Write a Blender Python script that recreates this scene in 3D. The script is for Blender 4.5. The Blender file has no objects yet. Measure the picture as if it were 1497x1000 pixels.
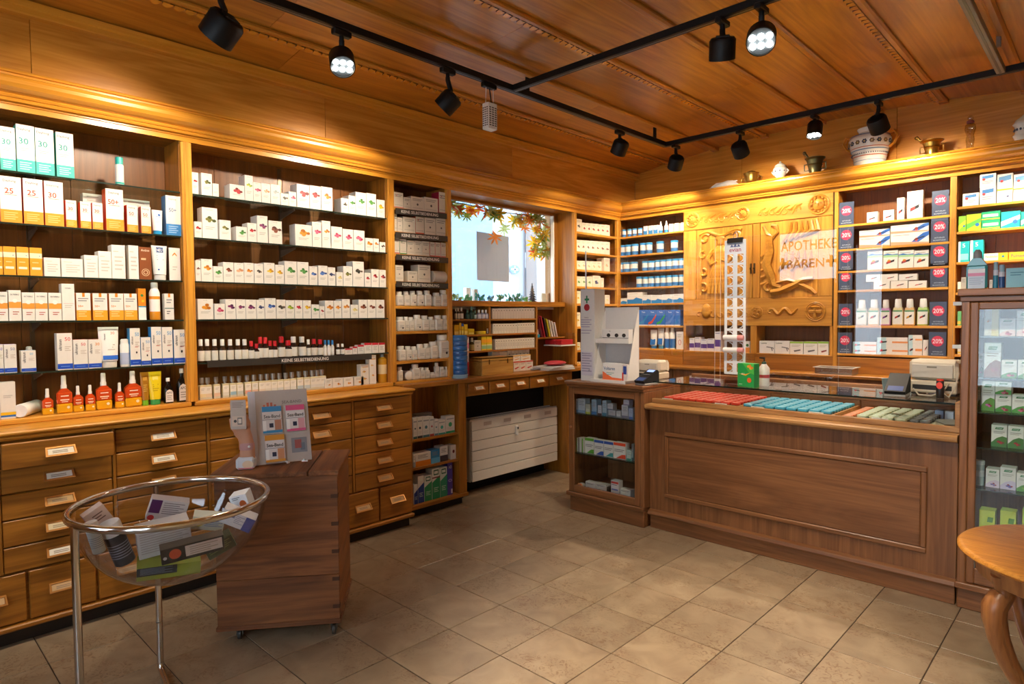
import bpy, math, random
from mathutils import Vector, Matrix
random.seed(7)
SC = bpy.context.scene
COL = SC.collection

# ------------------------------------------------------------------ camera
F_PX, CXP, CYP = 925.915, 748.5, 500.0
CAM = Vector((2.2014989, -1.51645111, 1.42995445))
RT = Vector((0.72040125, 0.69350606, -0.00844891))
UP = Vector((-0.02103881, 0.03402787, 0.99919942))
FW = Vector((-0.69323835, 0.71964675, -0.03910426))
cd = bpy.data.cameras.new('camera')
cd.sensor_fit = 'HORIZONTAL'; cd.sensor_width = 36.0
cd.lens = F_PX * 36.0 / 1497.0
cd.clip_start = 0.05; cd.clip_end = 200
co = bpy.data.objects.new('camera', cd); COL.objects.link(co)
m3 = Matrix((RT, UP, -FW)).transposed()
co.matrix_world = Matrix.Translation(CAM) @ m3.to_4x4()
SC.camera = co

# ------------------------------------------------------------------ view / world
vs = SC.view_settings
vs.view_transform = 'Standard'; vs.look = 'None'; vs.gamma = 1.0; vs.use_curve_mapping = False
vs.exposure = 0.45
world = bpy.data.worlds.new('world'); SC.world = world
world.use_nodes = True
bg = world.node_tree.nodes['Background']
bg.inputs[0].default_value = (0.74, 0.86, 1.0, 1)
bg.inputs[1].default_value = 5.4

# daylight enters through the front window band and the niche window: portals for sampling
def portal(name, loc, rot, sx, sy):
    l = bpy.data.lights.new(name, 'AREA'); l.shape = 'RECTANGLE'; l.size = sx; l.size_y = sy
    l.cycles.is_portal = True
    o = bpy.data.objects.new(name, l); o.location = loc; o.rotation_euler = rot; COL.objects.link(o)
WALL_F = -2.9          # inner face of the shop-front wall
for px_, pz_, sx_, sz_ in ((-.975, 2.25, .85, .78), (-.22, 1.58, .4, 1.56), (1.5, 1.485, 1.4, 1.87)):
    portal('daylight_portal', (px_, WALL_F - .21, pz_), (math.radians(90), 0, math.radians(180)), sx_, sz_)

SPOT_W = 96.0
WARM = (1.0, 0.84, 0.63)

# ------------------------------------------------------------------ pixel helpers (photo pixel column/row -> position on a known plane)
def _col(px): return RT - FW * ((px - CXP) / F_PX)
def _row(py): return UP + FW * ((py - CYP) / F_PX)
def y_at(px, x, z):
    a = _col(px); return CAM.y - ((x - CAM.x) * a.x + (z - CAM.z) * a.z) / a.y
def x_at(px, y, z):
    a = _col(px); return CAM.x - ((y - CAM.y) * a.y + (z - CAM.z) * a.z) / a.x
def z_at(py, x, y):
    b = _row(py); return CAM.z - ((x - CAM.x) * b.x + (y - CAM.y) * b.y) / b.z
def ray(px, py): return FW + RT * ((px - CXP) / F_PX) - UP * ((py - CYP) / F_PX)
def on(px, py, ax, v):
    d = ray(px, py); return CAM + d * ((v - CAM[ax]) / d[ax])

# ------------------------------------------------------------------ materials
def lin(c):
    if isinstance(c, str):
        c = c.lstrip('#'); c = ''.join(q * 2 for q in c) if len(c) == 3 else c; c = [int(c[i:i+2], 16) / 255 for i in (0, 2, 4)]
        return tuple((v / 12.92 if v <= .04045 else ((v + .055) / 1.055) ** 2.4) for v in c)
    return tuple(c)
_mc = {}
def M(c, rough=0.45, metal=0.0, spec=0.5, coat=0.0):
    key = (c, rough, metal, spec, coat)
    if key in _mc: return _mc[key]
    m = bpy.data.materials.new('paint_%s' % (c if isinstance(c, str) else '%.2f' % c[0])); m.use_nodes = True
    b = m.node_tree.nodes['Principled BSDF']
    b.inputs['Base Color'].default_value = (*lin(c), 1)
    b.inputs['Roughness'].default_value = rough
    b.inputs['Metallic'].default_value = metal
    b.inputs['Specular IOR Level'].default_value = spec
    b.inputs['Coat Weight'].default_value = coat
    # faint procedural print grain
    nt = m.node_tree; n = nt.nodes.new('ShaderNodeTexNoise'); n.inputs['Scale'].default_value = 60
    tc = nt.nodes.new('ShaderNodeTexCoord'); nt.links.new(tc.outputs['Object'], n.inputs['Vector'])
    hs = nt.nodes.new('ShaderNodeHueSaturation'); hs.inputs['Color'].default_value = (*lin(c), 1)
    mr = nt.nodes.new('ShaderNodeMapRange'); mr.inputs['To Min'].default_value = .96; mr.inputs['To Max'].default_value = 1.04
    nt.links.new(n.outputs['Fac'], mr.inputs['Value']); nt.links.new(mr.outputs['Result'], hs.inputs['Value'])
    nt.links.new(hs.outputs['Color'], b.inputs['Base Color'])
    _mc[key] = m; return m

def wood(name, light, dark, axis='y', scale=7.0, rough=0.36, contrast=1.0, bump=0.12, knots=1.6):
    key = ('wood', name, axis)
    if key in _mc: return _mc[key]
    m = bpy.data.materials.new('%s_%s' % (name, axis)); m.use_nodes = True
    nt = m.node_tree; N = nt.nodes; Lk = nt.links
    b = N['Principled BSDF']; b.inputs['Roughness'].default_value = rough
    tc = N.new('ShaderNodeTexCoord'); oi = N.new('ShaderNodeObjectInfo')
    ad = N.new('ShaderNodeVectorMath'); ad.operation = 'ADD'
    mu = N.new('ShaderNodeVectorMath'); mu.operation = 'SCALE'; mu.inputs['Scale'].default_value = 9.0
    cb = N.new('ShaderNodeCombineXYZ')
    for i in range(3): Lk.new(oi.outputs['Random'], cb.inputs[i])
    Lk.new(cb.outputs[0], mu.inputs[0]); Lk.new(tc.outputs['Object'], ad.inputs[0]); Lk.new(mu.outputs[0], ad.inputs[1])
    mp = N.new('ShaderNodeMapping'); s = [scale] * 3; s['xyz'.index(axis)] = scale * 0.07
    mp.inputs['Scale'].default_value = s; Lk.new(ad.outputs[0], mp.inputs['Vector'])
    n1 = N.new('ShaderNodeTexNoise'); n1.inputs['Scale'].default_value = 1.0; n1.inputs['Detail'].default_value = 5; n1.inputs['Distortion'].default_value = knots
    Lk.new(mp.outputs[0], n1.inputs['Vector'])
    mp2 = N.new('ShaderNodeMapping'); s2 = [scale * 14] * 3; s2['xyz'.index(axis)] = scale * 0.5
    mp2.inputs['Scale'].default_value = s2; Lk.new(ad.outputs[0], mp2.inputs['Vector'])
    n2 = N.new('ShaderNodeTexNoise'); n2.inputs['Scale'].default_value = 1.0; n2.inputs['Detail'].default_value = 3
    Lk.new(mp2.outputs[0], n2.inputs['Vector'])
    # rings: fold the low noise into bands
    mm = N.new('ShaderNodeMath'); mm.operation = 'MULTIPLY'; mm.inputs[1].default_value = 9.0; Lk.new(n1.outputs['Fac'], mm.inputs[0])
    fr = N.new('ShaderNodeMath'); fr.operation = 'PINGPONG'; fr.inputs[1].default_value = 1.0; Lk.new(mm.outputs[0], fr.inputs[0])
    mx = N.new('ShaderNodeMath'); mx.operation = 'MULTIPLY_ADD'; mx.inputs[1].default_value = 0.45 * contrast; Lk.new(fr.outputs[0], mx.inputs[0])
    m2 = N.new('ShaderNodeMath'); m2.operation = 'MULTIPLY'; m2.inputs[1].default_value = 0.6; Lk.new(n2.outputs['Fac'], m2.inputs[0])
    Lk.new(m2.outputs[0], mx.inputs[2])
    cr = N.new('ShaderNodeValToRGB'); cr.color_ramp.elements[0].position = .12; cr.color_ramp.elements[1].position = .85
    cr.color_ramp.elements[0].color = (*lin(dark), 1); cr.color_ramp.elements[1].color = (*lin(light), 1)
    Lk.new(mx.outputs[0], cr.inputs[0])
    hs = N.new('ShaderNodeHueSaturation'); mr = N.new('ShaderNodeMapRange'); mr.inputs['To Min'].default_value = .88; mr.inputs['To Max'].default_value = 1.1
    Lk.new(oi.outputs['Random'], mr.inputs['Value']); Lk.new(mr.outputs['Result'], hs.inputs['Value']); Lk.new(cr.outputs[0], hs.inputs['Color'])
    Lk.new(hs.outputs['Color'], b.inputs['Base Color'])
    bp = N.new('ShaderNodeBump'); bp.inputs['Strength'].default_value = bump; bp.inputs['Distance'].default_value = 0.004
    Lk.new(n2.outputs['Fac'], bp.inputs['Height']); Lk.new(bp.outputs[0], b.inputs['Normal'])
    _mc[key] = m; return m

def oak(ax='y'): return wood('honey_oak', '#e2a23e', '#b4701a', ax)
def trimoak(ax='y'): return wood('trim_oak', '#dc9a36', '#c07d22', ax, rough=.26, contrast=.5, bump=.05)
def frieze(ax='y'): return wood('frieze_oak', '#d08f36', '#a8691c', ax, scale=6, rough=.27, contrast=.75, bump=.08)
def oakd(ax='y'): return wood('shaded_oak', '#b57526', '#7c4a10', ax, rough=.4)  # honey oak again, its colour darkened for parts in less light
def ceilw(ax='y'): return wood('ceiling_pine', '#c4842c', '#945610', ax, scale=5, rough=.33)
def shelfback(ax='z'): return wood('shelf_back_oak', '#94581f', '#6a3d12', ax, rough=.38, contrast=.55)
def walnut(ax='x'): return wood('brown_oak', '#9a6840', '#633c20', ax, rough=.34, contrast=.7)
def walnutz(): return walnut('z')
def cratew(ax='x'): return wood('crate_pine', '#8f5a30', '#562e14', ax, scale=6, rough=.62, bump=.3, contrast=1.2)

def glass(name, tint=(1, 1, 1), base=0.045, rough=0.0, boost=0.95):
    key = ('glass', name)
    if key in _mc: return _mc[key]
    m = bpy.data.materials.new(name); m.use_nodes = True
    nt = m.node_tree; N = nt.nodes; Lk = nt.links
    N.remove(N['Principled BSDF']); out = N['Material Output']
    t = N.new('ShaderNodeBsdfTransparent'); t.inputs[0].default_value = (*tint, 1)
    g = N.new('ShaderNodeBsdfGlossy'); g.inputs['Roughness'].default_value = rough
    lw = N.new('ShaderNodeLayerWeight'); lw.inputs['Blend'].default_value = .5
    pw = N.new('ShaderNodeMath'); pw.operation = 'POWER'; pw.inputs[1].default_value = 5; Lk.new(lw.outputs['Facing'], pw.inputs[0])
    ma = N.new('ShaderNodeMath'); ma.operation = 'MULTIPLY_ADD'; ma.inputs[1].default_value = boost; ma.inputs[2].default_value = base; Lk.new(pw.outputs[0], ma.inputs[0])
    mx = N.new('ShaderNodeMixShader'); Lk.new(ma.outputs[0], mx.inputs[0]); Lk.new(t.outputs[0], mx.inputs[1]); Lk.new(g.outputs[0], mx.inputs[2])
    Lk.new(mx.outputs[0], out.inputs[0])
    _mc[key] = m; return m
G_PANE = lambda: glass('clear_glass', (.97, .985, .98))
G_SHELF = lambda: glass('shelf_glass', (.80, .88, .84))
G_EDGE = lambda: M('#28332b', .15)
G_PLEXI = lambda: glass('acrylic_sheet', (.985, .985, .99), base=.042)
G_BOWL = lambda: glass('acrylic_bowl', (.93, .93, .94), base=.05)
CHROME = lambda: M('#d9d6d2', .12, 1.0)
BRASS = lambda: M('#b89448', .28, 1.0)
BLACK = lambda: M('#09090a', .5, 0, .3)

def thin(name, c, k=.45, rough=.6):
    key = ('thin', name)
    if key in _mc: return _mc[key]
    m = bpy.data.materials.new(name); m.use_nodes = True; nt = m.node_tree; b = nt.nodes['Principled BSDF']
    b.inputs['Base Color'].default_value = (*lin(c), 1); b.inputs['Roughness'].default_value = rough
    t = nt.nodes.new('ShaderNodeBsdfTranslucent'); t.inputs[0].default_value = (*lin(c), 1); mx = nt.nodes.new('ShaderNodeMixShader'); mx.inputs[0].default_value = k
    nt.links.new(b.outputs[0], mx.inputs[1]); nt.links.new(t.outputs[0], mx.inputs[2]); nt.links.new(mx.outputs[0], nt.nodes['Material Output'].inputs[0])
    _mc[key] = m; return m
def emit(name, c, s):
    key = ('emit', name)
    if key in _mc: return _mc[key]
    m = bpy.data.materials.new(name); m.use_nodes = True
    b = m.node_tree.nodes['Principled BSDF']; b.inputs['Base Color'].default_value = (*c, 1)
    b.inputs['Emission Color'].default_value = (*c, 1); b.inputs['Emission Strength'].default_value = s
    _mc[key] = m; return m

def tile_mat():
    key = 'tile'
    if key in _mc: return _mc[key]
    m = bpy.data.materials.new('limestone_tile'); m.use_nodes = True
    nt = m.node_tree; N = nt.nodes; Lk = nt.links; b = N['Principled BSDF']
    tc = N.new('ShaderNodeTexCoord'); oi = N.new('ShaderNodeObjectInfo')
    cb = N.new('ShaderNodeCombineXYZ')
    for i in range(3): Lk.new(oi.outputs['Random'], cb.inputs[i])
    mu = N.new('ShaderNodeVectorMath'); mu.operation = 'SCALE'; mu.inputs['Scale'].default_value = 40.0; Lk.new(cb.outputs[0], mu.inputs[0])
    ad = N.new('ShaderNodeVectorMath'); Lk.new(tc.outputs['Object'], ad.inputs[0]); Lk.new(mu.outputs[0], ad.inputs[1])
    n1 = N.new('ShaderNodeTexNoise'); n1.inputs['Scale'].default_value = 7; n1.inputs['Detail'].default_value = 8; n1.inputs['Distortion'].default_value = .8
    n2 = N.new('ShaderNodeTexNoise'); n2.inputs['Scale'].default_value = 34; n2.inputs['Detail'].default_value = 8; n2.inputs['Distortion'].default_value = 1.8; n2.inputs['Roughness'].default_value = .65
    Lk.new(ad.outputs[0], n1.inputs['Vector']); Lk.new(ad.outputs[0], n2.inputs['Vector'])
    c1 = N.new('ShaderNodeValToRGB'); e = c1.color_ramp.elements; e[0].position = .3; e[1].position = .72
    e[0].color = (*lin('#84705a'), 1); e[1].color = (*lin('#9e8a70'), 1); Lk.new(n1.outputs['Fac'], c1.inputs[0])
    c2 = N.new('ShaderNodeValToRGB'); e = c2.color_ramp.elements; e[0].position = .51; e[1].position = .60; e[0].color = (0, 0, 0, 1); e[1].color = (.75, .75, .75, 1)
    Lk.new(n2.outputs['Fac'], c2.inputs[0])
    # only some patches of a tile carry the dark fossil specks
    n3 = N.new('ShaderNodeTexNoise'); n3.inputs['Scale'].default_value = 4; Lk.new(ad.outputs[0], n3.inputs['Vector'])
    mk = N.new('ShaderNodeMapRange'); mk.inputs['From Min'].default_value = .42; mk.inputs['From Max'].default_value = .60; Lk.new(n3.outputs['Fac'], mk.inputs['Value'])
    mm = N.new('ShaderNodeMath'); mm.operation = 'MULTIPLY'; Lk.new(c2.outputs[0], mm.inputs[0]); Lk.new(mk.outputs[0], mm.inputs[1])
    mix = N.new('ShaderNodeMixRGB'); mix.inputs['Color2'].default_value = (*lin('#6e5034'), 1)
    Lk.new(mm.outputs[0], mix.inputs[0]); Lk.new(c1.outputs[0], mix.inputs[1])
    hs = N.new('ShaderNodeHueSaturation'); mr = N.new('ShaderNodeMapRange'); mr.inputs['To Min'].default_value = .9; mr.inputs['To Max'].default_value = 1.08
    Lk.new(oi.outputs['Random'], mr.inputs['Value']); Lk.new(mr.outputs[0], hs.inputs['Value']); Lk.new(mix.outputs[0], hs.inputs['Color'])
    Lk.new(hs.outputs[0], b.inputs['Base Color']); b.inputs['Roughness'].default_value = .34
    _mc[key] = m; return m

# ------------------------------------------------------------------ mesh builder
_txt = {}
def text_geo(s):
    if s in _txt: return _txt[s]
    c = bpy.data.curves.new('lettering', 'FONT'); c.body = s; c.resolution_u = 2; c.offset = .012
    o = bpy.data.objects.new('lettering', c)
    me = bpy.data.meshes.new_from_object(o)
    vs_ = [(v.co.x, v.co.y) for v in me.vertices]; fs = [tuple(p.vertices) for p in me.polygons]
    bpy.data.objects.remove(o); bpy.data.curves.remove(c); bpy.data.meshes.remove(me)
    if vs_:
        x0 = min(v[0] for v in vs_); x1 = max(v[0] for v in vs_); y0 = min(v[1] for v in vs_); y1 = max(v[1] for v in vs_)
        h = max(y1 - y0, 1e-6); cx = (x0 + x1) / 2; cy = (y0 + y1) / 2
        vs_ = [((x - cx) / h, (y - cy) / h) for x, y in vs_]; asp = (x1 - x0) / h
    else: asp = 1
    _txt[s] = (vs_, fs, asp); return _txt[s]

class MB:
    def __init__(s): s.v = []; s.f = []; s.fm = []; s.fs = []; s.mats = []
    def mi(s, m):
        if m not in s.mats: s.mats.append(m)
        return s.mats.index(m)
    def face(s, idx, m, smooth=False): s.f.append(tuple(idx)); s.fm.append(s.mi(m)); s.fs.append(smooth)
    def poly(s, pts, m):
        b = len(s.v); s.v += [tuple(p) for p in pts]; s.face(range(b, b + len(pts)), m); return s
    def box(s, x0, x1, y0, y1, z0, z1, m, c=0.0, skip=()):
        if x0 > x1: x0, x1 = x1, x0
        if y0 > y1: y0, y1 = y1, y0
        if z0 > z1: z0, z1 = z1, z0
        mm = m if isinstance(m, dict) else {}
        g = (lambda k: mm.get(k, mm.get('*'))) if mm else (lambda k: m)
        c = min(c, (x1 - x0) * .45, (y1 - y0) * .45, (z1 - z0) * .45)
        b = len(s.v)
        if c <= 0:
            s.v += [(x, y, z) for x in (x0, x1) for y in (y0, y1) for z in (z0, z1)]
            for k, q in (('-x', (0, 1, 3, 2)), ('+x', (4, 6, 7, 5)), ('-y', (0, 4, 5, 1)), ('+y', (2, 3, 7, 6)), ('-z', (0, 2, 6, 4)), ('+z', (1, 5, 7, 3))):
                if k not in skip: s.face([b + i for i in q], g(k))
            return s
        P = {}
        X = (x0, x1); Y = (y0, y1); Z = (z0, z1); sg = (1, -1)
        for i in (0, 1):
            for j in (0, 1):
                for k in (0, 1):
                    for a in range(3):
                        p = [X[i], Y[j], Z[k]]
                        for q, t in enumerate((i, j, k)):
                            if q != a: p[q] += sg[t] * c
                        P[(i, j, k, a)] = len(s.v); s.v.append(tuple(p))
        df = g('*') if mm else m
        for a, nm in enumerate('xyz'):
            for sd in (0, 1):
                o = [q for q in range(3) if q != a]; ring = []
                for t in ((0, 0), (1, 0), (1, 1), (0, 1)):
                    idx = [0, 0, 0]; idx[a] = sd; idx[o[0]] = t[0]; idx[o[1]] = t[1]; ring.append(P[(*idx, a)])
                fl = (sd == 1) ^ (a == 1)
                s.face(ring if fl else ring[::-1], g(('+' if sd else '-') + nm))
        for a in range(3):
            o = [q for q in range(3) if q != a]
            for t in ((0, 0), (0, 1), (1, 0), (1, 1)):
                i0 = [0, 0, 0]; i1 = [0, 0, 0]; i1[a] = 1
                for q, w in zip(o, t): i0[q] = w; i1[q] = w
                s.face([P[(*i0, o[0])], P[(*i1, o[0])], P[(*i1, o[1])], P[(*i0, o[1])]], df)
        for i in (0, 1):
            for j in (0, 1):
                for k in (0, 1): s.face([P[(i, j, k, a)] for a in range(3)], df)
        return s
    def prism(s, pts, ax, a0, a1, m, smooth=False):
        """2D outline (in the two other axes, in xyz order) swept along axis ax"""
        n = len(pts); b = len(s.v)
        for a in (a0, a1):
            for p in pts:
                q = list(p); q.insert(ax, a); s.v.append(tuple(q))
        for i in range(n):
            j = (i + 1) % n; s.face([b + i, b + j, b + n + j, b + n + i], m, smooth)
        s.face(range(b + n - 1, b - 1, -1), m); s.face(range(b + n, b + 2 * n), m); return s
    def lathe(s, prof, m, n=16, o=(0, 0, 0), smooth=True, cap=True, sx=1.0, sy=1.0):
        b = len(s.v); k = len(prof); ms = m if isinstance(m, (list, tuple)) else [m] * (k - 1)
        for r, z in prof:
            for i in range(n):
                a = 2 * math.pi * i / n; s.v.append((o[0] + r * math.cos(a) * sx, o[1] + r * math.sin(a) * sy, o[2] + z))
        for j in range(k - 1):
            for i in range(n):
                i2 = (i + 1) % n
                s.face([b + j * n + i, b + j * n + i2, b + (j + 1) * n + i2, b + (j + 1) * n + i], ms[j], smooth)
        if cap:
            if prof[0][0] > 1e-5: s.face([b + i for i in range(n)][::-1], ms[0])
            if prof[-1][0] > 1e-5: s.face([b + (k - 1) * n + i for i in range(n)], ms[-1])
        return s
    def tube(s, pts, r, m, n=8, closed=False, cap=True, flat=None):
        pts = [Vector(p) for p in pts]; k = len(pts); b = len(s.v)
        rs = r if isinstance(r, (list, tuple)) else [r] * k
        prev = None
        for i, p in enumerate(pts):
            if closed: t = pts[(i + 1) % k] - pts[i - 1]
            else: t = pts[min(i + 1, k - 1)] - pts[max(i - 1, 0)]
            t.normalize()
            if prev is None:
                up = Vector((0, 0, 1)) if abs(t.z) < .9 else Vector((1, 0, 0))
                x = t.cross(up).normalized()
            else:
                x = (prev - t * prev.dot(t)).normalized()
            prev = x; y = t.cross(x)
            fx, fy = flat if flat else (1, 1)
            for q in range(n):
                a = 2 * math.pi * q / n
                s.v.append(tuple(p + x * (math.cos(a) * rs[i] * fx) + y * (math.sin(a) * rs[i] * fy)))
        for i in range(k if closed else k - 1):
            i2 = (i + 1) % k
            for q in range(n):
                q2 = (q + 1) % n
                s.face([b + i * n + q, b + i * n + q2, b + i2 * n + q2, b + i2 * n + q], m, True)
        if cap and not closed:
            s.face([b + q for q in range(n)][::-1], m); s.face([b + (k - 1) * n + q for q in range(n)], m)
        return s
    def ball(s, c, r, m, n=12, k=7):
        rx, ry, rz = r if isinstance(r, (list, tuple)) else (r, r, r); b = len(s.v)
        for j in range(k + 1):
            t = math.pi * j / k
            for i in range(n):
                a = 2 * math.pi * i / n
                s.v.append((c[0] + rx * math.sin(t) * math.cos(a), c[1] + ry * math.sin(t) * math.sin(a), c[2] - rz * math.cos(t)))
        for j in range(k):
            for i in range(n):
                i2 = (i + 1) % n; s.face([b + j * n + i, b + j * n + i2, b + (j + 1) * n + i2, b + (j + 1) * n + i], m, True)
        return s
    def text(s, string, o, xd, yd, h, m, maxw=None):
        vs_, fs, asp = text_geo(string)
        if not vs_: return s
        o = Vector(o); xd = Vector(xd); yd = Vector(yd); sx = h
        if maxw and asp * h > maxw: sx = maxw / asp
        b = len(s.v)
        for x, y in vs_: s.v.append(tuple(o + xd * (x * sx) + yd * (y * h)))
        for f in fs: s.face([b + i for i in f], m)
        return s
    def build(s, name, parent=None, origin=(0, 0, 0), loc=None, rot=None):
        """vertices are given relative to `origin`; the object then stands at loc (default origin)"""
        me = bpy.data.meshes.new(name); ox, oy, oz = origin
        me.from_pydata([(x - ox, y - oy, z - oz) for x, y, z in s.v], [], s.f)
        for m in s.mats: me.materials.append(m)
        me.polygons.foreach_set('material_index', s.fm); me.polygons.foreach_set('use_smooth', s.fs)
        if any(s.fs): me.set_sharp_from_angle(angle=0.75)
        me.update()
        o = bpy.data.objects.new(name, me); COL.objects.link(o)
        if parent is not None: o.parent = parent
        o.location = loc if loc is not None else ((0, 0, 0) if parent is not None else origin)
        if rot: o.rotation_euler = rot
        return o

_labels = {}
KIND = {}
def tag(o, label=None, cat=None, group=None, kind=None):
    if label:
        o['label'] = label
        k = (label, group)
        _labels.setdefault(label, []).append(group)
    if cat: o['category'] = cat
    if group: o['group'] = group
    if kind: o['kind'] = kind
    return o
def thing(name, label, cat, loc=(0, 0, 0), rotz=0, group=None, rot=None):
    o = bpy.data.objects.new(name, None); COL.objects.link(o); o.location = loc
    o.empty_display_size = .05
    o.rotation_euler = rot if rot else (0, 0, rotz)
    return tag(o, label, cat, group)
def struct(o): o['kind'] = 'structure'; return o
def bx(name, dims, mat, parent=None, origin=(0, 0, 0), c=0.002):
    return MB().box(*dims, mat, c=c).build(name, parent, origin)
ORD = ['zeroth', 'first', 'second', 'third', 'fourth', 'fifth', 'sixth', 'seventh', 'eighth', 'ninth', 'tenth', 'eleventh', 'twelfth', 'thirteenth', 'fourteenth', 'fifteenth', 'sixteenth', 'seventeenth', 'eighteenth', 'nineteenth', 'twentieth'] + ['twenty-' + w for w in ('first', 'second', 'third', 'fourth', 'fifth', 'sixth', 'seventh', 'eighth', 'ninth')] + ['thirtieth'] + ['thirty-' + w for w in ('first', 'second', 'third', 'fourth', 'fifth', 'sixth', 'seventh', 'eighth', 'ninth')]
# ================================================================== THE SETTING
XL, YB = -1.5, 3.92            # front planes of the wall shelving: left wall, back wall
WALL_B, WALL_R = 4.2, 2.72
T = 1 / 3.0
def vault(x): return 3.05 - 0.041 * (x - 0.42) ** 2

# ---- floor: stone tiles over a dark joint bed
fl = struct(MB().box(-2.0, WALL_R + .1, WALL_F - .1, WALL_B + .1, -.06, -.004, M('#3a2a1c', .8)).build('floor'))
tm = MB().box(-T / 2 + .0022, T / 2 - .0022, -T / 2 + .0022, T / 2 - .0022, -.02, 0, tile_mat(), c=.0012)
tile0 = None
for i in range(-6, 9):
    for j in range(-9, 13):
        x, y = (i + .5) * T, (j + .5) * T
        if x < -1.62 or x > WALL_R + .1 or y < WALL_F - .1 or y > WALL_B: continue
        if x < -1.25 and y < .9: continue                     # under the drawer cabinets
        if tile0 is None: o = tile0 = tm.build('tile')
        else: o = tile0.copy(); COL.objects.link(o)
        o.parent = fl; o.location = (x, y, random.uniform(-.0006, 0.0))
        if random.random() < .5: o.rotation_euler.z = math.pi

# ---- ceiling: shallow vault of boards with plain battens and scalloped trims
ceil_ = struct(MB().box(-1.9, WALL_R + .1, WALL_F - .1, WALL_B + .1, 3.09, 3.15, M('#4a2c12', .8)).build('ceiling'))
TR = [(-1.5, None), (-1.08, 'S'), (-.6, 'P'), (-.13, 'S'), (.35, 'P'), (.78, 'P'), (1.21, 'S'), (1.69, 'P'), (2.15, 'S'), (2.6, 'P'), (2.72, None)]
YF, YE = WALL_F, WALL_B
JOINT = {0: [.28], 1: [.05, 2.4], 2: [1.1], 3: [-.9, 2.9], 4: [.6], 5: [3.1], 6: [-.4], 7: [.9], 8: [-1], 9: []}
for k in range(len(TR) - 1):
    xa, xb = TR[k][0] + (.002 if k else 0), TR[k + 1][0] - .002
    ys = [YF] + JOINT[k] + [YE]
    for a, b in zip(ys, ys[1:]):
        mb = MB(); n = 6; prof = [(xa + (xb - xa) * i / n) for i in range(n + 1)]
        pts = [(x, vault(x)) for x in prof] + [(x, vault(x) + .018) for x in reversed(prof)]
        mb.prism(pts, 1, a + .001, b - .001, ceilw('y'))
        mb.build('ceiling_board', ceil_)
for x, kd in TR:
    if kd is None: continue
    z = vault(x); mb = MB()
    w = .022 if kd == 'S' else .026
    sec = [(x - w, z - .002), (x - w, z - .014), (x - w * .5, z - .022), (x + w * .5, z - .022), (x + w, z - .014), (x + w, z - .002)]
    base = len(mb.v); mm = ceilw('y')
    for yv in (YF, YE):
        for p in sec: mb.v.append((p[0], yv, p[1]))
    for i in range(6): mb.face([base + i, base + (i + 1) % 6, base + 6 + (i + 1) % 6, base + 6 + i], mm)
    if kd == 'S':
        pitch = .052; y = YF + .03; sgn = -1
        while y < YE - .03:
            pts = [(x - w, y - pitch * .44)] + [(x - w - .004 - .036 * math.sin(math.pi * t / 8), y - pitch * .44 * math.cos(math.pi * t / 8)) for t in range(9)] + [(x - w, y + pitch * .44)]
            b0 = len(mb.v)
            for zz in (.019, .001):
                for p in pts: mb.v.append((p[0], p[1], vault(p[0]) - zz))
            n = len(pts)
            mb.face(range(b0, b0 + n), trimoak('y'))
            for i in range(n - 1): mb.face([b0 + i, b0 + i + 1, b0 + n + i + 1, b0 + n + i], M('#6a3c10', .6))  # edge faces coloured dark to draw the shadow line round each scallop
            y += pitch
    mb.build('scalloped_trim' if kd == 'S' else 'batten', ceil_)
    # little end block against the back wall
    bx('end_block', (x - .03, x + .03, YE - .07, YE - .002, z - .028, z - .001), ceilw('x'), ceil_)

# ---- walls
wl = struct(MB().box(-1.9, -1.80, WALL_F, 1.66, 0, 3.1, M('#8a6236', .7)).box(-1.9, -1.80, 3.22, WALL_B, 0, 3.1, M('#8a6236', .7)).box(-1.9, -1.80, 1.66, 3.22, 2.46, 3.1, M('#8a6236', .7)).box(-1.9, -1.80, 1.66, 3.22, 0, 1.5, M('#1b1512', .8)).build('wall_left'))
for a, b in ((WALL_F, -.9), (-.9, .62), (.62, 2.35), (2.35, WALL_B)):
    bx('frieze_board', (-1.54, XL, a + .001, b - .001, 2.45, 2.872), frieze('y'), wl, c=.0015)
wb = struct(MB().box(-1.9, WALL_R, WALL_B + .02, WALL_B + .1, 0, 3.1, M('#8a6236', .7)).build('wall_back'))
for a, b in ((-1.5, -.35), (-.35, .9), (.9, 2.0), (2.0, WALL_R)):
    bx('wall_board', (a + .001, b - .001, WALL_B, WALL_B + .018, 2.5, 3.06), frieze('x'), wb, c=.0015)
wr = struct(MB().box(WALL_R, WALL_R + .1, WALL_F, WALL_B, 0, 3.1, M('#c9a878', .6)).build('wall_right'))
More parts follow.
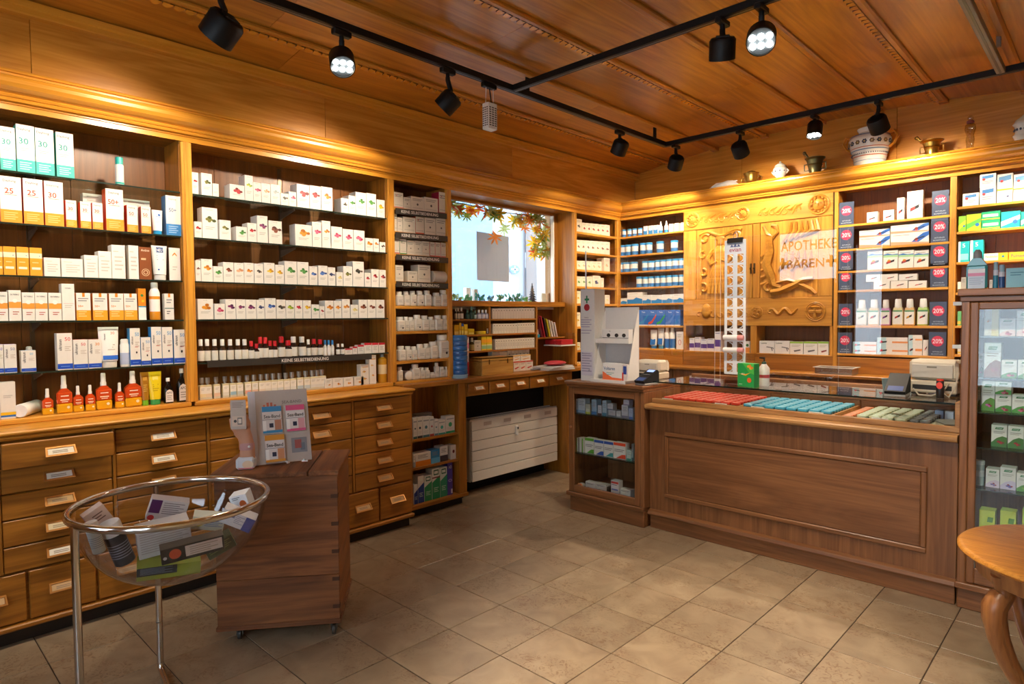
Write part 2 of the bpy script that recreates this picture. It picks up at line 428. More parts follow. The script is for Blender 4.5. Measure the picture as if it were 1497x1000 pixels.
# shop front behind the camera: two openings
op = [(-1.40, -.55, 1.86, 2.64), (-.42, -.02, .80, 2.36), (.80, 2.2, .55, 2.42)]
wf = MB(); wm = M('#b58a55', .6)
ex = [-1.9] + [v for o_ in op for v in o_[:2]] + [WALL_R + .1]
for k in range(0, len(ex), 2): wf.box(ex[k], ex[k + 1], WALL_F - .2, WALL_F, 0, 3.1, wm)
for a, b, c_, d in op: wf.box(a, b, WALL_F - .2, WALL_F, 0, c_, wm).box(a, b, WALL_F - .2, WALL_F, d, 3.1, wm)
struct(wf.build('wall_front'))
for k, (a, b, c_, d) in enumerate(op):
    w = thing('window_%d' % (k + 2), None, None, ((a + b) / 2, WALL_F - .1, c_)); struct(w)
    fr = MB(); fm = oakd('z')
    fr.box(a, a + .04, WALL_F - .13, WALL_F - .07, c_, d, fm).box(b - .04, b, WALL_F - .13, WALL_F - .07, c_, d, fm).box(a + .06, b - .06, WALL_F - .13, WALL_F - .07, c_, c_ + .06, fm).box(a + .06, b - .06, WALL_F - .13, WALL_F - .07, d - .06, d, fm)
    fr.build('window_frame', w, w.location)
    MB().box(a + .06, b - .06, WALL_F - .103, WALL_F - .097, c_ + .06, d - .06, G_PANE()).build('pane', w, w.location)
# lettering on the shop window: reads from the street, so it is mirrored from inside
lw = bpy.data.objects.get('window_2')
le = MB(); lm = M('#8a5a22', .5)
def street_text(s, x, z, h, mw): le.text(s, (x, WALL_F - .096, z), (1, 0, 0), (0, 0, 1), h, lm, mw)
street_text('APOTHEKE', -.965, 2.40, .14, .74); street_text('BÄREN', -1.0, 2.16, .15, .50)
for xx in (-1.31, -.66): le.box(xx - .022, xx + .022, WALL_F - .097, WALL_F - .094, 2.08, 2.24, lm).box(xx - .07, xx + .07, WALL_F - .097, WALL_F - .094, 2.138, 2.182, lm)
le.build('window_lettering', lw, lw.location)

# ---- cornices
PROF = [(0, 2.400), (.006, 2.400), (.006, 2.424), (.014, 2.427), (.014, 2.434), (.034, 2.436), (.038, 2.444), (.034, 2.450), (.042, 2.452), (.046, 2.460), (.042, 2.466), (.05, 2.470), (.064, 2.474), (.084, 2.486), (.096, 2.502), (.098, 2.518), (.09, 2.532), (.07, 2.54), (.05, 2.541), (.05, 2.556), (.06, 2.558), (.064, 2.565), (.058, 2.572), (0, 2.573)]
mb = MB(); n = len(PROF); mm = trimoak('y')
for yv in (-2.0, YB):
    for d, z in PROF: mb.v.append((XL + d, yv, z))
for i in range(n): mb.face([i, (i + 1) % n, n + (i + 1) % n, n + i], mm)
mb.face(range(n), mm); struct(mb.build('trim_1'))
mb = MB(); mm = trimoak('x')
for xv in (XL, 2.6):
    for d, z in PROF: mb.v.append((xv, YB - d, z))
for i in range(n): mb.face([(i + 1) % n, i, n + i, n + (i + 1) % n], mm)
mb.face(range(n), mm)
mb.box(XL - .04, 2.6, YB - .02, WALL_B - .002, 2.535, 2.5715, mm)
struct(mb.build('trim_2'))
# crown moulding under the ceiling on the left wall
mb = MB(); zc = vault(XL); sec = [(0, zc - .062), (.044, zc - .062), (.05, zc - .056), (.05, zc - .036), (.06, zc - .03), (.062, zc - .001), (0, zc - .001)]
for yv in (WALL_F, WALL_B - .002):
    for d, z in sec: mb.v.append((XL + d, yv, z))
for i in range(7): mb.face([i, (i + 1) % 7, 7 + (i + 1) % 7, 7 + i], trimoak('y'))
struct(mb.build('trim_3'))

# ================================================================== LEFT WALL: upper shelving
ZT, ZB, ZBASE = 2.43, .95, .977
GZ = [2.127, 1.888, 1.645, 1.432, 1.190]
def stile(root, y0, y1, z0=ZBASE, z1=2.41, side=True):
    bx('stile', (XL - .03, XL, y0, y1, z0, z1), oak('z'), root, root.location)
    bx('stile_bead', (XL, XL + .004, y0 + .014, y1 - .014, z0, z1), oak('z'), root, root.location, c=.001)
def left_bay(name, label, y0, y1, back=-1.75, glass_shelves=True, zs=GZ, rail=None):
    r = thing(name, label, 'shelving', (XL - .12, (y0 + y1) / 2, ZBASE))
    L = r.location
    nb = max(2, round((y1 - y0) / .22)); w = (y1 - y0) / nb
    for k in range(nb): bx('back_board', (back - .018, back, y0 + k * w + .0006, y0 + (k + 1) * w - .0006, ZBASE, 2.43), shelfback('z'), r, L, c=.0012)
    for a, b in ((y0 - .02, y0), (y1, y1 + .02)): bx('side_panel', (back, XL - .03, a, b, ZBASE, 2.43), oakd('z'), r, L, c=.001)
    bx('top_panel', (back, XL - .002, y0, y1, 2.412, 2.43), oakd('y'), r, L, c=.001)
    bx('bottom_board', (back, XL + .012, y0 - .02, y1 + .02, ZB + .002, ZBASE), oak('y'), r, L, c=.004)
    for z in zs:
        if glass_shelves:
            MB().box(back + .01, XL - .008, y0 + .003, y1 - .003, z - .008, z, {'*': G_SHELF(), '+x': G_EDGE()}).build('glass_shelf', r, L)
        else: bx('shelf', (back, XL - .004, y0, y1, z - .02, z), oak('y'), r, L)
    if rail is not None:
        yr = rail
        bx('shelf_rail', (back, back + .006, yr - .010, yr + .010, 1.0, 2.40), M('#6b5a48', .35, .9), r, L, c=0)
        for z in zs:
            b = MB(); b.v += [(back + .006, yr - .003, z - .010), (back + .2, yr - .003, z - .010), (back + .2, yr - .003, z - .018), (back + .006, yr - .003, z - .055)]
            b.v += [(x, y + .006, z_) for x, y, z_ in b.v]
            for q in ((0, 1, 2, 3), (7, 6, 5, 4), (0, 4, 5, 1), (1, 5, 6, 2), (2, 6, 7, 3), (3, 7, 4, 0)): b.face(q, M('#8f8578', .3, .8))
            b.build('bracket', r, L)
    return r
lb = left_bay('wall_shelving', 'honey oak wall shelving bay with glass shelves of sunscreen, at left edge', -1.62, -.257, rail=y_at(42, -1.74, 1.9))
stile(lb, -1.67, -1.62); stile(lb, -.254, -.199)
mbay = left_bay('wall_shelving', 'honey oak wall shelving bay with glass shelves of tea boxes, between two stiles', -.199, 1.088, rail=y_at(411, -1.74, 1.9))
stile(mbay, 1.090, 1.145)
NZ = [2.212, 2.044, 1.887, 1.693, 1.517, 1.335, 1.122]
nbay = left_bay('wall_shelving', 'narrow oak wall shelving bay with wooden shelves, left of the window', 1.146, 1.63, glass_shelves=False, zs=NZ)
bx('stile', (XL - .03, XL, 1.63, 1.672, ZBASE, 2.41), oak('z'), nbay, nbay.location)
bx('end_filler', (-1.80, XL - .031, 1.652, 1.671, .964, 2.43), oakd('z'), nbay, nbay.location)
# corner bay
CZ = [2.232, 2.045, 1.878, 1.717, 1.554, 1.335, 1.112]
cbay = left_bay('wall_shelving', 'narrow oak shelving bay with white medicine boxes, in the room corner', 3.215, 3.90, glass_shelves=False, zs=CZ)
bx('stile', (XL - .03, XL, 3.18, 3.215, ZBASE, 2.41), oak('z'), cbay, cbay.location)
bx('stile', (XL - .03, XL, 3.875, 3.93, ZBASE, 2.41), oak('z'), cbay, cbay.location)

# ---- lower left: worktop, drawer cabinets
XD = -1.29
wt = thing('worktop', 'honey oak worktop with moulded edge along the drawer wall', 'worktop', (-1.5, -.3, .91))
bx('top_board', (-1.79, -1.25, -1.9, 1.118, .935, .951), oak('y'), wt, wt.location, c=.005)
bx('edge_moulding', (-1.30, -1.262, -1.9, 1.112, .912, .935), oak('y'), wt, wt.location, c=.008)
dc = thing('drawer_cabinet', 'long oak drawer cabinet with brass label handles below the left shelves', 'cabinet', (-1.45, -.3, 0))
DL = dc.location
bx('carcass', (-1.78, XD - .02, -1.9, 1.11, .09, .911), oakd('y'), dc, DL)
bx('plinth', (-1.78, -1.318, -1.88, 1.10, 0, .068), M('#1c120b', .6), dc, DL)
bx('base_moulding', (-1.78, -1.272, -1.9, 1.115, .068, .092), oakd('y'), dc, DL, c=.006)
def handle(parent, L, x, y, z, s=1.0, ax='L', label_col='#e9dfc8'):
    """tilted label-holder pull: sloping frame with a card, cup under it"""
    h = MB(); fm = M('#c58b4a', .3, .6)
    w, hh, d = .056 * s, .019 * s, .026 * s
    # wedge: top edge at the face, lower edge proud
    top = z + hh; bot = z - hh
    v = [(x, y - w, top), (x, y + w, top), (x + d, y + w * 1.05, bot), (x + d, y - w * 1.05, bot), (x, y - w, bot + .004), (x, y + w, bot + .004)]
    b = len(h.v); h.v += v
    for q in ((0, 3, 2, 1), (0, 4, 3), (1, 2, 5), (3, 4, 5, 2)): h.face([b + i for i in q], fm)
    # raised rim
    n_ = Vector((2 * hh, 0, d)).normalized()
    def P(u, t, o=.0): # u along y (-1..1), t 0 top..1 bottom
        return (x + d * t + n_.x * o, y + w * u * (1 + .05 * t), top + (bot - top) * t + n_.z * o)
    for (u0, u1, t0, t1) in ((-1, 1, 0, .16), (-1, 1, .84, 1), (-1, -.88, .16, .84), (.88, 1, .16, .84)):
        q = [P(u0, t0, .004), P(u0, t1, .004), P(u1, t1, .004), P(u1, t0, .004)]
        q2 = [P(u0, t0, 0), P(u0, t1, 0), P(u1, t1, 0), P(u1, t0, 0)]; b = len(h.v); h.v += q + q2
        h.face([b, b + 1, b + 2, b + 3], fm)
        for i in range(4): j = (i + 1) % 4; h.face([b + i, b + 4 + i, b + 4 + j, b + j], fm)
    ho = h.build('handle', parent, L)
    c = MB(); q = [P(-.84, .2, .0015), P(-.84, .8, .0015), P(.84, .8, .0015), P(.84, .2, .0015)]
    c.poly(q, M(label_col, .6))
    for t in (.42, .58):
        c.poly([P(-.55, t, .002), P(-.55, t + .07, .002), P(.45, t + .07, .002), P(.45, t, .002)], M('#8a7a66', .6))
    c.build('label_card', parent, L)
RZ = [.905, .787, .672, .557, .438, .322]
cols = [-1.54, -1.10, -.661, -.222, .218, .660]
LC = ['#efe8d8', '#d8c39a', '#e6dcc6', '#caa26a', '#e8decb']
for ci, y0 in enumerate(cols):
    y1 = y0 + (.425 if ci < 5 else .445)
    if ci < 5: bx('divider', (XD - .02, XD + .004, y1 + .001, y0 + .4385, .325, .911), oakd('z'), dc, DL, c=.001)
    for ri in range(5):
        xo = .05 if (ci == 1 and ri == 0) else 0.0
        d = MB().box(XD - .02 + xo, XD + xo, y0 + .002, y1 - .002, RZ[ri + 1] + .003, RZ[ri] - .003, oakd('y'), c=.003)
        if xo: d.box(XD - .018, XD - .02 + xo, y0 + .012, y0 + .022, RZ[1] + .012, RZ[0] - .02, oakd('y')).box(XD - .018, XD - .02 + xo, y1 - .022, y1 - .012, RZ[1] + .012, RZ[0] - .02, oakd('y'))
        do = d.build('drawer', dc, DL)
        handle(do, DL, XD + xo, (y0 + y1) / 2 - .002, (RZ[ri] + RZ[ri + 1]) / 2, label_col=LC[(ci * 2 + ri * 3) % 5] if ci < 4 else '#b98a52')
for k in range(-2, 8):
    y0 = -1.018 + .266 * k
    do = bx('drawer', (XD - .02, XD, y0 + .006, y0 + .26, .098, .315), oakd('y'), dc, DL, c=.004)
    handle(do, DL, XD, y0 + .133, .215, label_col='#c9a272')

# ---- recessed open shelf unit, niche worktop and drawers, radiator
XR = -1.41
ou = thing('open_shelf_unit', 'low open oak shelf unit with eye-drop boxes beside the drawers', 'shelf', (-1.55, 1.46, 0)); OL = ou.location
for nm, d in (('side_panel', (-1.72, XR, 1.122, 1.205, .07, .93)), ('side_panel', (-1.72, XR, 1.642, 1.72, .07, .93)), ('back_panel', (-1.74, -1.72, 1.122, 1.72, .07, .93)), ('bottom_board', (-1.72, XR + .012, 1.12, 1.725, .062, .088)), ('shelf', (-1.72, XR - .012, 1.205, 1.642, .338, .356)), ('shelf', (-1.72, XR - .012, 1.205, 1.642, .542, .560))):
    bx(nm, d, oakd('z') if 'panel' in nm else oakd('y'), ou, OL)
bx('plinth', (-1.72, -1.445, 1.13, 1.70, 0, .062), M('#1c120b', .6), ou, OL)
nw = thing('worktop', 'recessed oak worktop under the window with wooden box on it', 'worktop', (-1.55, 2.2, .93))
bx('top_board', (-1.79, -1.385, 1.119, 3.88, .932, .962), oakd('y'), nw, nw.location, c=.004)
nd = thing('drawer_row', 'row of five small oak drawers above the white radiator', 'drawers', (-1.5, 2.3, .82))
bx('carcass', (-1.70, XR - .006, 1.728, 3.0, .822, .931), oakd('y'), nd, nd.location)
yb = [1.728, 1.955, 2.19, 2.432, 2.69, 2.945]
for a, b in zip(yb, yb[1:]):
    do = bx('drawer', (XR - .006, XR + .012, a + .006, b - .006, .826, .924), oakd('y'), nd, nd.location, c=.003)
    handle(do, nd.location, XR + .012, (a + b) / 2, .882, s=.85, label_col='#f2ead8')
bx('support_post', (-1.70, XR, 2.95, 3.02, 0, .932), oakd('z'), nd, nd.location)
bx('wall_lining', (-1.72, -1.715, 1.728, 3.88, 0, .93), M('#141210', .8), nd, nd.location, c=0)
rd = thing('radiator', 'white flat panel radiator with horizontal grooves below the window drawers', 'radiator', (-1.55, 2.39, 0)); RL = rd.location
wm_ = M('#d9d1c4', .4)
zr = [.115 + (.607 - .115) * k / 6 for k in range(7)]
for k in range(6): bx('front_panel', (-1.515, -1.5, 1.86, 2.915, zr[k] + .0025, zr[k + 1] - .0025), wm_, rd, RL, c=.003)
bx('body', (-1.60, -1.512, 1.85, 2.92, .13, .60), M('#8d8880', .5), rd, RL)
bx('side_cover', (-1.60, -1.515, 1.845, 1.857, .115, .607), M('#a7a39c', .5), rd, RL)
g = MB()
for k in range(40): g.box(-1.595, -1.52, 1.86 + k * .0263, 1.866 + k * .0263, .607, .612, M('#8e8a84', .5))
g.box(-1.60, -1.594, 1.85, 2.92, .6, .616, M('#b9b5ac', .5)).box(-1.518, -1.512, 1.85, 2.92, .6, .616, M('#b9b5ac', .5)); g.build('top_grille', rd, RL)
for y in (1.99, 2.22, 2.47, 2.74): bx('maker_plate', (-1.5, -1.4985, y, y + .085, .555, .585), M('#b3a396', .5), rd, RL, c=0)
v = MB(); v.box(-1.498, -1.475, 2.35, 2.38, .43, .51, M('#e8e4da', .4), c=.006).box(-1.474, -1.4735, 2.357, 2.373, .48, .50, M('#444a50', .4)); v.build('heat_meter', rd, RL)
MB().tube([(-1.55, 1.84, .13), (-1.55, 1.80, .13), (-1.55, 1.79, .10), (-1.55, 1.79, 0.0)], .012, M('#2a2622', .4)).lathe([(.02, 0), (.024, .02), (.02, .045)], M('#cfcac0', .4), 12, (-1.535, 1.80, .13)).build('valve', rd, RL)

# ---- window niche
XW = -1.70
win = thing('window_1', None, None, (XW, 2.43, 1.5)); struct(win); WLc = win.location
for nm, d, ax in (('sill', (XW - .06, XW + .085, 1.672, 3.18, 1.522, 1.568), 'y'), ('frame_side', (XW - .05, XW, 3.118, 3.178, 1.568, 2.42), 'z'), ('frame_side', (XW - .05, XW, 1.672, 1.74, 1.568, 2.42), 'z'), ('frame_top', (XW - .05, XW, 1.74, 3.118, 2.385, 2.44), 'y'), ('soffit', (XW - .05, XL - .004, 1.672, 3.18, 2.41, 2.43), 'y')):
    bx(nm, d, oakd(ax), win, WLc)
bx('frame_bead', (XW - .03, XW + .006, 3.105, 3.119, 1.568, 2.385), M('#e9e2d6', .4), win, WLc, c=.002)
MB().box(XW - .035, XW - .030, 1.74, 3.107, 1.568, 2.387, G_PANE()).build('pane', win, WLc)
bx('reveal_panel', (-1.79, XL - .03, 3.182, 3.194, .964, 2.43), oakd('z'), win, WLc)
# shelves under the sill
ns = thing('niche_shelf', 'small oak shelf insert with pill boxes below the window sill', 'shelf', (-1.66, 2.25, .962)); NL = ns.location
NSZ = []
XN = -1.60
for py, px in ((466.5, 700), (489, 700), (513, 700)): NSZ.append(z_at(py, XN, y_at(px, XN, 1.25)))
yN1 = y_at(784, XN, 1.3); yNd = y_at(716, XN, 1.3)
bx('back_panel', (-1.79, -1.775, 1.652, 3.18, .963, 1.522), shelfback('z'), ns, NL)
bx('side_panel', (-1.775, XN, yN1, yN1 + .02, .963, 1.52), oakd('z'), ns, NL)
for z in NSZ: bx('shelf', (-1.775, XN, 1.652, yN1, z - .014, z), oakd('y'), ns, NL)
bx('divider', (-1.775, XN, yNd, yNd + .012, NSZ[1], 1.52), oakd('z'), ns, NL)

# ================================================================== BACK WALL
def back_bay(name, label, x0, x1, zs, zbot=1.10, dep=.2):
    r = thing(name, label, 'shelving', ((x0 + x1) / 2, YB + .1, zbot)); L = r.location
    nb = max(2, round((x1 - x0) / .2)); w = (x1 - x0) / nb
    for k in range(nb): bx('back_board', (x0 + k * w + .0006, x0 + (k + 1) * w - .0006, YB + dep, YB + dep + .015, zbot - .02, 2.43), shelfback('z'), r, L, c=.001)
    for a, b in ((x0 - .012, x0), (x1, x1 + .012)): bx('side_panel', (a, b, YB + .02, YB + dep, zbot - .02, 2.43), oakd('z'), r, L, c=.001)
    bx('top_panel', (x0, x1, YB + .002, YB + dep, 2.412, 2.43), oakd('x'), r, L, c=.001)
    for z in zs: bx('shelf', (x0, x1, YB + .002, YB + dep, z - .018, z), oak('x'), r, L)
    return r
BZ = [2.232, 2.045, 1.878, 1.717, 1.554, 1.335, 1.110]
bb = back_bay('wall_shelving', 'oak shelving bay with rows of blue lidded cans on back wall', -1.535, -.79, BZ)
bx('stile', (-1.5, -1.535 + .0, YB - .0, YB + .02, .97, 2.41), oak('z'), bb, bb.location)
Z20 = [2.134, 1.944, 1.772, 1.621, 1.341, 1.122]
b20 = back_bay('wall_shelving', 'oak shelving bay with oral care boxes and discount cards, back wall', .565, 1.302, Z20)
bx('stile', (.535, .565, YB, YB + .02, .97, 2.41), oak('z'), b20, b20.location)
bx('stile', (1.302, 1.342, YB, YB + .02, .97, 2.41), oak('z'), b20, b20.location)
ZRB = [2.182, 2.007, 1.792, 1.577, 1.344, 1.139]
brb = back_bay('wall_shelving', 'oak shelving bay with green and yellow boxes behind tall glass cabinet', 1.344, 2.35, ZRB)
# lower strip and back worktop
bw = thing('back_worktop', 'oak worktop and cupboards under the back wall shelves', 'worktop', (.4, 3.85, 0))
bx('ledge_board', (-1.38, 2.4, 3.70, 3.925, .94, .965), oakd('x'), bw, bw.location, c=.004)
for a, b in ((-1.45, -.79), (-.79, -.1), (-.1, .545), (.545, 1.32), (1.32, 2.4)):
    bx('upright_panel', (a + .002, b - .002, YB + .004, YB + .03, .965, 1.092), oakd('x'), bw, bw.location)
for a, b in ((-1.2, -.79), (-.79, -.1), (-.1, .545), (.545, 1.32), (1.32, 2.4)):
    bx('cupboard_door', (a + .004, b - .004, 3.735, 3.755, .1, .938), walnut('z'), bw, bw.location, c=.004)
bx('carcass', (-1.2, 2.4, 3.755, 3.92, .0, .939), walnut('x'), bw, bw.location)

# ---- carved cabinet
cc = thing('carved_cabinet', 'carved oak wall cabinet with relief doors and frieze of medallions', 'cabinet', (-.12, YB + .1, 1.1)); CL = cc.location
cz0, cz1 = 1.338, 2.415
OKC = oak('x')
bx('body', (-.785, .533, YB + .012, YB + .2, cz0, cz1), oak('x'), cc, CL)
bx('frieze_rail', (-.783, .528, YB - .004, YB + .012, 2.222, cz1), oak('x'), cc, CL, c=.003)
bx('bottom_rail', (-.783, .528, YB - .004, YB + .012, cz0, 1.575), oak('x'), cc, CL, c=.003)
for a, b in ((-.783, -.655), (-.18, -.125), (-.12, -.058), (.418, .528)): bx('door_stile', (a, b, YB - .004, YB + .012, 1.578, 2.219), oak('z'), cc, CL, c=.003)
p1 = bx('door_panel', (-.652, -.183, YB + .004, YB + .014, 1.578, 2.219), oak('z'), cc, CL)
p2 = bx('door_panel', (-.055, .415, YB + .004, YB + .014, 1.578, 2.219), oak('z'), cc, CL)
bx('hinge_strip', (.529, .534, YB - .006, YB + .01, cz0, cz1), M('#3a2410', .5), cc, CL, c=.001)
bx('bottom_shelf', (-.783, .533, YB + .002, YB + .2, 1.0925, 1.1), oak('x'), cc, CL)
bx('inner_back', (-.783, .533, YB + .2, YB + .212, 1.0925, 1.34), shelfback('z'), cc, CL)
bx('divider', (-.138, -.085, YB, YB + .19, 1.1, cz0), oak('z'), cc, CL)
for a, b in ((-.785, -.76), (.51, .533)): bx('divider', (a, b, YB, YB + .19, 1.1, cz0), oak('z'), cc, CL)
def rel(mb, pts, r): mb.tube([(x, YB - .0, zz) for x, zz in pts], [q * 1.4 for q in r] if isinstance(r, list) else r * 1.4, OKC, 6)
def curl(cx, cz, r0, r1, a0, a1, n=12): return [(cx + (r0 + (r1 - r0) * i / n) * math.cos(a0 + (a1 - a0) * i / n), cz + (r0 + (r1 - r0) * i / n) * math.sin(a0 + (a1 - a0) * i / n)) for i in range(n + 1)]
# left panel: robed standing figure under scrolls
g = MB(); fx, YF_ = -.42, YB + .002
g.ball((fx, YF_, 2.095), (.034, .02, .042), OKC); g.ball((fx, YF_, 2.125), (.045, .016, .03), OKC)
g.ball((fx, YF_, 1.98), (.075, .026, .085), OKC); g.ball((fx, YF_, 1.87), (.07, .024, .09), OKC)
for k in range(7):
    xx = fx - .085 + k * .0283
    g.tube([(fx + (xx - fx) * .6, YF_ - .008, 1.9), (xx, YF_ - .012, 1.78), (xx * 1.0 + (xx - fx) * .25, YF_ - .008, 1.63)], [.012, .016, .014], OKC, 6)
g.tube([(fx - .07, YF_, 2.03), (fx - .115, YF_ - .01, 1.95), (fx - .085, YF_ - .014, 1.89), (fx - .02, YF_ - .018, 1.92)], [.02, .019, .016, .012], OKC, 6)
g.tube([(fx + .07, YF_, 2.03), (fx + .11, YF_ - .01, 1.95), (fx + .08, YF_ - .014, 1.9), (fx + .02, YF_ - .018, 1.93)], [.02, .019, .016, .012], OKC, 6)
g.build('carved_figure', p1, CL)
g = MB()
for sgn in (-1, 1):
    for (cx, cz, r0, r1, a0, a1) in ((.15, 2.13, .05, .012, 2.6, -3.4), (.17, 1.98, .04, .01, 2.0, -3.6), (.165, 1.82, .042, .01, 1.6, 7.2), (.16, 1.68, .05, .012, 1.2, 7.0)):
        rel(g, [(fx + sgn * (x), z) for x, z in curl(cx, cz, r0, r1, a0, a1)], .009)
    rel(g, [(fx + sgn * .19, 1.62 + .05 * k + .0) for k in range(11)], .008)
rel(g, [(fx - .2 + .04 * k, 2.17 + .022 * math.sin(k * .9)) for k in range(11)], .011)
g.build('carved_scrolls', p1, CL)
# right panel: horn, leaves and a sweeping branch
g = MB(); ox = .18
rel(g, [(-.03, 2.19), (.0, 2.12), (.05, 2.09), (.09, 2.13), (.08, 2.18), (.04, 2.19)], .012)
rel(g, [(.02, 2.1), (.03, 1.98), (.0, 1.86), (.04, 1.76), (.06, 1.68), (.12, 1.66)], [.02, .026, .03, .028, .022, .014])
for k in range(6): rel(g, [(.14 + .045 * k, 2.04 + .012 * k), (.19 + .045 * k, 2.12), (.2 + .04 * k, 2.2)][0:3], [.012, .017, .008])
rel(g, [(.04, 1.62), (.12, 1.63), (.22, 1.67), (.31, 1.72), (.38, 1.73)], [.02, .024, .022, .018, .01])
rel(g, [(.08, 1.70), (.18, 1.72), (.26, 1.69), (.36, 1.64), (.4, 1.6)], [.01, .014, .016, .014, .01])
for k in range(5): rel(g, [(.1 + .05 * k, 1.8 + .03 * (k % 2)), (.15 + .05 * k, 1.88), (.16 + .05 * k, 1.96)], [.008, .018, .006])
for k in range(5): rel(g, [(-.02 + .006 * k, 1.95 - .06 * k), (-.045, 1.93 - .06 * k)], [.006, .014])
rel(g, curl(.02, 1.66, .05, .012, .5, 6.5), .010)
g.build('carved_branch', p2, CL)
# frieze: medallions and foliage
for xx, rr in ((-.69, .062), (-.21, .052), (.42, .075)):
    g = MB(); zz = 2.318
    g.tube([(xx + rr * math.cos(a * math.pi / 10), YB - .006, zz + rr * math.sin(a * math.pi / 10)) for a in range(20)], .010, OKC, 6, closed=True)
    g.ball((xx, YB - .006, zz), (rr * .6, .022, rr * .65), OKC)
    g.ball((xx, YB - .02, zz - rr * .05), (rr * .12, .018, rr * .2), OKC, 8, 5)
    for s_ in (-1, 1): g.ball((xx + s_ * rr * .25, YB - .02, zz + rr * .15), (rr * .13, .012, rr * .1), OKC, 8, 5)
    for a in range(12): g.ball((xx + rr * .78 * math.cos(a * math.pi / 6), YB - .008, zz + rr * .78 * math.sin(a * math.pi / 6)), (rr * .16, .012, rr * .16), OKC, 8, 5)
    g.build('carved_medallion', cc, CL)
for cx in (-.45, .10):
    g = MB()
    for k in range(7):
        x = cx - .15 + .05 * k
        rel(g, [(x - .03, 2.29 + .012 * (k % 3)), (x, 2.33 - .02 * (k % 2)), (x + .04, 2.345)], [.006, .013, .005])
        rel(g, curl(x, 2.30, .03, .008, k, k + 5, 8), .007)
    g.build('carved_foliage', cc, CL)
# bottom rail: medallion left, small disc, snake, chalice disc
g = MB(); g.ball((-.55, YB - .004, 1.47), (.05, .022, .07), OKC)
for k in range(7): rel(g, curl(-.62 + .07 * k, 1.44, .035, .01, k, k + 5, 8), .008)
g.build('carved_lion', cc, CL)
for xx, rr in ((-.085, .05), (.40, .075)):
    g = MB(); zz = 1.455
    for q in (1.0, .82): g.tube([(xx + rr * q * math.cos(a * math.pi / 10), YB - .006, zz + rr * q * math.sin(a * math.pi / 10)) for a in range(20)], .006, OKC, 6, closed=True)
    if rr > .06:
        g.box(xx - .012, xx + .012, YB - .018, YB - .003, zz - .055, zz + .045, OKC, c=.004).box(xx - .05, xx + .05, YB - .018, YB - .003, zz - .012, zz + .012, OKC, c=.004)
        g.lathe([(.03, .0), (.045, .02), (.0, .03)], OKC, 10, (xx, YB - .008, zz + .02), sy=.3)
    else:
        for k in range(4): g.ball((xx + .022 * math.cos(k * 1.57 + .5), YB - .006, zz + .022 * math.sin(k * 1.57 + .5)), (.014, .012, .014), OKC, 8, 5)
    g.build('carved_medallion', cc, CL)
g = MB(); rel(g, [(.02 + .013 * k, 1.46 + .022 * math.sin(k * .75)) for k in range(20)], [.006 + .008 * math.sin(math.pi * k / 19) for k in range(20)]); rel(g, curl(.035, 1.46, .03, .012, 0, 5), .007); g.build('carved_snake', cc, CL)
for xx in (-.135, -.105):
    g = MB(); g.box(xx - .009, xx + .009, YB - .008, YB - .004, 1.79, 1.88, M('#5a4630', .35, .8), c=.002).ball((xx, YB - .016, 1.835), (.008, .012, .012), M('#5a4630', .35, .8), 8, 5); g.build('lock_plate', cc, CL)

# ================================================================== SHOP FITTINGS
# ---- low glass cabinet at the end of the counter
gc = thing('glass_cabinet', 'low brown oak glass door cabinet at left end of counter', 'cabinet', (-.42, 2.35, 0)); GL = gc.location
x0, x1, yf, yk = -.74, -.092, 2.135, 2.62
for nm, d, ax in (('top', (x0 - .022, x1 + .002, yf - .022, yk + .02, .938, .960), 'x'), ('top_moulding', (x0 - .01, x1, yf - .012, yk, .918, .938), 'x'),
                  ('side_panel', (x0, x0 + .02, yf, yk, .12, .918), 'z'), ('side_panel', (x1 - .02, x1, yf, yk, .12, .918), 'z'), ('back_panel', (x0 + .02, x1 - .02, yk - .02, yk, .12, .918), 'z'),
                  ('bottom_board', (x0 + .02, x1 - .02, yf + .02, yk - .02, .135, .155), 'x'), ('base_moulding', (x0 - .016, x1, yf - .016, yk, .108, .136), 'x'), ('plinth', (x0 + .012, x1, yf - .004, yk - .01, 0, .108), 'x')):
    bx(nm, d, walnut(ax), gc, GL, c=.004)
dr = bx('door', (x0 + .004, x0 + .05, yf - .003, yf + .018, .138, .916), walnut('z'), gc, GL, c=.004)
for d, ax in (((x1 - .075, x1 - .03, yf - .003, yf + .018, .138, .916), 'z'), ((x0 + .05, x1 - .075, yf - .003, yf + .018, .866, .916), 'x'), ((x0 + .05, x1 - .075, yf - .003, yf + .018, .138, .19), 'x')):
    bx('door_rail', d, walnut(ax), dr, GL, c=.004)
bx('pilaster', (x1 - .028, x1 - .001, yf - .003, yf + .018, .138, .916), walnut('z'), gc, GL, c=.004)
MB().box(x0 + .05, x1 - .075, yf + .006, yf + .009, .19, .866, G_PANE()).build('door_glass', dr, GL)
MB().ball((x0 + .026, yf - .012, .62), (.009, .012, .009), walnut('x'), 8, 6).build('knob', dr, GL)
GCZ = [.155]
yI = 2.20
zg1 = z_at(607.5, x_at(880, yI, .75), yI); zg2 = z_at(666.5, x_at(880, yI, .48), yI)
for z in (zg1, zg2): MB().box(x0 + .02, x1 - .02, yf + .03, yk - .02, z - .006, z, {'*': G_SHELF(), '-y': G_EDGE()}).build('glass_shelf', gc, GL)

